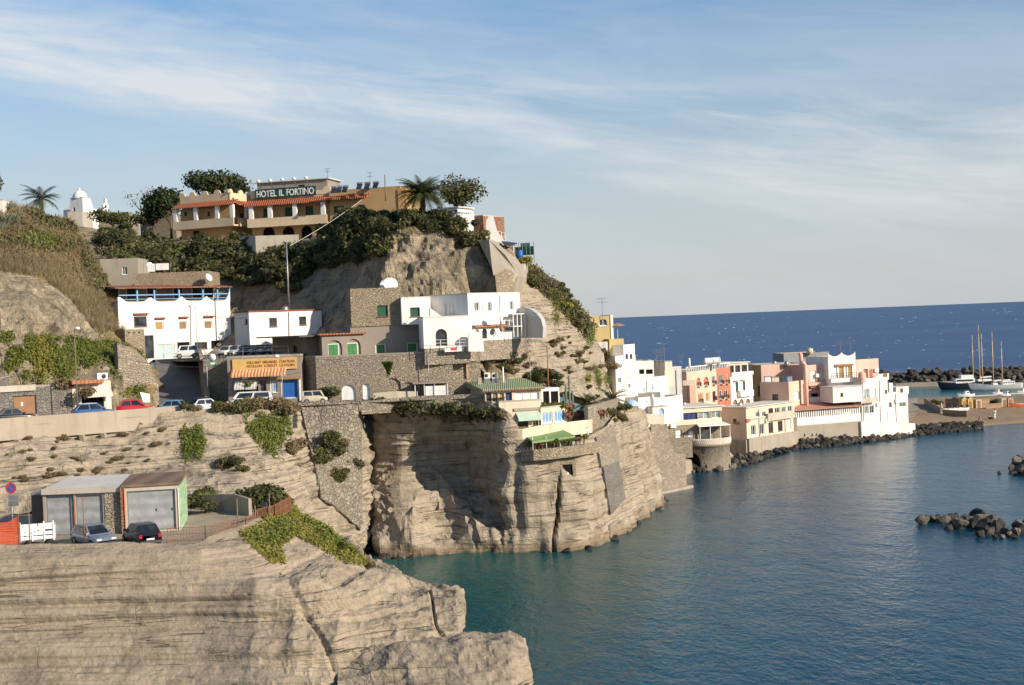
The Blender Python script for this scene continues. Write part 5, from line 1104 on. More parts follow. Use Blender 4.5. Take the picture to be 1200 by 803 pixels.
# round white terrace house at the top right
root = thing('round_house', 'white round fronted terrace house on the cliff top with balustrade', 'house', tuple(P(540, 275, 158)))
c = P(545, 275, 160); hz = P(545, 250, 160).z-c.z; MB().lathe(c, [(1.0, -3.5), (1.0, hz-.9), (1.12, hz-.8), (1.12, hz-.6), (.9, hz-.6)], 20).build('wall', WHITE, root)
MB().lathe(c, [(1.0, hz-.02), (1.12, hz-.02), (1.12, hz+.1), (.95, hz+.1)], 20).build('handrail', WPAINT, root)
for k in range(14): a = math.pi*(1+k/13); MB().tube([c+Vector((1.05*math.cos(a), 1.05*math.sin(a), hz-.6)), c+Vector((1.05*math.cos(a), 1.05*math.sin(a), hz))], .06, 5).build('baluster', WPAINT, root)
_, F, h, *_ = house('round_house', '', '', (520, 163), (537, 162), 268, 245, 3, WHITE, front=[(524, 249, 529, 255, 'wd')], root=root, part='rear_wall', roof=FLATW, eave=.3, down=3)
house('brick_house', 'small red brick house between the white walls on the cliff top', 'house', (554, 164), (567, 163), 280, 254.5, 4, BRICK, down=4)
tag(MB().prism([P(x, y, 160) for x, y in ((569, 289), (570, 258), (574, 252), (578, 253), (583, 272), (590, 280), (590.5, 284), (596, 296), (592, 300), (583, 288))], (0, 2.2, 0)).build('gable_wall', WHITE), 'tall tapering white wall stepping down the cliff edge', 'wall')
railing('railing', 'thin white railing on the white stepped wall', [P(584, 281, 160.5), P(592, 284, 160.5)], 1.0, WPAINT, .4)
tag(MB().prism([P(x, y, d) for x, y, d in ((561, 283, 155.2), (573, 281, 152.8), (592, 299, 152.4), (605, 318, 152.4), (606, 324, 152.4), (598, 350, 150.6), (583, 350, 149.9), (577, 316, 151.3))], (1.2, 6.5, 0)).build('buttress_wall', CONC), 'tall grey concrete buttress with stone foot on the crag', 'wall')
patch_ = tag(MB().prism([P(x, y, d) for x, y, d in ((580, 322, 150.8), (592, 315, 151.6), (598, 317, 151.9), (605, 324, 152.2), (598, 351, 150.3), (583, 351, 149.6))], (.2, .6, 0)).build('stone_facing', STONE), 'triangular stone facing at the foot of the grey buttress', 'wall')
MB_ = MB().prism([P(588, 283.5, 159), P(606, 286, 159), P(597, 289, 156.5), P(589, 286, 156.5)], (0, 0, .12)); o = thing('canopy', 'thin grey canopy roof over the cliff path', 'canopy', tuple(P(596, 290, 158))); MB_.build('roof', DMETAL, o)
for x, d in ((591, 157.5), (601, 158.6)): p = P(x, 286.5, d); MB().tube([p, p-ZV*1.6], .05, 5).build('post', METAL, o)
house('path_hut', 'orange brown hut under the grey canopy', 'hut', (593, 161), (602, 161), 304, 289, 3, BRICK, down=3)
root = thing('screen_fence', 'green mesh fence around a terrace on the cliff edge', 'fence', tuple(P(605, 302, 162))); Fg = Fa(P(604, 302, 162), Q(626, 161, P(604, 302, 162).z))
MB().fbox(Fg, 0, Fg.L, .2, 1.2, -.03, .0).build('mesh', paint('green_mesh', (.03, .17, .09), .7), root); MB().fbox(Fg, Fg.L*.3, Fg.L*.8, 1.2, 1.6, -.03, 0).build('upper_mesh', paint('teal_mesh', (.12, .27, .25), .7), root)
for k in range(6): MB().tube([Fg.pt(Fg.L*k/5, -.8, .03), Fg.pt(Fg.L*k/5, 1.75, .03)], .04, 5).build('post', METAL, root)
o = thing('water_drum', 'blue plastic drum beside the green mesh fence', 'drum', tuple(P(609, 303, 160.5))); MB().lathe(P(609, 303, 160.5), [(.02, 0), (.4, 0), (.43, .4), (.4, .8), (.42, .9), (.02, .95)], 12).build('body', BLUED, o); MB().lathe(P(609, 303, 160.5)+ZV*.95, [(.25, 0), (.25, .07), (.02, .09)], 10).build('lid', BLACKR, o)
pwall('path_wall', 'shaded wall lining the cliff path right of the buttress', [(P(601, 346, 157)-ZV*1, P(601, 322, 157).z), (P(613, 334, 160)-ZV*3, P(613, 308, 160).z), (P(619, 318, 161)-ZV*2, P(619, 306, 161).z)], .5, GREY)
pwall('path_wall', 'pale low wall with coping edging the cliff path', [(P(606, 345, 155.6)-ZV*1, P(606, 341, 155.6).z), (P(613, 322, 158)-ZV*1.4, P(613, 317, 158).z), (P(616, 308, 160)-ZV*1, P(616, 304, 160).z)], .5, CONCL)
# ================================================================== TOWN ON THE RIGHT
root, F, h, FR, FL = house('yellow_house', 'narrow mustard yellow house with arched window on the cliff shoulder', 'house', (692, 179), (717, 179.4), 424, 371, 6, YELLOW, front=[(702, 374, 711.5, 382, 'w^')], right=[], par=.3, down=3)
extra(root, 'corner_wall', WHITE, lambda m: (m.fbox(F, F.L+.003, F.L+.35, 0, h+.1, -6, .1)))
wq = extra(root, 'window', DKWOOD, lambda m: m.fbox(F, F.L+.34, F.L+.37, h-3.2, h-.9, -1.4, -.3)); extra(root, 'pane', GLASS, lambda m: m.fbox(F, F.L+.37, F.L+.385, h-3.1, h-1.0, -1.3, -.4), wq)
house('yellow_house', '', '', (715, 177.2), (732, 177.6), 426, 397.5, 4, YELLOW, root=root, part='lower_block', par=.3, down=3)
house('white_annex', 'small white annex stepping down right of the mustard house', 'building', (731.5, 176), (744.5, 177.5), 430, 404, 4, WHITE, front=[(733, 415, 736, 420, 'wd'), (738, 415, 741, 420, 'wd')], par=.3, down=3)
house('white_lodge', 'tiny white lodge with dark doorway below the mustard wall', 'building', (700, 174), (713, 174), 426, 401, 3, WHITE2, front=[(702, 408, 705, 424, 'wd'), (707, 408, 710, 424, 'o')], par=.2, down=2)
parasol('brown open parasol beside the mustard house roof', P(724, 396, 180), 1.9, 1.0, paint('tan_cloth', (.35, .2, .1), .9))
antenna('tall antenna on the roof of the mustard house', 706, 370, 179, 2.2, .9)
house('white_tower_house', 'tall narrow white house at the cliff foot left of the village', 'house', (722.5, 172), (732, 172.5), 462, 417, 4, WHITE, right=[], front=[(724, 443, 728, 449, 'gg')], par=.3, down=3)
root, F, h, *_ = house('terrace_house', 'white house with projecting roof terrace and shaded porch', 'house', (730, 179), (767, 179.5), 455, 424, 5, WHITE, front=[(749, 433, 755, 438.5, 'o'), (757, 433, 765, 438.5, 'o')], par=.6, down=3)
railing('railing', 'white balustrade on the roof below the mustard house', [Q(728, 178, F.A.z+h), Q(745, 178.2, F.A.z+h)], .8, WPAINT, .4)
house('rounded_white_house', 'low white house block with small blue window and grey roof', 'house', (733, 173), (752, 175), 468, 443, 5, WHITE, par=.2, down=3, front=[(736, 450, 739, 455, 'w')])
house('big_white_house', 'large plain white house wall with one narrow blue window', 'house', (751.5, 175), (783.5, 181), 474, 443.5, 6, WHITE, front=[(753.6, 455, 756.6, 462.5, 'bl')], par=.25, down=3)
house('grey_white_house', 'flat roofed greyish house behind the large plain white wall', 'house', (760, 189), (800, 190), 474, 431, 8, plaster('pale_grey_plaster', (.58, .56, .53), .4), par=.3, down=3)
house('white_shed', 'small white shed with blue lettering like mark above the terrace', 'shed', (748.5, 171), (762.5, 172), 486, 466, 3, WHITE, front=[(754, 470.5, 759, 473, 'bl')], par=.15, down=2, left=[])
root, F, h, *_ = house('long_white_wall_house', 'long low white building with small buttresses above the waterfront', 'building', (766.5, 172), (800, 179), 480, 467.5, 4, WHITE, right=[], par=.4, down=2)
for x in (767.5, 777): u = F.uv(x, 470)[0]; extra(root, 'buttress', WHITE, lambda m: m.prism([F.pt(u, h, -.3), F.pt(u+.6, h, -.3), F.pt(u, h+.7, -.3)], F.Y*2))
root, F, h, *_ = house('white_kiosk', 'low white kiosk wall with rounded teal door', 'kiosk', (765, 170.5), (783, 171.4), 488, 478, 1.6, WHITE, front=[(771.6, 478.4, 778.5, 487, 'bl^')], down=1)
for i, (x, y, d, hh, lb) in enumerate([(770, 425, 182, 1.6, 'short antenna left of the taller mast on the white village roofs'), (779, 430, 183, 3.0, 'tallest antenna mast on the white village roofs'), (775, 429, 184, 1.8, 'thin antenna just left of the tallest village mast'), (799, 428, 190, 1.4, 'antenna with long arms left of the red houses'), (843, 419, 206, 1.0, 'wide antenna behind the white roof tank')]): antenna(lb, x, y, d, hh, .7)
pole('chimney_pipe', 'white round chimney pipe near the red house roof', 808, 428, 200, 1.0, .18, WPAINT, 'chimney')
house('roof_hut', 'small cream roof hut among the village antennas', 'hut', (779, 186), (788, 186.5), 436, 424.5, 3, CREAM, down=2)
o = thing('beach_umbrella', 'pale blue tilted parasol on the terrace below the white houses', 'parasol', tuple(P(742, 484, 165))); b = P(742, 484, 165); MB().tube([b-ZV*.3, b+Vector((-.2, 0, 1.3))], .03, 5).build('pole', METAL, o); MB().lathe(b+Vector((-.2, 0, .85)), [(.95, 0), (.8, .35), (.45, .62), (.02, .75)], 10).build('canopy', paint('pale_blue_cloth', (.38, .52, .68), .8), o)
# --- red and pink house
root, F, h, FR, FL = house('red_house', 'pink and brick red house with arched windows and small dark balconies', 'house', (806, 201), (857, 213), 478, 436, 6, SALMON,
    front=[(816, 442.5, 821, 452.5, 'rs^'), (824.4, 441.5, 830.4, 451.6, 'rs^'), (834, 440.5, 838, 449.8, 'w'), (843, 438.7, 847, 449.4, 'w'), (850, 438, 854, 449, 'rs'), (818, 460.5, 824, 472, 'oc'), (827, 460, 831.5, 471, 'oc'), (835, 458.5, 838.5, 468.6, 'wd'), (842.5, 457.5, 846.5, 467.6, 'w'), (848.5, 457, 853.5, 466.5, 'w')], par=.1, down=3)
ux = F.uv(840, 455)[0]; extra(root, 'red_wall', REDP, lambda m: None) if False else None
for (y0, y1) in ((434, 438.2), (449.6, 457.2), (467.8, 480)):
    pass
def redpanel(m):
    # brick red half of the facade, 4 mm proud, built round its windows
    hs = px_holes(F, F.L, h, [(843, 438.7, 847, 449.4, ''), (850, 438, 854, 449, ''), (842.5, 457.5, 846.5, 467.6, ''), (848.5, 457, 853.5, 466.5, '')]); hs = [(a-ux-.001, c, b-ux+.001, d, 'x') for a, c, b, d, _ in hs]
    G = Fa(F.pt(ux, 0, .006), F.pt(F.L, 0, .006)); wall_face(m, G, F.L-ux, -2.9, h-.004, hs, .0)
extra(root, 'red_wall', REDP, redpanel)
BALC = paint('dark_balcony_iron', (.07, .05, .05), .6)
for x, y in ((818.5, 453), (827.5, 452.4), (836.5, 451), (845.5, 450.4), (852, 450), (821, 472.5), (837, 469.4), (845, 468.4), (851.5, 467.5)):
    u, v = F.uv(x, y); bo = extra(root, 'balcony', SALMON, lambda m: m.fbox(F, u-.5, u+.5, v-.06, v+.02, .01, .42))
    def bars(m):
        for k in range(9): a = math.pi*k/8; p = F.pt(u-.48*math.cos(a), v, .02+.4*math.sin(a)); m.tube([p, p+ZV*.62], .035, 4)
        m.tube([F.pt(u-.48*math.cos(math.pi*k/8), v+.6, .02+.4*math.sin(math.pi*k/8)) for k in range(9)], .04, 4)
    extra(root, 'railing', BALC, bars, bo)
def balus(m):
    a, b = 0.1, F.L-.1; n = 26; m.fbox(F, a, b, h+.62, h+.74, -.2, 0)
    for k in range(n): u = a+(b-a)*k/(n-1); m.tube([F.pt(u, h, -.1), F.pt(u, h+.63, -.1)], .07, 5)
extra(root, 'balustrade', WPAINT, balus)
_, Fl2, hl2, *_ = house('red_house', '', '', (793.5, 201.2), (806.5, 201.2), 478, 452, 5, SALMON, front=[(796.5, 456, 801, 464, 'w')], root=root, part='side_bay', down=3, par=.1)
extra(root, 'loggia_wall', REDP, lambda m: m.pbox(Fl2, 794, 437, 806, 446, -3.2, -3))
extra(root, 'loggia_parapet', CREAM, lambda m: m.pbox(Fl2, 800, 446, 815, 451.5, .3, .5)); extra(root, 'bay_wall', SALMON, lambda m: m.pbox(Fl2, 808, 452, 815.5, 476, .01, .9))
o = thing('water_tank', 'white horizontal cylinder water tank on the red house roof', 'tank', tuple(P(834, 427, 207))); c = P(834.5, 423, 207); mb = MB(); cyl_x(mb, c, (1, .05, .02), .5, 2.3, 16); mb.build('cylinder', WPAINT, o); MB().box(c.x-.9, c.x-.7, c.y-.4, c.y+.4, c.z-1.0, c.z-.35).box(c.x+.7, c.x+.9, c.y-.4, c.y+.4, c.z-1.0, c.z-.35).build('cradle', METAL, o)
root, F, h, *_ = house('white_loggia_house', 'white house with glazed loggia on top and arches at street level', 'house', (857.2, 213.1), (883, 217), 480, 438.5, 6, WHITE, front=[(862, 448, 865.2, 459, 'dg'), (870.5, 447, 873.5, 457.5, 'dg'), (859, 468, 864, 474, 'dbr^'), (866.5, 467.5, 871.5, 473.5, 'dbr^'), (874, 467, 879, 473, 'dbr^')], down=3)
house('white_loggia_house', '', '', (852, 213.8), (877, 217), 440, 426.5, 5, CREAM, front=[(853.5, 428.5, 860, 438, 'wd'), (861.5, 428, 867.5, 437, 'wd'), (869, 427.5, 875.5, 436.5, 'wd')], root=root, part='loggia', roof=FLATW, eave=.25)
extra(root, 'balcony', WHITE, lambda m: m.pbox(F, 868, 458.5, 883.5, 463.5, .02, .7)); extra(root, 'cornice', WPAINT, lambda m: m.pbox(F, 857.5, 437, 883, 438.6, .01, .25))
for x, y in ((863.6, 447), (872, 446)): extra(root, 'window_hood', CONC, lambda m: m.pbox(F, x-2.5, y-.9, x+2.5, y, .01, .3))
# --- low waterfront restaurant, round tower and cream house
root, F, h, FR, FL = house('waterfront_restaurant', 'low stone waterfront restaurant with blue glazed band under a flat white roof', 'restaurant', (781, 188), (846, 191), 532, 480, 7, STONE2,
    front=[(783.5, 482.5, 799.5, 493.5, 'gl'), (801, 482.2, 817, 492.8, 'gl'), (818.5, 481.8, 830.5, 491, 'gg'), (834, 478.5, 843, 490, 'gg'), (792, 504, 799, 517, 'dw'), (807, 505, 813, 517, 'dw'), (826, 501, 832, 512, 'o')], roof=FLATW, eave=.4, down=2)
extra(root, 'window_band', CREAM, lambda m: (m.pbox(F, 781.2, 479, 846, 481.3, .005, .14), m.pbox(F, 781.2, 493.8, 846, 495.2, .005, .1)))
root = thing('round_tower', 'round stone bastion with arched boathouse door, railed terrace and white canopy', 'tower', tuple(Q(829, 190, 0))); c = Q(829, 190.5, 0); r_ = 3.1; zt = P(829, 521, 187.5).z
MB().lathe(c, [(r_*1.06, -1), (r_*1.03, .2), (r_, zt-.35), (r_*1.07, zt-.3), (r_*1.07, zt), (.01, zt)], 30).build('wall', STONE2, root)
MB().lathe(c, [(r_*1.05, zt), (r_*1.05, zt+.75), (r_*1.0, zt+.75), (r_*1.0, zt)], 30).build('terrace_parapet', CREAM, root)
def lattice(m):
    for k in range(40): a = math.pi*(1+k/39.); a2 = a+.09; p = c+Vector((r_*1.065*math.cos(a), r_*1.065*math.sin(a), zt+.1)); q = c+Vector((r_*1.065*math.cos(a2), r_*1.065*math.sin(a2), zt+.68)); m.tube([p, q], .035, 4)
extra(root, 'lattice', WPAINT, lattice)
Ft = Fa(Q(800, 188.6, 0), Q(823, 186.6, 0)); md = extra(root, 'boathouse_wall', STONE2, lambda m: wall_face(m, Ft, Ft.L, -1, zt-.6, px_holes(Ft, Ft.L, zt-.6, [(803.5, 531, 820.5, 547.5, 'o^')]), .5)); [fill_hole(root, Ft, q, .5) for q in px_holes(Ft, Ft.L, zt-.6, [(803.5, 531, 820.5, 547.5, 'o^')])]
cn = extra(root, 'canopy', CLOTHW, lambda m: m.hexa([P(819, 500.5, 187.3), P(856, 498.3, 189), P(846, 495.3, 193), P(815, 497, 191), P(819, 499.5, 187.3), P(856, 497.3, 189), P(846, 493.5, 193), P(815, 495.5, 191)]))
for x, d in ((820, 187.6), (832, 188), (844, 188.6), (855, 189.3)): p = P(x, 499.4, d); extra(root, 'canopy_post', WPAINT, lambda m: m.tube([p, Vector((p.x, p.y, zt))], .06, 6))
gw = extra(root, 'glass_screen', glassm('screen_glass', (.07, .085, .09), .2), lambda m: m.pbox(Fa(Q(818, 188.8, zt), Q(833, 188.2, zt)), 819, 503, 832, 517, -.5, -.45))
pwall('quay_wall', 'stone quay parapet linking the restaurant to the round bastion', [(Q(782, 186.5, 2), 4.6), (Q(812, 186.8, 2), 4.7)], .4, STONE2)
root, F, h, FR, FL = house('cream_house', 'cream waterfront house with flat roof, shuttered windows and stone base', 'house', (876, 205), (932.5, 215), 530, 478, 4.7, CREAM,
    front=[(885.6, 482.5, 890, 489, 'w'), (893, 482, 897.4, 488, 'w'), (900.6, 478.5, 906, 486, 'wd'), (908, 477.5, 914, 485, 'w'), (916, 476.5, 921, 483.5, 'w'), (923, 475.5, 928.5, 482.5, 'w'), (880.3, 498, 885.6, 510, 'w'), (890.6, 496.4, 895.6, 509.3, 'w'), (900.6, 495, 906, 507, 'wd'), (911.6, 493.4, 917, 505, 'wd'), (922, 491.4, 927, 504, 'cw')],
    left=[(859, 491, 863, 496, 'wd')], roof=FLATW, eave=.25, down=2)
vbs = F.uv(876, 511)[1]
extra(root, 'base', CONC, lambda m: m.fbox(F, -.004, F.L+.2, -2, vbs-.4, -.01, .35)); extra(root, 'base', CONC, lambda m: m.fbox(FL, -.1, 4.7-.002, -2, vbs-.6, .003, .3))
extra(root, 'string_course', CONCL, lambda m: m.fbox(F, 0, F.L, F.uv(876, 492.6)[1], F.uv(876, 491.4)[1], .002, .14)); extra(root, 'balcony_wall', CONCL, lambda m: m.pbox(F, 900, 485, 930, 489.5, .02, .5))
for x, y, l in ((862, 496, 1), (877, 493, 0)): extra(root, 'terracotta_planter', TILE, lambda m: m.pbox(F if not l else FL, x-2, y-1.5, x+2.5, y+1.5, .02, .3))
# --- stone pier
root = thing('stone_pier', 'tall sloping stone buttress wall standing in the sea beyond the cliff', 'pier', tuple(Q(786, 168, 0))); Fp = Fa(Q(763, 164, 0), Q(806, 170, 0))
poly = [(763, 497), (778, 497.5), (790, 531), (803.5, 533), (805, 571), (765, 581)]
MB().prism([Fp.wp(*q) for q in poly], Fp.Y*3.4).build('wall', STONE2, root); MB().fbox(Fp, .2, Fp.L+.5, -.8, .35, -3.8, .5).build('footing', CONC, root)
MB().prism([Fp.wp(x, y, .02) for x, y in ((761, 497), (761, 488), (778.6, 487), (778.6, 497.4))], Fp.Y*4.5).build('coping_block', CONCL, root)
# --- pink complex
root, F, h, FR, FL = house('pink_house', 'large pink house with ochre side wall, long terrace and white doors', 'house', (894, 226), (945, 227), 490, 428, 9, PINK, par=.5, down=3)
_, F2, h2, *_ = house('pink_house', '', '', (883.5, 227.5), (894, 226.2), 490, 429, 8, ORANGE, front=[(888, 452, 891.5, 464, 'dg')], root=root, part='ochre_wall', down=3)
root, F, h, FR, FL = house('salmon_house', 'lower salmon block with cluttered roof terrace and blind windows', 'house', (925.7, 216), (944.5, 220.5), 492, 447.5, 4.9, SALMON, left=[(905, 462, 912, 470, 'wd')], front=[(931, 459, 938, 469, 'cw')], par=.8, down=3)
for i, (x, y, sz, mt, nm, lb) in enumerate([(900, 444, .9, WPAINT, 'roof_box', 'white box left of the others on the salmon roof terrace'), (908, 445, 1.1, CREAM, 'roof_box', 'cream box in the middle of the salmon roof terrace'), (922, 445, 1.3, plaster('blue_grey', (.3, .36, .42), .3), 'roof_box', 'blue grey cabinet on the salmon roof terrace')]):
    b = P(x, y, 221); o = thing(nm, lb, 'cabinet', tuple(b)); MB().box(b.x-sz*.6, b.x+sz*.6, b.y-.4, b.y+.4, b.z-.9, b.z+sz*.35).build('case', mt, o); MB().box(b.x-sz*.65, b.x+sz*.65, b.y-.45, b.y+.45, b.z+sz*.35, b.z+sz*.35+.08).build('lid', METAL, o)
o = thing('pink_pipe', 'tall pink pipe with hooked top climbing the salmon wall', 'pipe', tuple(P(944.5, 478, 219))); pp = [P(945.5, 481, 218.6), P(944, 440, 218.6), P(943, 428, 218.6), P(941.5, 425.6, 218.8), P(939, 425.8, 219.2)]; MB().tube(pp, .36, 9).build('flue', PINK, o); MB().tube([pp[0]-ZV*.6, pp[0]+ZV*.1], .5, 9).build('collar', SALMON, o)
root, F, h, *_ = house('pink_terrace_house', 'pink house front with two white doors between the pipe and scalloped facade', 'house', (946.5, 222), (973, 223.3), 496, 428, 7, PINK, front=[(950, 434.5, 956.5, 448, 'dw'), (962, 434, 968, 447.5, 'dw'), (951, 461, 959, 467, 'o'), (963, 456, 971, 467, 'rs')], par=.4, down=3)
extra(root, 'terrace', WHITE, lambda m: m.pbox(F, 949, 466, 975, 473.5, .02, 1.2)); extra(root, 'railing', METAL, lambda m: [m.tube([F.pt(F.uv(x, 449)[0], F.uv(x, 449)[1], .5), F.pt(F.uv(x, 444)[0], F.uv(x, 444)[1], .5)], .04, 4) for x in range(950, 974, 3)]); extra(root, 'balcony', PINK, lambda m: m.pbox(F, 947.5, 449, 973, 451, .01, .7))
for x in (947.5, 961): extra(root, 'awning', TILEP, lambda m: m.slab(F, F.uv(x, 450)[0], F.uv(x+11, 450)[0], F.uv(x, 450.6)[1]-.15, F.uv(x, 454)[1], .02, .6, .05))
root, F, h, *_ = house('scalloped_house', 'white house with two scalloped curves on top and ochre shutters', 'house', (973, 221.5), (1005, 223), 492, 418.5, 7, WHITE, front=[(977.5, 430, 981.5, 443.5, 'dw'), (983, 429.5, 989, 443.3, 'oc'), (990, 429.3, 992.5, 443, 'dw'), (993.5, 429, 998.8, 442.8, 'oc')], down=3, par=.2)
def sc2(m):
    L = F.L; n = 40; H = F.uv(973, 413.5)[1]; pts = []
    for i in range(n+1): u = L*i/n; e = abs(math.sin(2*math.pi*u/L)); pts.append((u, H-(H-h-.02)*.95*e**.7))
    m.prism([F.pt(0, h-.001, .003)]+[F.pt(u, v, .003) for u, v in pts]+[F.pt(L, h-.001, .003)], F.Y*.25)
extra(root, 'parapet', WHITE, sc2); extra(root, 'cornice', TILE, lambda m: m.pbox(F, 979, 427.4, 1000, 428.6, .01, .25)); extra(root, 'balcony', WHITE, lambda m: m.pbox(F, 974, 444, 1005, 447, .01, 1.0))
railing('railing', 'thin dark balcony railing under the ochre shutters', [F.wp(974.5, 444, .9), F.wp(1004, 442.4, .9)], .8, DMETAL, .35)
root, F, h, *_ = house('coral_house', 'coral pink roof house with red doors behind a round coral chimney', 'house', (1005, 224), (1031, 226.3), 470, 421.5, 6, PINK, front=[(1012, 432.5, 1017, 444.4, 'dbr'), (1018.5, 432.5, 1022.5, 444, 'rs')], par=.2, down=3)
o = thing('chimney', 'round coral chimney on the white terrace before the coral house', 'chimney', tuple(P(1010, 445, 221))); MB().lathe(P(1010.3, 446, 221), [(.62, -.4), (.62, 1.0), (.35, 1.35), (.02, 1.4)], 14).build('stack', PINK, o); MB().lathe(P(1010.3, 446, 221), [(.68, .3), (.68, .5), (.6, .5)], 14).build('band', SALMON, o)
house('grey_plant_room', 'grey roof plant room behind the pink houses', 'building', (919, 238), (972, 239), 434, 414.5, 6, plaster('grey_cladding', (.30, .31, .32), .5), par=.3, down=2)
mb = MB(); b = P(939, 427, 233); o = thing('flue', 'short hooked pink flue on the grey roof', 'flue', tuple(b)); MB().tube([b-ZV, P(938.5, 416, 233), P(936.5, 414, 233)], .33, 8).build('pipe', PINK, o)
o = thing('water_tank', 'small square cream water tank on the grey plant roof', 'tank', tuple(P(949, 414, 238))); b = P(949, 414.5, 238); MB().lathe(b, [(.02, 0), (.55, 0), (.55, .85), (.02, .9)], 12).build('drum', CREAM, o); MB().lathe(b+ZV*.9, [(.25, 0), (.25, .08), (.02, .1)], 8).build('lid', METAL, o)
antenna('tall antenna mast left above the scalloped facade', 985, 413, 226, 1.7, 1.0); antenna('antenna with long boom right above the scalloped facade', 997, 412, 226, 1.7, 1.2)
root, F, h, *_ = house('white_box_house', 'plain white box extension with one tiny dark vent', 'building', (976.5, 217.5), (1011, 219), 472.5, 454.5, 4, WHITE, front=[(985, 460.5, 988, 464.5, 'wd')], down=0, roof=FLATW, eave=.1)
root, F, h, *_ = house('stained_white_house', 'stained white seafront house with small shuttered windows', 'house', (1011, 221.5), (1042, 226), 506, 444, 6, WHITE2, front=[(1012.5, 455.8, 1019, 467, 'gg'), (1020, 455.4, 1026.5, 466.6, 'cw'), (1013, 475.2, 1018, 485, 'gg'), (1019, 475, 1024.5, 484.6, 'w'), (1037, 457, 1039.5, 461, 'wd'), (1037, 483, 1041, 494, 'dw')], roof=FLATW, par=.3, down=2)
extra(root, 'balcony', CONCL, lambda m: (m.pbox(F, 1009, 468, 1029, 471, .02, 1.0))); extra(root, 'stepped_parapet', WHITE2, lambda m: m.prism([F.wp(x, y, .004) for x, y in ((1022, 445), (1030, 438.5), (1041.8, 437.6), (1041.8, 445))], F.Y*.3)); extra(root, 'parapet_brick', BRICK, lambda m: m.pbox(F, 1035, 438.3, 1040, 441.5, .005, .05))
root, F, h, *_ = house('end_house', 'last stained white house at the end of the seafront row', 'house', (1042, 226.2), (1065, 229), 504, 460, 6, WHITE2, front=[(1041.5, 471.8, 1045, 477.4, 'dbr'), (1054, 471.3, 1062, 477, 'gg')], par=.3, down=2)
extra(root, 'corner_pier', WHITE2, lambda m: m.pbox(F, 1042, 449, 1046.5, 461, -.6, .01)); extra(root, 'roof_room', WHITE2, lambda m: m.pbox(F, 1050, 454, 1065, 461.5, -3, .006)); extra(root, 'window', DKWOOD, lambda m: m.pbox(F, 1055, 455.4, 1058.4, 460, .006, .04))
pwall('sea_wall', 'sloping white plastered sea wall under the stained houses', [(Q(1010, 219.5, .2), 3.2), (Q(1040, 222.5, .2), 2.7), (Q(1073, 227.5, .2), 1.9)], .8, WHITE2)
# seafront terrace restaurant
root, F, h, *_ = house('terrace_restaurant', 'seafront terrace with pink tiled roof, row of white posts and grey wall', 'restaurant', (934, 215.5), (1010, 220), 522, 499.5, 6, CONC, roof=FLATW, par=0, down=2, front=[(942, 508.5, 943.6, 511, 'wd'), (951, 508.3, 952.6, 510.6, 'wd'), (956, 508, 957.5, 510.3, 'wd')])
extra(root, 'white_band', WHITE, lambda m: m.fbox(F, -.05, F.L, h+.15, h+1.25, -.3, .02))
for k in range(30): u = .1+(F.L-.3)*k/29; extra(root, 'post', WPAINT, lambda m: m.fbox(F, u-.09, u+.09, h+1.25, h+2.4, -.25, -.07))
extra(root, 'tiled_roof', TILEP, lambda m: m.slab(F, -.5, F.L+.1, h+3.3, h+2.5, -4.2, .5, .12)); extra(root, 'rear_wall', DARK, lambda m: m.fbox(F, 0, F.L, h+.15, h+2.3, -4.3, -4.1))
o = thing('low_house', 'low brown block wall at the left end of the seafront terrace', 'wall', tuple(Q(933, 214, 1))); Fq = Fa(Q(929.5, 214.6, .5), Q(935, 214.9, .5)); MB().fbox(Fq, 0, Fq.L, -1, 4.0, -1, 0).build('wall', STONE2, o); MB().fbox(Fq, -.1, Fq.L+.1, 4.003, 4.15, -1.1, .1).build('coping', CONC, o)
# lower terrace below the white village
pwall('terrace_wall', 'pale low terrace wall at the cliff brow beside the pier', [(Q(727, 150, 8.5), 10.8), (Q(745, 154, 8.5), 10.4), (Q(763, 165, 8), 9.5), (Q(779, 168, 7.5), 9.2)], .4, CONCL)
pwall('terrace_wall', 'rubble stone parapet of the planted terrace right of the green roof', [(Q(690, 136.3, 10), 12.5), (Q(708, 139.6, 10), 12.6), (Q(727, 149.8, 10), 12.4)], .4, STONE2)
# ================================================================== PARKING YARD
root, F, h, FR, FL = house('garage', 'grey double garage with white roof and orange post in the lower yard', 'garage', (52, 98.5), (146, 98.5), 628, 577, 6.5, CONC, front=[(54, 579, 88, 628, 'st'), (89, 579, 121, 628, 'st')], roof=FLATW, eave=.12, lean=.25, down=.3)
extra(root, 'orange_post', paint('orange_post_paint', (.55, .14, .03), .6), lambda m: m.pbox(F, 86, 576.8, 88.5, 629, .02, .1)); extra(root, 'block_pier', STONE2, lambda m: m.pbox(F, 122, 577, 145, 629, .015, .06)); extra(root, 'fascia', CONCL, lambda m: m.pbox(F, 48, 573.6, 146, 576.4, .125, .2))
house('lean_to', 'small dark plank lean-to at the left of the white roofed garage', 'shed', (38, 99.6), (51.5, 99.6), 617, 580.5, 3.5, paint('dark_planks', (.12, .10, .08), .8), roof=METAL, down=.5, eave=.05)
root, F, h, FR, FL = house('garage', 'grey steel door garage with brown roof and mint green plank side', 'garage', (147, 98.2), (211.5, 98.8), 625, 571, 6.6, CONCL, front=[(149, 574.5, 206, 622, 'st')], roof=BROWNR, eave=.15, lean=.12, down=.3)
extra(root, 'brick_pier', BRICK, lambda m: m.pbox(F, 140.5, 571, 145.5, 625, .015, .12)); extra(root, 'orange_edge', paint('orange_post_paint', (.5, .2, .05)), lambda m: m.pbox(F, 145.5, 571, 147, 625, .015, .1)); extra(root, 'white_jamb', WPAINT, lambda m: m.pbox(F, 208, 572, 211.5, 625, .01, .08))
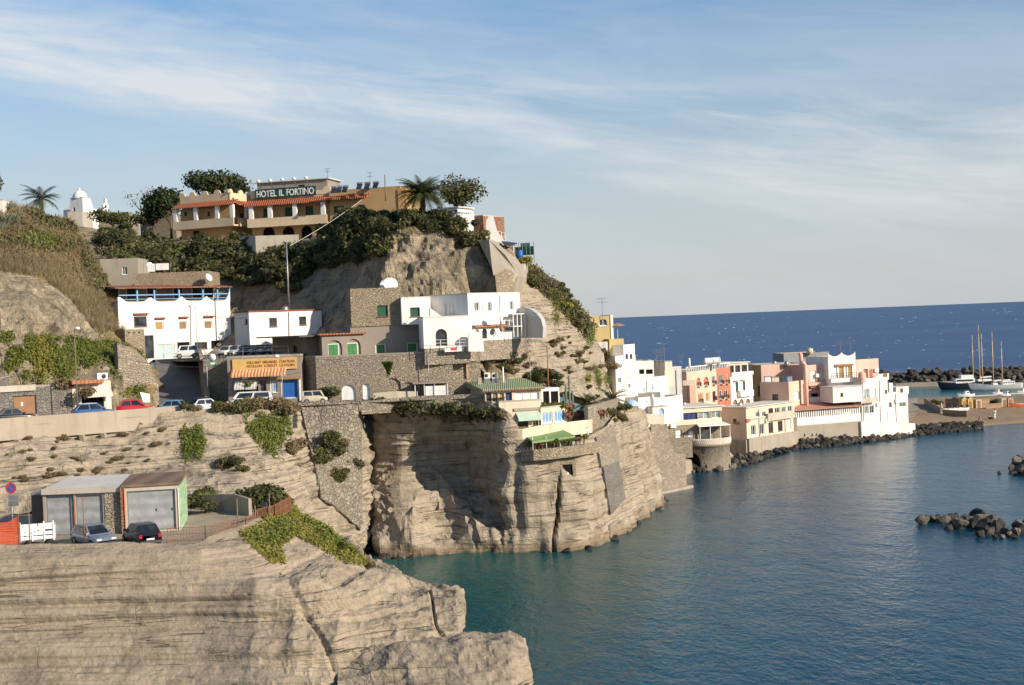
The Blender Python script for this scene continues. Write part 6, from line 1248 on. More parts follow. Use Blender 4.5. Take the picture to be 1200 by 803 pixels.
def planks(name, c):
    t = NT(name); p = t.pos(); w = t.n('ShaderNodeTexWave', {'bands_direction': 'Z', 'wave_profile': 'SAW'}, Vector=p, Scale=.95).outputs[1]; a = t.noise(t.map(p, (.4, .4, 3.0)), 1.2, 4, .6)
    k = t.mix(t.ramp(a, (.35, 0.0), (.7, 1.0)), sc3(c, .75), sc3(c, 1.15)); k = t.mix(t.ramp(t.noise(p, 1.1, 4, .7), (.55, 0.0), (.63, .8)), k, (.55, .52, .42)); k = t.mix(t.ramp(w, (.0, .7), (.1, 0.0)), k, sc3(c, .3)); return t.fin(k, .8, t.bump(w, .4, .04), .2)
MINT = planks('mint_planks', (.33, .50, .30))
extra(root, 'plank_side', MINT, lambda m: m.fbox(FR, .15, 6.5, 0, h-.06, .01, .09)); extra(root, 'door_handle', DMETAL, lambda m: (m.pbox(F, 183, 596, 184, 599, -.17, -.12), m.pbox(F, 201.5, 595, 202.5, 598, -.17, -.12)))
# cars in the yard
c = car('silver grey hatchback with raked windscreen parked before the garage', 3.9, 1.66, 1.42, carpaint('silver_blue_paint', (.24, .28, .32), .4), 'hatch'); setcar(c, 110, 93.6, 7.2, -48)
c = car('black hatchback seen from behind at the right end of the parked pair', 3.9, 1.68, 1.45, carpaint('black_paint', (.012, .012, .014)), 'hatch'); setcar(c, 166, 93.4, 7.2, 122)
# pickup bed / orange mesh / signs
root = thing('trailer', 'white slatted trailer body behind the orange mesh fence', 'trailer', tuple(Q(42, 93.4, 7.2))); Fz = Fa(Q(24, 93.2, 7.2), Q(64, 93.8, 7.2)); zz = 1.0
for v in (.55, .85, 1.2): extra(root, 'side_board', WPAINT, lambda m: m.fbox(Fz, 0, Fz.L, v, v+.22, -.06, 0)); extra(root, 'side_board', WPAINT, lambda m: m.fbox(Fz, 0, Fz.L, v, v+.22, -1.56, -1.5))
for u in (0, .75, 1.5, Fz.L-.06): extra(root, 'stake', WPAINT, lambda m: m.fbox(Fz, u, u+.08, .45, 1.75 if u in (0, ) or u > 1.4 else 1.3, -.04, .05))
extra(root, 'bed', METAL, lambda m: m.fbox(Fz, 0, Fz.L, .42, .52, -1.5, -.06)); extra(root, 'tail_board', WPAINT, lambda m: m.fbox(Fz, Fz.L+.002, Fz.L+.06, .5, 1.4, -1.5, 0))
for u in (.5, 1.8):
    for n_ in (-.1, -1.4): extra(root, 'wheel', BLACKR, lambda m: m.tube([Fz.pt(u, .26, n_-.1), Fz.pt(u, .26, n_+.08)], .28, 14))
root = thing('mesh_fence', 'orange construction mesh fence sagging at the left edge of the yard', 'fence', tuple(Q(0, 92.6, 7.2))); Fo = Fa(Q(-60, 92.2, 7.1), Q(24, 92.8, 7.1))
def meshnet(m):
    L = Fo.L; top = lambda u: 2.35-.45*abs(math.sin(u*1.35+.3))-.18*(L-u)/L; n = 60
    for i in range(n): u = L*i/n; m.fbox(Fo, u, u+L/n*.62, .15, top(u), -.01+.04*math.sin(u*3), .012+.04*math.sin(u*3))
    for j in range(11): m.fbox(Fo, 0, L, .2+j*.17, .27+j*.17, -.025, .02)
extra(root, 'mesh', TARP, meshnet)
for u in (.1, 1.6, 3.2, Fo.L-.05): extra(root, 'stake', RUST, lambda m: m.tube([Fo.pt(u, -.3, .05), Fo.pt(u, 2.35, .05)], .03, 5))
root = thing('road_sign', 'round blue and red no parking sign with two grey plates on a pole', 'road sign', tuple(Q(15.5, 93.6, 7.2))); Fr = Fa(Q(6, 93.6, 7.2), Q(26, 93.6, 7.2)); ur = Fr.L/2; vc = Fr.uv(15.5, 572)[1]
extra(root, 'pole', METAL, lambda m: m.tube([Fr.pt(ur, -.3, -.04), Fr.pt(ur, vc+.4, -.04)], .035, 7)); 
def disc(m, r0, r1, n0, n1, k=28):
    for i in range(k):
        a0, a1 = 2*math.pi*i/k, 2*math.pi*(i+1)/k; q = [(r0, a0), (r1, a0), (r1, a1), (r0, a1)] if r0 > 0 else [(0, 0), (r1, a0), (r1, a1)]
        m.prism([Fr.pt(ur+r*math.cos(a), vc+r*math.sin(a), n1) for r, a in q], Fr.Y*(n1-n0))
extra(root, 'rim', paint('sign_red', (.50, .03, .03), .4), lambda m: disc(m, .27, .36, 0, .03)); extra(root, 'disc', paint('sign_blue', (.03, .10, .38), .4), lambda m: disc(m, 0, .27, .001, .025))
extra(root, 'slash', MATS['sign_red'], lambda m: m.prism([Fr.pt(ur+x, vc+y, .034) for x, y in ((-.22, .16), (-.16, .22), (.22, -.16), (.16, -.22))], Fr.Y*.008))
for y0, y1 in ((581, 586), (587, 593)): extra(root, 'plate', METAL, lambda m: m.pbox(Fr, 9.5, y0, 21.5, y1, .0, .02))
for i, (x, y, d, hh, lb) in enumerate([(99, 628, 92.4, 2.6, 'thin rusty post standing between the silver car and viewer'), (35, 632, 92.6, 3.0, 'thin wooden stake left of the garages')]): pole('post', lb, x, y, d, hh, .04, RUST if i == 0 else WOODP, 'post')
railing('railing', 'rusty bar railing at the edge of the lower yard right of the black car', [Q(197, 93.4, 7.2), Q(241, 93.6, 7.2), Q(288, 97.4, 7.2), Q(302, 100, 7.2)], .95, RUST, 2.2, bars=.2)
for i, (x, d, hh, lb) in enumerate([(279, 99, 2.2, 'left wooden post of three by the bamboo screen'), (300, 99.4, 1.6, 'short middle wooden post by the bamboo screen'), (317, 100.4, 2.3, 'right wooden post of three by the bamboo screen')]): pole('post', lb, x, 620, d, hh, .05, WOODP, 'post', z=7.1)
railing('screen_fence', 'reddish bamboo screen fence at the yard edge beside the scooter', [Q(302, 99.8, 7.2), Q(322, 101, 7.3), Q(341, 103.4, 7.6)], 1.15, paint('bamboo', (.22, .10, .05), .8), .8, bars=.09, r=.035, cat='fence')
pwall('yard_wall', 'low concrete wall at the back of the yard behind the posts', [(Q(240, 108.5, 7), 8.6), (Q(275, 107, 7), 8.7), (Q(292, 104.5, 7), 8.6)], .25, CONC)
root = thing('scooter', 'dark scooter with windscreen parked behind the bamboo screen', 'scooter', (0, 0, 0))
for x in (-.6, .6): t_ = MB().tube([(x, -.06, .26), (x, .06, .26)], .26, 14).build('wheel', BLACKR, root)
MB().hexa([(-.75, -.18, .45), (-.05, -.16, .4), (-.05, .16, .4), (-.75, .18, .45), (-.85, -.14, .78), (-.1, -.14, .72), (-.1, .14, .72), (-.85, .14, .78)]).box(-.1, .45, -.14, .14, .28, .36).hexa([(.4, -.2, .3), (.52, -.2, .3), (.52, .2, .3), (.4, .2, .3), (.28, -.2, .95), (.4, -.2, .95), (.4, .2, .95), (.28, .2, .95)]).build('body', carpaint('dark_scooter_paint', (.02, .03, .06)), root)
MB().box(-.82, -.12, -.14, .14, .785, .88).build('saddle', BLACKR, root); MB().tube([(.3, -.33, 1.02), (.32, 0, 1.0), (.3, .33, 1.02)], .025, 6).tube([(.34, 0, .95), (.58, 0, .28)], .03, 6).build('handlebar', DMETAL, root); MB().hexa([(.38, -.2, 1.0), (.4, -.2, 1.0), (.4, .2, 1.0), (.38, .2, 1.0), (.22, -.17, 1.45), (.24, -.17, 1.45), (.24, .17, 1.45), (.22, .17, 1.45)]).build('windscreen', glassm('pale_glass'), root)
place(root, tuple(Q(309, 101.5, 7.2)), R(70))
# ================================================================== UPPER ROAD
c = car('black saloon with cream bonnet by the wooden garage door', 3.8, 1.6, 1.4, carpaint('black_paint', (.012, .012, .014)), 'sedan'); setcar(c, 16, 123.2, 13.8, 30)
c = car('blue and white estate car under the striped shop awning', 4.2, 1.7, 1.55, carpaint('blue_car_paint', (.05, .12, .30)), 'hatch', roofm=WPAINT); setcar(c, 111, 127.5, 13.7, 22, .93)
c = car('bright red small hatchback in front of the overgrown rock', 3.4, 1.55, 1.42, carpaint('red_car_paint', (.50, .02, .025)), 'hatch'); setcar(c, 159, 129.8, 13.8, 18)
c = car('light blue small hatchback at the foot of the ramp', 3.4, 1.55, 1.42, carpaint('light_blue_car_paint', (.16, .34, .52)), 'hatch'); setcar(c, 200, 132, 13.6, 172, .92)
c = car('dark small car half hidden behind the white one right of the ramp', 3.4, 1.55, 1.4, carpaint('dark_grey_paint', (.03, .03, .035)), 'hatch'); setcar(c, 232, 133.4, 13.7, 160, .92)
c = car('white small car nose to tail with the dark one right of the ramp', 3.4, 1.55, 1.4, carpaint('white_car_paint', (.72, .72, .70)), 'hatch'); setcar(c, 245, 132.8, 13.6, 20, .92)
c = car('white estate with dark green bonnet before the restaurant', 4.4, 1.7, 1.5, carpaint('white_car_paint', (.72, .72, .70)), 'van'); setcar(c, 294, 134.6, 13.8, 186)
c = car('tiny white van with bright red roof beside the stone wall', 2.9, 1.4, 1.55, carpaint('cream_van_paint', (.60, .54, .38)), 'van', name='micro_van', cat='van', roofm=carpaint('red_car_paint', (.5, .02, .025))); setcar(c, 369, 136, 13.8, 8, .85)
c = car('small white delivery truck before the white house garage', 3.2, 1.5, 1.75, carpaint('white_car_paint', (.72, .72, .70)), 'van', name='delivery_truck', cat='truck'); setcar(c, 219, 158, 18.3, 195, .85)
cols = [('white', (.72, .72, .70)), ('silver', (.42, .44, .46)), ('dark blue', (.02, .04, .10)), ('pale green', (.30, .42, .36)), ('beige', (.48, .42, .33)), ('grey', (.20, .21, .22)), ('second white', (.70, .70, .68))]
for i, (nm, cc) in enumerate(cols):
    c = car('%s car in the row on the raised yard above the restaurant' % nm, 3.5, 1.55, 1.42, carpaint('yard_car_paint_%d' % i, cc), 'hatch', 'cars on the raised parking yard'); setcar(c, 266+10.5*i, 151+.2*i, 18.5, 255+random.uniform(-8, 8), .78)
pole('street_lamp', 'tall street lamp before the restaurant with single white head', 331.5, 466, 136, 4.6, .05, METAL, 'street lamp', lamp=-.4, z=13.8)
pole('street_lamp', 'tall double street lamp in front of the broad white house', 231.5, 410, 152, 5.6, .05, METAL, 'street lamp', lamp=-.5, z=18.3)
pole('street_lamp', 'tall dark street lamp beside the hanging ivy on the left rock', 91, 477, 128.6, 8.0, .06, WOODP, 'street lamp', lamp=.35, z=13.8)
u1_ = pole('utility_pole', 'tall pale pole with a cable strung up to the hotel', 339, 366, 163, 8.0, .11, METAL, 'pole', z=P(339, 366, 163).z)
cable('pale cable climbing from the tall pole to the hotel hedge', P(340, 288, 163), P(424, 234, 178), .25, .022, WPAINT)
pole('utility_pole', 'rusty wooden pole rising behind the green sheet roof', 643, 458, 141, 4.6, .07, RUST, 'pole'); pole('utility_pole', 'short thin pole on the rock left of the rusty pole', 622, 452, 143, 2.9, .04, METAL, 'pole'); pole('utility_pole', 'thin white pole before the blind arches', 503, 455, 138.6, 4.2, .04, METAL, 'pole', z=14.0)
pole('utility_pole', 'slim pole standing left of the long white house', 276, 404, 158, 5.5, .05, WOODP, 'pole', z=18.3)
cable('thin cable from street lamp towards the arched house', P(331, 412, 136), P(400, 421, 139), .3); cable('thin cable across the wall of the broad white house', P(232, 367, 152), P(292, 372, 152), .3); cable('thin cable over the ramp to the sign post', P(92, 405, 128.6), P(243, 430, 140.8), .6); cable('thin cable from the rusty pole to the green sheet roof', P(642, 412, 141), P(500, 424, 138.8), .5)
cable('thin cable from the left lamp up the hillside', P(91, 395, 128.6), P(-40, 402, 126), .4)
# wall and shop under the left rock
pwall('roadside_wall', 'grey stone wall with a coping running left of the brown door', [(Q(-200, 123.6, 13.5), 18.2), (Q(0, 128.0, 13.5), 17.6), (Q(14, 128.6, 13.5), 17.8)], .6, STONEG, cap=CONC)
root, F, h, *_ = house('stone_garage', 'grey stone garage front with recessed brown wooden door', 'garage', (0, 128.0), (85, 131.6), 486, 456, 2.5, STONEG, front=[(15.5, 463.5, 43, 486, 'dbr')], roof=CONC, down=.6)
extra(root, 'lintel', CONCL, lambda m: m.pbox(F, -2, 453, 42, 457.5, .01, .2)); extra(root, 'notice', CLOTHW, lambda m: m.pbox(F, 24.5, 471.5, 27, 475.5, -.17, -.15))
root, F, h, *_ = house('roadside_shop', 'small shop cut in the rock with striped awning and projecting ledge', 'shop', (85.5, 131.8), (131, 134.2), 482, 449, 2, CREAM, front=[(96, 462, 122, 479, 'o')], roof=CONC, down=.5)
stripe(root, F, 92, 452.5, 127, 463, .02, 1.1, 20, [paint('shop_awning_white', (.72, .68, .60), .8), paint('shop_awning_pink', (.62, .48, .38), .8)]); extra(root, 'ledge', TILE, lambda m: m.pbox(F, 84, 446.5, 122, 448.4, .0, 1.0)); extra(root, 'notice_board', CLOTHW, lambda m: m.pbox(F, 123, 464, 128, 476, .01, .06))
extra(root, 'awning_post', WPAINT, lambda m: m.tube([F.wp(94.5, 465, 1.05), F.wp(95, 484, 1.05)], .04, 6))
o = thing('air_conditioner', 'air conditioner above the shop ledge on the rock', 'air conditioner', tuple(F.wp(120, 444, .5))); MB().pbox(F, 114, 437.5, 126.5, 444.3, .3, .9).build('case', WPAINT, o); c = F.wp(121.5, 441, .91); MB().tube([c, c-F.Y*.03], .22, 12).build('fan_grille', DMETAL, o); MB().pbox(F, 115, 444.3, 126, 446.4, .3, .8).build('stand', METAL, o)
o = thing('notice_board', 'white paper notice hanging on the ivy rock by the red car', 'notice', tuple(P(170, 468, 137))); Fn2 = FA(164, 136.5, 176, 138.5, 472); MB().prism([Fn2.wp(x, y) for x, y in ((164, 459.5), (175.5, 462), (176, 471.5), (168, 471.5))], Fn2.Y*.04).build('sheet', CLOTHW, o); MB().pbox(Fn2, 169, 461, 170, 476, -.1, -.05).build('stake', WOODP, o)
pwall('buttress_wall', 'leaning grey stone buttress wall at the corner of the ramp', [(Q(141, 139.5, 13.5), P(141, 402, 139.5).z), (Q(160, 140.6, 13.5), P(160, 405, 140.6).z-.3), (Q(176, 141.6, 13.5), P(173, 424, 141.6).z), (Q(187, 142.4, 13.5), P(185, 452, 142.4).z)], .8, STONE2)
house('crenel_wall', 'square tuff block wall with small openings beside the white house', 'wall', (147, 150), (170, 152), 409, 387, 2, STONE, front=[(150, 389, 152, 391, 'o'), (156, 389, 158, 391, 'o'), (162, 389, 164, 391, 'o')], down=3)

# drainpipes and air conditioners on the village houses, tanks on the roofs
for nm, xs, y0, y1 in (('big_white_house', (757,), 446, 470), ('grey_white_house', (792,), 434, 462), ('cream_house', (888.5, 919), 480, 512), ('pink_terrace_house', (959,), 430, 449), ('stained_white_house', (1030, 1010.5), 446, 496), ('end_house', (1049,), 462, 496), ('white_loggia_house', (868,), 440, 476), ('red_house', (841.4,), 438, 474), ('white_house', (585,), 347, 380), ('salmon_house', (941,), 450, 482)):
    root, F = HS[nm][:2]
    for x in xs: a, v1 = F.uv(x, y0); _, v0 = F.uv(x, y1); extra(root, 'drainpipe', METAL, lambda m: m.tube([F.pt(a, v0, .07), F.pt(a, v1, .07)], .05, 5))
for nm, x, y in (('big_white_house', 765, 452), ('grey_white_house', 776, 440), ('cream_house', 897.5, 493), ('stained_white_house', 1028, 474), ('end_house', 1050, 470), ('pink_terrace_house', 958, 440), ('white_house', 590, 368), ('waterfront_restaurant', 788, 499), ('coral_house', 1026, 434)):
    root, F = HS[nm][:2]; u, v = F.uv(x, y); extra(root, 'air_conditioner', WPAINT, lambda m: m.fbox(F, u-.4, u+.4, v-.28, v+.28, .02, .32))
for nm, u, n_, lb in (('big_white_house', 1.2, -3, 'grey drum tank on the roof of the large plain white house'), ('grey_white_house', 2.0, -3, 'drum tank on the greyish flat roof behind the white wall'), ('pink_house', 1.5, -4, 'drum tank at the left of the large pink roof'), ('pink_house', 4.6, -3, 'drum tank at the right of the large pink roof'), ('cream_house', 2.4, -2.6, 'small drum on the cream seafront house roof'), ('waterfront_restaurant', 5.0, -4, 'small drum on the low restaurant roof'), ('stone_house', 4.2, -3.2, 'grey drum tank on the stone house lower roof'), ('long_house', 6, -1.6, 'grey drum tank on the long low white house roof')):
    root, F, h = HS[nm][:3]; p = F.pt(u, h+.1, n_); o = thing('water_tank', lb, 'tank', tuple(p)); MB().lathe(p, [(.02, -.4), (.38, -.4), (.4, .35), (.3, .45), (.02, .5)], 12).build('drum', METAL, o); MB().lathe(p+ZV*.5, [(.14, -.02), (.14, .06), (.02, .08)], 8).build('lid', DMETAL, o)

pwall('quay_wall', 'low stone quay along the water under the right cliff nose', [(Q(716, 133.2, -1), 1.25), (Q(728, 137.5, -1), 1.2), (Q(748, 144.5, -1), 1.2), (Q(769, 152.6, -1), 1.1)], 1.6, STONE2, cap=CONC)
# ================================================================== ROCKS IN AND BY THE WATER
def rocks(pts, n, s0, s1, label, group, z0=.0, jit=.6, seed=5, stack=.6):
    rg = random.Random(seed)
    for i in range(n):
        f = rg.random()*(len(pts)-1); k = int(f); t = f-k; a, b = pts[k], pts[k+1]; px, d = a[0]+(b[0]-a[0])*t, a[1]+(b[1]-a[1])*t; wd = a[2]+(b[2]-a[2])*t
        q = rg.uniform(-1, 1); s = rg.uniform(s0, s1)*(1 if rg.random() > .25 else .6); p = Q(px, d+q*wd, 0)
        boulder((p.x, p.y, z0+s*.15+max(0, .5+q*.5)*stack), s, label, group)
rocks([(938, 214.5, 1.6), (985, 217.5, 2.0), (1030, 222, 2.2), (1072, 228.5, 2.0)], 100, .42, .85, 'dark lava boulder in the heap along the seafront below the pink houses', 'boulders below the seafront terrace', 0, .6, 5, 1.3)
rocks([(1070, 230, 1.8), (1110, 232, 1.8), (1150, 234.5, 1.0)], 50, .42, .8, 'dark lava boulder in the spit running out before the beach', 'boulders of the spit before the beach', 0, .6, 6, .8)
rocks([(806, 187, 1.0), (840, 188.5, 1.6), (868, 193, 2.2), (892, 200, 1.6)], 40, .45, .95, 'dark boulder at the foot of the round bastion', 'boulders at the round bastion', 0, .6, 7, .9)
rocks([(893, 203.5, .8), (936, 213, .8)], 16, .35, .75, 'small dark rock under the cream seafront house', 'rocks under the cream house', 0, .5, 8, .3)
isl = [(1082, 607, 1.0), (1092, 605, .9), (1099, 604, .8), (1107, 606, 1.0), (1114, 604, 1.1), (1121, 603, .9), (1126, 613, 1.5), (1119, 611, .8), (1112, 614, .6), (1136, 606, 1.0), (1143, 602, 1.3), (1150, 604, 1.1), (1141, 612, 1.3), (1152, 612, 1.2), (1163, 607, 1.3), (1168, 615, 1.2), (1160, 620, .8), (1150, 622, .8), (1152, 616, .9), (1172, 610, 1.0), (1178, 618, .8), (1183, 622, .6), (1193, 613, 1.2), (1190, 620, .9), (1199, 618, 1.0), (1174, 624, .5), (1165, 624, .5), (1187, 624, .5), (1130, 604, .9), (1205, 612, 1.2)]
for x, y, s in isl:
    d = HC*FPX/(y+7-(CY-24.6-.03975*(x-600))); p = Q(x, d, 0); boulder((p.x, p.y, s*.28), s*.8, 'dark wet boulder in the low rock islet in the bay', 'boulders of the bay islet')
for x, y, s in [(1171, 551, .45), (1186, 548, .8), (1192, 543, 1.2), (1197, 551, 1.2), (1202, 545, 1.4), (1189, 553, .5), (1196, 537, .9), (1206, 554, 1.1)]:
    d = HC*FPX/(y+4-(CY-24.6-.03975*(x-600))); p = Q(x, d, 0); boulder((p.x, p.y, s*.35), s*.95, 'black boulder in the rock cluster at the right edge of the bay', 'boulders at the right edge')
for x, d, s in [(448, 127.2, .7), (455, 127, .6), (640, 126.8, .5), (720, 132.6, .6), (733, 137, .5), (470, 126.6, .7), (484, 126.8, .5), (665, 126.6, .5), (690, 128, .6), (748, 143, .5), (780, 160, .6), (775, 152, .6)]:
    p = Q(x, d, 0); boulder((p.x, p.y, .05), s, 'brown rock lying at the waterline of the main cliff', 'rocks at the cliff foot')
SV, SF, so_ = [], [], 0
RS_ = [rock_mesh(500+i, 2) for i in range(5)]; rg = random.Random(77)
def rubble_line(pts, n, s0, s1, zt):
    global so_
    for i in range(n):
        f = rg.random()*(len(pts)-1); k = int(f); t_ = f-k; a, b = pts[k], pts[k+1]; q = rg.uniform(-1, 1); p = Q(a[0]+(b[0]-a[0])*t_, a[1]+(b[1]-a[1])*t_+q*(a[2]+(b[2]-a[2])*t_), 0); s = rg.uniform(s0, s1)
        V, F = RS_[i % 5]; an = rg.random()*6.28; Rz = np.array([[math.cos(an), -math.sin(an), 0], [math.sin(an), math.cos(an), 0], [0, 0, 1]]); SV.append((V*s)@Rz.T+np.array([p.x, p.y, (.5+q*.5)*zt])); SF.append(F+so_); so_ += len(V)
rubble_line([(936, 214.5, 1.8), (985, 217.5, 2.2), (1030, 222, 2.4), (1072, 228.5, 2.2), (1110, 232, 2.0), (1152, 234.5, 1.0)], 420, .3, .7, 1.2); rubble_line([(806, 187, 1.0), (840, 188.5, 1.8), (868, 193, 2.4), (892, 200, 1.8), (936, 213, .8)], 150, .25, .6, .7)
tag(npmesh('rubble', np.concatenate(SV), np.concatenate(SF), LAVA), 'smaller dark stones packed between the boulders along the seafront', 'rubble', None, 'stuff')
# whitecaps on the open sea: low foam crests
CV, CF, co_ = [], [], 0
for i in range(210):
    off = 4+rg.random()**1.3*78; px = rg.uniform(690, 1330); d = HC*FPX/off
    if d > 4500 or d < 430: continue
    p = Q(px, d, 0); wdt = rg.uniform(.8, 2.6)*d/FPX; hh = rg.uniform(.25, .7)*d/FPX; V, F = RS_[i % 5]; CV.append(V*np.array([wdt, wdt*1.5, hh])+np.array([p.x, p.y, -.1*hh])); CF.append(F+co_); co_ += len(V)
tag(npmesh('whitecaps', np.concatenate(CV), np.concatenate(CF), paint('sea_foam', (.62, .65, .68), .9)), 'white foam crests scattered over the open sea', 'foam', None, 'stuff')
# breakwater in the harbour: dark core with boulders
mb = MB(); core = [(1020, 374), (1200, 372), (1420, 366)]
for (a, da), (b, db) in zip(core, core[1:]):
    A, B = Q(a, da, 0), Q(b, db, 0); n = Vector((0, 5.5, 0)); mb.hexa([A-n-ZV, B-n-ZV, B+n-ZV, A+n-ZV, A-n*.35+ZV*3.2, B-n*.35+ZV*3.4, B+n*.4+ZV*3.4, A+n*.4+ZV*3.2])
bw = thing('breakwater', 'long dark boulder breakwater closing the harbour', 'breakwater', tuple(Q(1020, 374, 0))); mb.build('core', LAVA, bw)
rg = random.Random(9)
BV, BF, off = [], [], 0
RM = [rock_mesh(400+i, 2) for i in range(5)]
for i in range(330):
    px = rg.uniform(1020, 1300); d = 371+rg.uniform(-6.5, 1); q = Q(px, d, 0); s = rg.uniform(.6, 1.35); z = max(.1, 3.3-abs(d-370.5)*.55)+rg.uniform(-.3, .8)
    if i < 40: boulder((q.x, q.y, z), s, 'black boulder of the far harbour breakwater', 'boulders of the breakwater'); continue
    V, F = RM[i % 5]; an = rg.random()*6.28; Rz = np.array([[math.cos(an), -math.sin(an), 0], [math.sin(an), math.cos(an), 0], [0, 0, 1]]); BV.append((V*s)@Rz.T+np.array([q.x, q.y, z])); BF.append(F+off); off += len(V)
tag(npmesh('rubble', np.concatenate(BV), np.concatenate(BF), LAVA), 'mass of small black boulders filling the far harbour breakwater', 'rubble', None, 'stuff')
mb = MB(); A, B = Q(1040, 364, 0), Q(1128, 362, 0); Fq = Fa(A, B); o = tag(MB().fbox(Fq, 0, Fq.L, -1, 1.0, -3, 0).build('quay', CONC), 'low concrete quay at the foot of the breakwater', 'quay')
# ================================================================== BOATS
def hull(root, F, L_, beam, free, mats, sheer=.35, bow=1.0, z=0.0, deckm=None):
    # u along the keel from stern (0) to bow (L)
    n = 14; secs = []
    for i in range(n+1):
        t = i/n; w = beam/2*(1-max(0, (t-.45)/.55)**2.2)*(.82+.18*min(1, t*4)); zt = free*(1+sheer*(2*t-1)**2*(1.3 if t > .5 else .6)); ov = bow*max(0, (t-.7)/.3)**1.5
        u = L_*t; secs.append([F.pt(u+ov, zt, w), F.pt(u+ov*.6, free*.45, w*.93), F.pt(u, -.35, w*.62), F.pt(u, -.35, -w*.62), F.pt(u+ov*.6, free*.45, -w*.93), F.pt(u+ov, zt, -w)])
    mb = MB(); vs = [v for s in secs for v in s]; fs = [(i*6+k, (i+1)*6+k, (i+1)*6+k+1, i*6+k+1) for i in range(n) for k in range(5)]+[tuple(range(6))]
    mb.add(vs, fs, 0, True); mb.build('hull', mats, root)
    dk = MB(); vs = [v-ZV*.06 for s in secs for v in (s[0], s[5])]; dk.add(vs, [(2*i, 2*i+1, 2*i+3, 2*i+2) for i in range(n)]); dk.build('deck', deckm or CREAM, root)
    return secs
def mast(root, F, u, z0, z1, r=.09, boom=None, mat=None):
    mt = mat or OCHWOOD; MB().tube([F.pt(u, z0, 0), F.pt(u, z1, 0)], r, 7, r1=r*.6).build('mast', mt, root)
    mb = MB()
    for n_ in (-1, 1): mb.tube([F.pt(u-.3, z0, n_*1.2), F.pt(u, z1*.97, 0)], .015, 3)
    if boom: mb2 = MB(); mb2.tube([F.pt(u, z0+1.0, 0), F.pt(u-boom, z0+1.15, 0)], .07, 6); mb2.tube([F.pt(u-.1, z0+1.2, 0), F.pt(u-boom*.95, z0+1.32, 0)], .13, 6); mb2.build('boom', CLOTHW, root)
    mb.build('rigging', DMETAL, root)
WV = paint('varnished_mast', (.50, .36, .20), .4); GH = paint('grey_white_hull', (.50, .49, .46), .4); BH = paint('navy_hull', (.02, .022, .03), .3)
def boatF(x0, x1, y, d): return Fa(Q(x0, d, 0), Q(x1, d, 0))
# grey schooner, bow to the left: keel axis runs right to left
def flip(F, L_): 
    G = Fa(F.pt(L_, 0), F.pt(0, 0)); return G
F = boatF(1142, 1197, 457, 337); G = flip(F, F.L); root = thing('schooner', 'grey hulled schooner with tall masts moored before the breakwater', 'sailing boat', tuple(G.A), G.rz)
hull(root, G, G.L, 3.2, 1.25, GH, .45, 1.6); L_ = G.L
MB().fbox(G, L_*.16, L_*.42, 1.1, 2.0, -.95, .95).build('cabin', WPAINT, root); MB().fbox(G, L_*.52, L_*.62, 1.1, 1.7, -.8, .8).build('deckhouse', WPAINT, root)
for k in range(5): MB().fbox(G, L_*(.18+.05*k), L_*(.21+.05*k), 1.5, 1.8, -.97, .97).build('cabin_window', GLASS, root)
for x, yt in ((1152, 391), (1164.5, 389), (1175, 400)):
    u = L_-(x-1142)/(1197-1142)*L_; z1 = 21-(yt-(CY-24.6-.03975*(x-600)))/FPX*337; mast(root, G, u, 1.0, z1, .15, 2.0 if x > 1160 else None, WV)
MB().tube([G.pt(L_+1.2, 1.9, 0), G.pt(L_+3.0, 2.3, 0)], .07, 6).build('bowsprit', WV, root)
rl = MB()
for n_ in (-1.25, 1.25): rl.tube([G.pt(L_*.05, 2.1, n_), G.pt(L_*.85, 2.2, n_*.7)], .02, 4)
rl.build('guard_rail', METAL, root)
F = boatF(1104, 1143, 455, 346); G = flip(F, F.L); root = thing('motor_yacht', 'dark hulled motor yacht with white superstructure beside the schooner', 'yacht', tuple(G.A), G.rz); L_ = G.L
hull(root, G, L_, 3.2, 1.5, BH, .3, 1.2); MB().fbox(G, L_*.05, L_*.62, 1.5, 2.6, -1.2, 1.2).build('cabin', WPAINT, root); MB().fbox(G, L_*.08, L_*.45, 2.6, 3.4, -1.0, 1.0).build('flybridge', WPAINT, root); MB().fbox(G, L_*.1, L_*.6, 1.9, 2.35, -1.22, 1.22).build('window_band', GLASS, root)
mast(root, G, L_*.05, 1.5, 13.2, .14, None, WV)
F = boatF(1128, 1172, 454, 352); G = flip(F, F.L); root = thing('sailing_yacht', 'dark sailing yacht with one tall pale mast half hidden behind the schooner', 'sailing boat', tuple(G.A), G.rz); L_ = G.L
hull(root, G, L_, 2.8, 1.4, BH, .35, 1.0); MB().fbox(G, L_*.25, L_*.6, 1.3, 1.9, -.8, .8).build('cabin', WPAINT, root); mast(root, G, L_*.53, 1.2, 15.6, .15, 3.0, WV)
def small_boat(name, label, x0, x1, d, z, free=.55, beam=1.6, cab=True, hm=WPAINT, fl=True):
    F = Fa(Q(x0, d, z), Q(x1, d+1.0, z)); G = flip(F, F.L) if fl else F; root = thing(name, label, 'boat', tuple(G.A), G.rz); hull(root, G, G.L, beam, free, hm, .35, .4, deckm=CLOTHW)
    if cab: MB().hexa([G.pt(G.L*.3, free, .5), G.pt(G.L*.68, free, .5), G.pt(G.L*.68, free, -.5), G.pt(G.L*.3, free, -.5), G.pt(G.L*.34, free+.75, .42), G.pt(G.L*.55, free+.75, .42), G.pt(G.L*.55, free+.75, -.42), G.pt(G.L*.34, free+.75, -.42)]).build('cabin', WPAINT, root); MB().fbox(G, G.L*.36, G.L*.5, free+.3, free+.6, -.53, .53).build('cabin_window', GLASS, root)
    MB().box(0, .01, 0, .01, 0, .01) if False else None
    MB().fbox(G, -.25, .1, free*.4, free+.55, -.18, .18).build('outboard_motor', DMETAL, root); return root
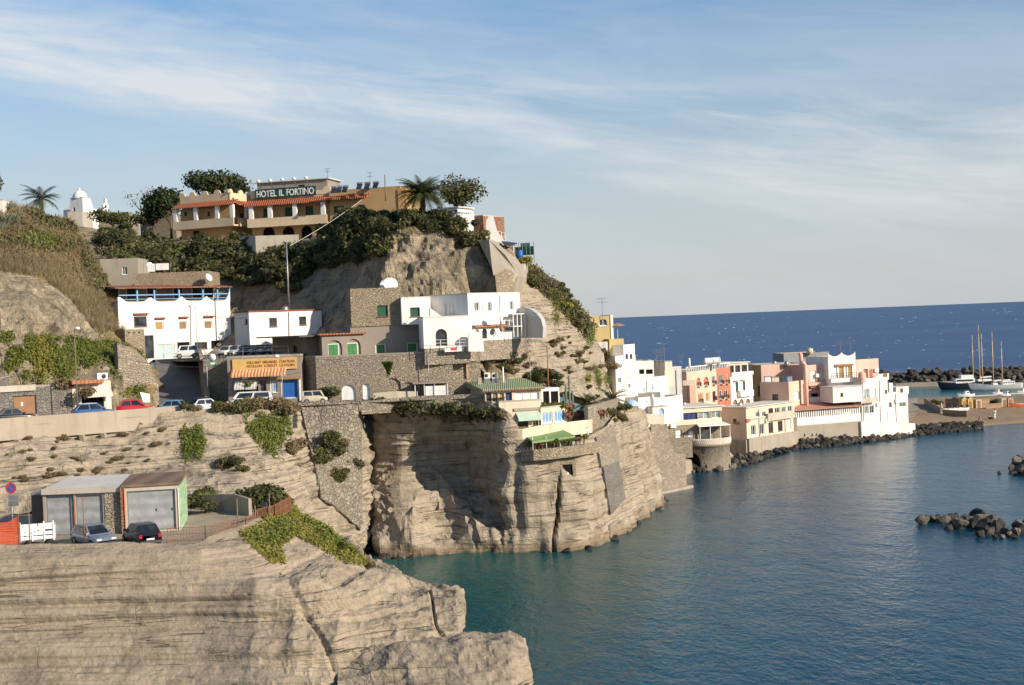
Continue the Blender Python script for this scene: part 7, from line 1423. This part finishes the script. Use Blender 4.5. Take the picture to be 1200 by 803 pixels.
small_boat('motor_boat', 'white cabin motor boat floating behind the yellow beach huts', 1124, 1140, 312, .0, .8, 2.0); small_boat('motor_boat', 'small white motor boat near the middle of the harbour pontoon', 1165, 1173, 316, 0, .6, 1.5); small_boat('motor_boat', 'tiny white boat right of the small boat at the pontoon', 1176.5, 1182, 310, 0, .55, 1.4); small_boat('motor_boat', 'white boat at the right edge of the harbour', 1194, 1203, 318, 0, .6, 1.5)
small_boat('inflatable_boat', 'long pale inflatable boat moored left of the beach', 1066, 1087, 282, 0, .5, 1.7, False, CLOTHW); small_boat('rowing_boat', 'orange hulled rowing boat drawn up on the sand', 1184, 1206, 262, 1.3, .6, 1.6, False, paint('orange_hull', (.50, .13, .05), .5)); 
for i, x in enumerate((1107, 1113.5, 1120, 1126)): small_boat('pedal_boat', 'white pedal boat, %s from the left behind the reed fence' % ('first', 'second', 'third', 'fourth')[i], x, x+7.5, 259+.3*i, 1.3, .4, 1.2, False)
Fq = Fa(Q(1142, 312, 0), Q(1205, 316, 0)); tag(MB().fbox(Fq, 0, Fq.L, .25, .45, -1.2, 0).build('pontoon', CONCL), 'long narrow pontoon behind the beach huts', 'pontoon')
# beach huts, fences, people
HUTY = paint('yellow_hut_paint', (.52, .36, .13), .7); HUTC = paint('cream_hut_paint', (.52, .43, .30), .7); REED = louvre('reed_matting', (.34, .21, .12), 8)
for x0, x1, yt, m_, lb in ((1127.5, 1133.5, 471, HUTY, 'left one of two yellow peaked beach huts'), (1134.6, 1140.6, 471, HUTY, 'right one of two yellow peaked beach huts'), (1144, 1151, 472, HUTC, 'cream flat topped beach hut right of the yellow pair'), (1174, 1181, 470.5, HUTC, 'left cream beach hut near the orange boat'), (1181.6, 1188, 471, plaster('pink_hut', (.5, .33, .25), .2), 'pinkish beach hut beside the orange boat')):
    F = Fa(Q(x0, 264, 1.2), Q(x1, 264.2, 1.2)); o = thing('beach_hut', lb, 'hut', tuple(F.A), F.rz); L_ = F.L; H_ = 1.7
    MB().fbox(F, 0, L_, -.2, H_, -1.2, 0).build('wall', m_, o); MB().prism([F.pt(-.08, H_+.002, .08), F.pt(L_+.08, H_+.002, .08), F.pt(L_/2, H_+(.55 if m_ is HUTY else .12), .08)], F.Y*1.36).build('roof', m_, o); MB().fbox(F, L_*.25, L_*.75, 0, H_*.85, .004, .04).build('door', BRWOOD, o)
def reed(label, pts, h): return pwall('reed_fence', label, [(Q(x, d, .9), 1.2+hh) for x, d, hh in pts], .06, REED, 'fence')
reed('brown reed fence slanting down the sand from the harbour side', [(1083, 282, 1.2), (1092, 268, 1.1), (1102, 256, 1.0)], 1); reed('brown reed fence in front of the white pedal boats', [(1105, 255, .75), (1118, 252, .75), (1133, 249, .75)], 1); reed('tan reed fence behind the pedal boats', [(1108, 268, 1.8), (1126, 266, 1.8)], 1); reed('dark board fence right of the cream flat topped hut', [(1151.5, 265, 1.7), (1160, 265.5, 1.7)], 1); reed('low board fence between the dark boards and the pinkish hut', [(1156, 261, 1.0), (1174, 262, 1.0)], 1)
parasol('tan closed parasol standing in the sand by the reed fence', Q(1103.5, 254, 1.3), 2.0, .4, HUTC, True)
for i, (x, d, lb) in enumerate(((1120, 285, 'first dark green shrub on the far beach'), (1098, 280, 'second low shrub at the left of the beach'), (1166, 275, 'dark shrub between the huts on the beach'))): put('ol2', tuple(Q(x, d, .9)), .9, label=lb, group='beach shrubs')
def person(label, joints, skin_r, loc, rz, hair, clothes):
    import bmesh
    o = thing('person', label, 'person', (0, 0, 0)); names = list(joints); me = bpy.data.meshes.new('body'); ed = [('pelvis', 'chest'), ('chest', 'neck'), ('neck', 'head'), ('head', 'crown')]
    for s in 'lr': ed += [('chest', 'sh'+s), ('sh'+s, 'el'+s), ('el'+s, 'ha'+s), ('pelvis', 'hip'+s), ('hip'+s, 'kn'+s), ('kn'+s, 'an'+s), ('an'+s, 'to'+s)]
    me.from_pydata([joints[k] for k in names], [(names.index(a), names.index(b)) for a, b in ed], [])
    b = bpy.data.objects.new('body', me); COL.objects.link(b); sk = b.modifiers.new('skin', 'SKIN'); ss = b.modifiers.new('sub', 'SUBSURF'); ss.levels = 2
    for i, k in enumerate(names): r = skin_r[k if k in skin_r else k[:-1]]; me.skin_vertices[0].data[i].radius = (r, r); me.skin_vertices[0].data[i].use_root = k == 'pelvis'
    bpy.context.view_layer.update(); m2 = bpy.data.meshes.new_from_object(b.evaluated_get(bpy.context.evaluated_depsgraph_get())); bpy.data.objects.remove(b)
    m2.materials.append(paint('skin', (.45, .27, .18), .6)); b = bpy.data.objects.new('body', m2); COL.objects.link(b); b.parent = o
    h = Vector(joints['head']); MB().lathe(h+Vector((0, .02, .0)), [(.1, -.02), (.125, .05), (.1, .13), (.02, .17)], 10).build('hair', DKWOOD, o)
    for nm, mt, segs in clothes:
        mb = MB()
        for a, c, r0, r1 in segs: mb.tube([joints[a], (Vector(joints[a])+Vector(joints[c]))/2, joints[c]], r0, 9, r1=r1)
        mb.build(nm, mt, o)
    return place(o, loc, rz, 1.0)
RS = {'pelvis': .15, 'chest': .16, 'neck': .06, 'head': .1, 'crown': .07, 'sh': .07, 'el': .05, 'ha': .04, 'hip': .1, 'kn': .065, 'an': .045, 'to': .04}
STD = {'pelvis': (0, 0, .95), 'chest': (0, 0, 1.35), 'neck': (0, 0, 1.5), 'head': (0, -.02, 1.62), 'crown': (0, -.01, 1.74), 'shl': (-.2, 0, 1.42), 'shr': (.2, 0, 1.42), 'ell': (-.27, .02, 1.15), 'elr': (.27, .02, 1.15), 'hal': (-.28, -.06, .88), 'har': (.28, -.06, .88), 'hipl': (-.1, 0, .88), 'hipr': (.1, 0, .88), 'knl': (-.11, -.02, .48), 'knr': (.11, .0, .48), 'anl': (-.11, .02, .08), 'anr': (.11, .04, .08), 'tol': (-.12, -.14, .03), 'tor': (.12, -.12, .03)}
SIT = {'pelvis': (0, 0, .14), 'chest': (0, .08, .52), 'neck': (0, .06, .68), 'head': (0, .03, .8), 'crown': (0, .03, .92), 'shl': (-.2, .07, .58), 'shr': (.2, .07, .58), 'ell': (-.26, .16, .32), 'elr': (.26, .16, .32), 'hal': (-.24, .2, .06), 'har': (.24, .2, .06), 'hipl': (-.1, -.05, .13), 'hipr': (.1, -.05, .13), 'knl': (-.12, -.38, .42), 'knr': (.12, -.38, .4), 'anl': (-.12, -.62, .07), 'anr': (.12, -.62, .07), 'tol': (-.12, -.76, .04), 'tor': (.12, -.76, .04)}
shirt = lambda m: ('shirt', m, [('pelvis', 'chest', .17, .185), ('shl', 'ell', .08, .065), ('shr', 'elr', .08, .065)]); trs = lambda m: ('trousers', m, [('hipl', 'knl', .12, .085), ('hipr', 'knr', .12, .085), ('knl', 'anl', .085, .065), ('knr', 'anr', .085, .065)])
DKB = paint('dark_shirt', (.03, .03, .04), .9)
person('person in a pale top standing on the beach', STD, RS, tuple(Q(1166, 247, .55)), .3, 0, [shirt(CLOTHG), trs(CLOTHW)])
person('person in dark clothes sitting on the sand beside the standing one', SIT, RS, tuple(Q(1160, 246, .5)), .8, 0, [shirt(DKB), trs(DKB)])
person('person in swimwear sitting alone on the sand nearer the water', SIT, RS, tuple(Q(1148, 243.6, .45)), -.6, 0, [('swimwear', DKB, [('hipl', 'knl', .115, .09), ('hipr', 'knr', .115, .09)])])
# ================================================================== VEGETATION
def bush(x, y, key, sc, label, group, dz=-.25, **kw):
    p, n = hit(x, y)
    if p is None: return
    put(key, (p.x, p.y, p.z+dz*sc), sc, label=label, group=group, **kw)
rg = random.Random(21)
# dark scrub on the shaded slope under the hotel
for poly, n in (([(112, 280), (160, 290), (210, 296), (285, 298), (345, 308), (400, 282), (455, 268), (462, 292), (440, 305), (400, 312), (365, 318), (345, 350), (330, 335), (262, 330), (180, 322), (120, 300)], 72), ([(335, 300), (390, 268), (455, 258), (460, 272), (430, 285), (360, 302)], 10), ([(150, 285), (250, 280), (262, 330), (165, 322)], 8)):
    for x, y in sample(poly, n, rg): bush(x, y, rg.choice(['dk1', 'dk2', 'ol1', 'ol2', 'ol1', 'dry2', 'fr1', 'dk3']), rg.uniform(.7, 1.45), 'dark scrub bush in the shaded thicket below the hotel', 'thicket below the hotel', -.6)
for x, y in sample([(116, 270), (200, 272), (300, 279), (300, 288), (200, 286), (116, 282)], 26, rg): bush(x, y, rg.choice(['dk1', 'ol1', 'ol2', 'dry1', 'dk2']), rg.uniform(.4, .8), 'low bush along the foot of the hotel terrace', 'bushes at the hotel foot', -.15)
for x, y in sample([(215, 292), (330, 300), (335, 322), (225, 318)], 12, rg): bush(x, y, rg.choice(['ol1', 'fr1', 'dk2']), rg.uniform(.8, 1.2), 'olive green bush lit at the lower edge of the hotel thicket', 'lit bushes below the hotel', -.2)
for x, y in sample([(395, 262), (460, 255), (545, 262), (545, 275), (455, 278), (400, 285)], 26, rg): bush(x, y, rg.choice(['dk1', 'ol1', 'ol2', 'dk3', 'dk2']), rg.uniform(.6, 1.1), 'garden bush along the brow of the crag', 'bushes along the crag brow', -.1)
for i in range(22): x = 385+rg.random()*150; d = 175+rg.random()*8-max(0, (x-470)*.14); p = P(x, 272-rg.random()*14, d); put(rg.choice(['dk1', 'ol1', 'dk3', 'ol2']), (p.x, p.y, p.z-1.2), rg.uniform(.8, 1.25), label='hedge bush before the hotel wing on the hilltop', group='hotel wing hedge')
for i in range(13): x = 284+i*5.6; p = P(x, 277+rg.uniform(-2, 2), 184-.2*i); put(rg.choice(['fr1', 'dk2', 'ol2', 'ye1']), (p.x, p.y, p.z-.9), rg.uniform(.3, .5), label='garden shrub before the hotel arches', group='hotel garden shrubs')
for i, (x, y, k, s, lb) in enumerate([(470, 262, 'ol2', 1.0, 'pale flowering bush at the crag brow left of the palm'), (551, 285, 'ol1', 1.3, 'rounded olive bush on the crag below the round white house'), (535, 268, 'ol1', .9, 'olive bush screening the left of the round white house'), (543, 283, 'ol2', 1.0, 'low bush left of the rounded olive bush'), (567, 268, 'fr1', .55, 'green creeper bush on the brick house wall'), (561, 258, 'dk1', .45, 'dark bush on the brick house roof'), (617, 300, 'ye1', .8, 'yellowish bush hanging below the green mesh fence')]): 
    p = P(x, y+6, 157 if x < 600 else 160); put(k, tuple(p-ZV*.4), s, label=lb)
cover('scrub', 'mass of dark low scrub filling the shaded thicket below the hotel', 'scrub', [[(112, 274), (210, 286), (285, 292), (345, 300), (400, 276), (455, 266), (460, 290), (440, 303), (400, 310), (365, 316), (345, 345), (330, 332), (262, 328), (180, 320), (120, 300)]], 8000, .34, LG2, 34, 1.2, 'stuff')
cover('scrub', 'continuous olive and green scrub along the right edge of the headland', 'scrub', [[(612, 306), (640, 322), (670, 350), (694, 382), (686, 396), (664, 372), (640, 346), (618, 330)]], 3600, .24, LG2, 35, .7, 'stuff')
# trees on the skyline
tree('broad flat topped pine behind the left hotel wing', tuple(P(254, 246, 212)), 6.2, 8.0, LG5, 51, 4200, .32, .22, False, 18, 'pine_tree'); tree('dark rounded tree left of the hotel', tuple(P(201, 276, 207)), 7.4, 5.6, LG5, 52, 3200, .34, .3, False, 14, 'pine_tree')
tree('thin bare branched tree on the ridge right of the church', tuple(P(166, 258, 214)), 5.5, 4.0, LG4, 53, 260, .2, .3, False, 10, 'bare_tree'); tree('feathery grey green tree behind the hilltop palm', tuple(P(537, 258, 172)), 5.6, 5.2, LG2, 54, 2000, .26, .25, False, 12)
tree('dark bush tree at the ridge below the church', tuple(P(132, 268, 214)), 3.2, 5.0, LG2, 55, 1400, .28, .2, False, 10); tree('low dark tree between the ridge building and the hotel', tuple(P(180, 270, 208)), 3.4, 4.6, LG1, 56, 1400, .28, .2, False, 10)
p = P(-8, 236, 152); tree('dark cypress crown at the left edge of the hill', tuple(p), 3.4, 1.6, LG1, 57, 900, .2, .15, False, 8)
palm('large date palm on the hilltop right of the hotel', tuple(P(495, 252, 166)), 2.2, 3.5, 3, 76, .32); palm('low palm crown on the left hill below the church', tuple(P(48, 243, 160)), .9, 2.6, 4, 26, .2)
palm('small yucca palm on the terrace right of the green roof', tuple(P(688, 480, 142)), .5, 1.8, 5, 30, .12); palm('dark green palm below the trailing cliff plants', tuple(P(716, 479, 150)), .8, 2.2, 6, 30, .14, mat=LG1)
for i, (x, y, r) in enumerate([(8, 264, 1.5), (18, 262, 1.3), (10, 246, 1.1), (2, 271, 1.4)]): p, n = hit(x, y); agave('%s pale agave rosette near the top of the left hill' % ('largest', 'second', 'uppermost', 'lowest')[i], tuple(p or P(x, y, 150)), r, i)
for i, (x, y) in enumerate([(643, 338), (652, 343), (636, 331), (661, 352)]): p, n = hit(x, y); agave('%s agave on the right ridge of the headland' % ('middle', 'lower middle', 'upper', 'lowest')[i], tuple(p or P(x, y, 168)), 1.3, 20+i)
o = thing('cactus', 'tall columnar cactus beside a white post on the terrace', 'cactus', tuple(P(668, 478, 140))); b = P(668, 478, 140)
for dx, hh in ((0, 3.2), (-.35, 2.2), (.3, 1.7), (-.6, 1.4)): MB().tube([b+Vector((0, 0, -.3)), b+Vector((dx, 0, .5)), b+Vector((dx, .1, hh))], .13, 7, r1=.1).build('stem', LG8, o)
# covers: dry grass and creepers
grass('dry_grass', 'tall dry straw grass covering the upper slope of the left hill', [[(0, 240), (45, 240), (90, 262), (112, 300), (138, 352), (130, 372), (90, 325), (55, 308), (0, 306)], [(100, 340), (140, 355), (152, 392), (128, 388)], [(0, 300), (60, 310), (98, 338), (132, 386), (116, 394), (84, 352), (50, 326), (0, 318)]], 3300, .7, DGRASS, 31)
cover('scrub', 'green and brown low scrub on the upper slope of the left hill', 'scrub', [[(0, 258), (40, 268), (95, 285), (80, 298), (0, 288)], [(85, 270), (104, 296), (134, 350), (122, 358), (96, 310)], [(30, 243), (85, 262), (90, 272), (40, 262)]], 1300, .26, LG2, 32, .5, 'stuff'); cover('dry_scrub', 'straw coloured and grey low scrub scattered over the left hill', 'scrub', [[(0, 245), (50, 245), (95, 275), (120, 325), (135, 360), (100, 340), (60, 310), (0, 304)]], 2600, .2, LG4, 36, .5, 'stuff'); cover('scrub', 'fresh green patch of scrub among the dry grass', 'scrub', [[(18, 278), (55, 274), (72, 288), (30, 291)]], 1100, .24, LG3, 33, .6, 'stuff')
for i, (poly, n, m_, lb) in enumerate([
    ([(0, 388), (42, 392), (46, 420), (40, 448), (30, 440), (22, 446), (8, 430), (0, 400)], 4200, LG3, 'dense green creeper curtain at the far left of the rock'), ([(38, 392), (60, 392), (62, 440), (52, 452), (40, 440)], 2000, LG7, 'yellowish creeper curtain right of the far left one'),
    ([(56, 392), (90, 395), (90, 440), (76, 446), (62, 440)], 2800, LG3, 'green creeper curtain left of the dark street lamp'), ([(90, 396), (116, 399), (118, 420), (106, 428), (92, 426)], 1800, LG3, 'short green creeper curtain right of the dark street lamp'),
    ([(112, 396), (148, 402), (160, 430), (170, 445), (172, 460), (160, 464), (146, 440), (130, 436), (122, 420)], 3600, LG3, 'long green creeper hanging over the rock above the red car'), ([(160, 404), (170, 410), (172, 425), (166, 420)], 300, LG3, 'narrow creeper strand on the stone buttress'),
    ([(140, 440), (156, 444), (158, 464), (142, 460)], 900, LG7, 'lowest creeper clump beside the shop')]): cover('creeper', lb, 'creeper', [poly], int(n*1.7), .14, m_, 60+i, .5, None, 'creepers on the left rock', 1.8, .4)
for i, (poly, n, m_, lb) in enumerate([([(214, 496), (236, 498), (240, 520), (234, 540), (222, 544), (214, 530)], 2400, LG3, 'oval green creeper on the pale rock below the ramp'), ([(286, 484), (338, 486), (342, 508), (330, 525), (328, 540), (314, 530), (300, 515), (290, 500)], 4200, LG3, 'large bright green creeper hanging below the restaurant'),
    ([(640, 335), (652, 338), (676, 365), (664, 382), (650, 376), (648, 356)], 1900, LG7, 'bright yellow green cover on the crag shoulder'), ([(668, 350), (684, 362), (696, 386), (694, 398), (682, 388)], 900, LG2, 'olive creeper on the edge of the headland'),
    ([(690, 384), (697, 386), (692, 408), (684, 402)], 420, LG3, 'green strand under the headland edge'), ([(694, 425), (702, 432), (704, 455), (700, 460)], 480, LG3, 'left one of three hanging strands on the cliff right of the pole'), ([(706, 425), (712, 432), (716, 460), (710, 456)], 480, LG3, 'middle one of three hanging strands near the mustard house'), ([(684, 425), (692, 428), (692, 452), (687, 448)], 420, LG7, 'short strand left of the hanging trio'),
    ([(452, 424), (461, 424), (459, 433), (456, 440)], 0, LG3, '')]):
    if n: cover('creeper', lb, 'creeper', [poly], int(n*1.5), .13, m_, 80+i, .4, None, None, 1.7, .4)
F_ = HS['retaining_wall'][1]
Cp = [F_.wp(x, y, .02+.3*rg.random()) for x, y in sample([(447, 424), (460, 424), (459, 431), (455.5, 441), (452, 432)], 700, rg)]; r2 = np.random.default_rng(3); nn = r2.normal(size=(len(Cp), 3)); nn[:, 1] -= 1; nn /= np.linalg.norm(nn, axis=1, keepdims=True)
V, F = quads(np.array([tuple(c) for c in Cp]), nn, .13+.06*r2.random(len(Cp)), 1.7, r2); o = thing('creeper', 'small bright green creeper tuft on the big rubble wall', 'creeper', tuple(Cp[0])); npmesh('foliage', V, F, LG3, o)
# cover on the promontory edge by the yard
cover('ground_cover', 'bright yellow green succulent cover on the promontory edge below the bamboo screen', 'ground cover', [[(280, 625), (318, 608), (345, 600), (375, 612), (400, 632), (440, 664), (405, 660), (370, 640), (345, 628), (330, 640), (334, 660), (318, 660), (300, 645)], [(300, 602), (345, 594), (350, 604), (318, 612)]], 8000, .13, LG7, 90, .22, 'stuff'); cover('ground_cover', 'darker green patches in the succulent cover on the promontory edge', 'ground cover', [[(285, 628), (330, 612), (345, 620), (330, 640), (305, 640)], [(350, 604), (380, 618), (420, 650), (380, 632)]], 1500, .16, LG3, 91, .28, 'stuff')
LBL = [((275, 545), 'ol1', .55), ((268, 548), 'dk2', .5), ((282, 552), 'ol2', .5), ((262, 548), 'dry1', .55), ((240, 478), 'ol1', .6), ((255, 482), 'ol1', .6), ((268, 480), 'dry2', .7), ((228, 482), 'dry1', .6), ((216, 480), 'ol2', .6)]
for (x, y), k, s in LBL: bush(x, y, k, s, 'scrub bush on the pale rock below the ramp', 'scrub below the ramp')
for (x, y), k, s in [((292, 473), 'dry2', 1.0), ((304, 472), 'dry1', 1.1), ((318, 474), 'dry2', 1.1), ((330, 472), 'dry1', 1.0), ((338, 478), 'dry2', .9), ((346, 520), 'dry2', .9), ((344, 526), 'dry1', .8), ((282, 478), 'ol1', .8)]: bush(x, y+6, k, s, 'grey brown dry bush at the cliff edge before the restaurant', 'dry bushes before the restaurant')
for (x, y), k, s in [((238, 592), 'fr1', .8), ((236, 602), 'dk2', .7), ((242, 585), 'ol1', .6), ((296, 598), 'dk1', .55), ((306, 594), 'dk2', .9), ((298, 600), 'dk3', .7), ((314, 596), 'dk1', .85), ((322, 592), 'fr1', .8), ((334, 594), 'ol1', .6)]: bush(x, y, k, s, 'green bush at the back of the lower yard', 'bushes behind the lower yard', -.1)
for x, y in sample([(365, 520), (400, 510), (415, 545), (420, 585), (395, 575), (378, 545)], 14, rg): bush(x, y, rg.choice(['ol1', 'dk1', 'ol2', 'fr1', 'dry1']), rg.uniform(.45, .85), 'scrub bush growing in the boulder wall', 'scrub in the boulder wall', .0)
for x in np.linspace(428, 585, 34): bush(x+rg.uniform(-3, 3), 489+rg.uniform(-4, 6)-(4 if x < 470 else 0), rg.choice(['dk1', 'ol1', 'dry1', 'ol2', 'dk2']), rg.uniform(.55, .85), 'overhanging bush on the brow of the dark cliff recess', 'bushes on the cliff brow', -.1)
for x, y in sample([(0, 508), (60, 510), (200, 500), (212, 520), (150, 560), (100, 560), (0, 570)], 40, rg): bush(x, y, rg.choice(['dry1', 'dry2', 'dry2', 'dry1']), rg.uniform(.15, .38), 'small dry tuft on the pale rock under the parapet', 'dry tufts on the road cliff', -.05, name='grass_tuft', cat='tuft')
for x, y in sample([(555, 420), (600, 412), (640, 430), (660, 460), (610, 455), (585, 440)], 22, rg): bush(x, y, rg.choice(['dry1', 'ol2', 'dry2', 'dk2']), rg.uniform(.3, .65), 'dry scrub bush on the slope behind the green sheet roof', 'scrub behind the green roof', -.05)
for x, y in sample([(610, 310), (640, 325), (668, 352), (692, 385), (676, 385), (650, 345), (630, 340), (615, 330)], 36, rg): bush(x, y, rg.choice(['ol1', 'dry2', 'ol2', 'dry1', 'ye1']), rg.uniform(.4, .85), 'low scrub bush on the right flank of the headland', 'scrub on the headland flank', -.1)
for x, y in sample([(640, 390), (680, 400), (720, 450), (700, 470), (660, 440)], 26, rg): bush(x, y, rg.choice(['dry1', 'ol2', 'dry2']), rg.uniform(.25, .5), 'small tuft on the layered cliff right of the pole', 'tufts on the layered cliff', -.05, name='grass_tuft', cat='tuft')
for x, y in sample([(712, 482), (735, 480), (732, 500), (715, 496)], 12, rg): bush(x, y, rg.choice(['dry1', 'ol2', 'dry2']), rg.uniform(.35, .6), 'straw coloured tuft on the brow of the right cliff nose', 'tufts on the cliff nose', -.05, name='grass_tuft', cat='tuft')
for x, y in sample([(570, 385), (605, 398), (600, 408), (575, 402)], 10, rg): bush(x, y, rg.choice(['dry1', 'ol2', 'pt1']), rg.uniform(.4, .7), 'terrace shrub below the white house arches', 'shrubs below the white house', -.05)
F_ = HS['terrace_room'][1]
for i in range(16): x = 618+i*4.4; p = P(x, 525.5-.11*(x-618)+rg.uniform(-2, 0), 130.4+max(0, x-650)*.03); put(rg.choice(['pt1', 'pt1', 'fl1']), tuple(p), rg.uniform(.7, 1.2), label='potted plant on the terrace under the green awning', group='plants under the green awning', name='potted_plant', cat='potted plant')
for i in range(15): x = 667+i*3.4; p = P(x, 490-.11*(x-667), 137.2+i*.15); put(rg.choice(['fl1', 'pt1', 'fl1']), tuple(p-ZV*.1), rg.uniform(.8, 1.5), label='flowering pot plant along the cream terrace parapet', group='pot plants on the curved terrace', name='potted_plant', cat='potted plant')
for i in range(14): x = 636+i*2.6; p = P(x, 478.6+rg.uniform(-1, 1), 135.5+i*.2); put(rg.choice(['pt1', 'fl1', 'pt1']), tuple(p-ZV*.2), rg.uniform(.8, 1.5), label='leafy plant on the roof of the blue window room', group='plants on the blue window roof', name='potted_plant', cat='potted plant')
for (x, y, d, k, s, lb) in ((383, 466, 138.6, 'dk2', .7, 'dark green bush beside the micro van at the wall foot'), (706, 417, 173, 'ol1', .7, 'olive bush beside the tiny white lodge'), (714, 430, 172, 'dry2', .9, 'dry brown bush below the tiny white lodge'), (748, 483, 168, 'ye1', .55, 'yellow green bush on the terrace by the pale parasol'), (100, 462, 131, 'dry2', .8, 'grey bush hanging left of the shop'), (76, 455, 131.5, 'dry1', 1.0, 'large grey dry bush above the stone garage'), (290, 452, 139, 'fr1', .5, 'small green bush under the striped restaurant awning')): put(k, tuple(P(x, y+4, d)), s, label=lb)
# remove prototypes that were never placed
for k, (o, n) in PR.items():
    if n == 0:
        for c in list(o.children): bpy.data.objects.remove(c)
        bpy.data.objects.remove(o)
for o, n in RK:
    if n == 0: bpy.data.objects.remove(o)
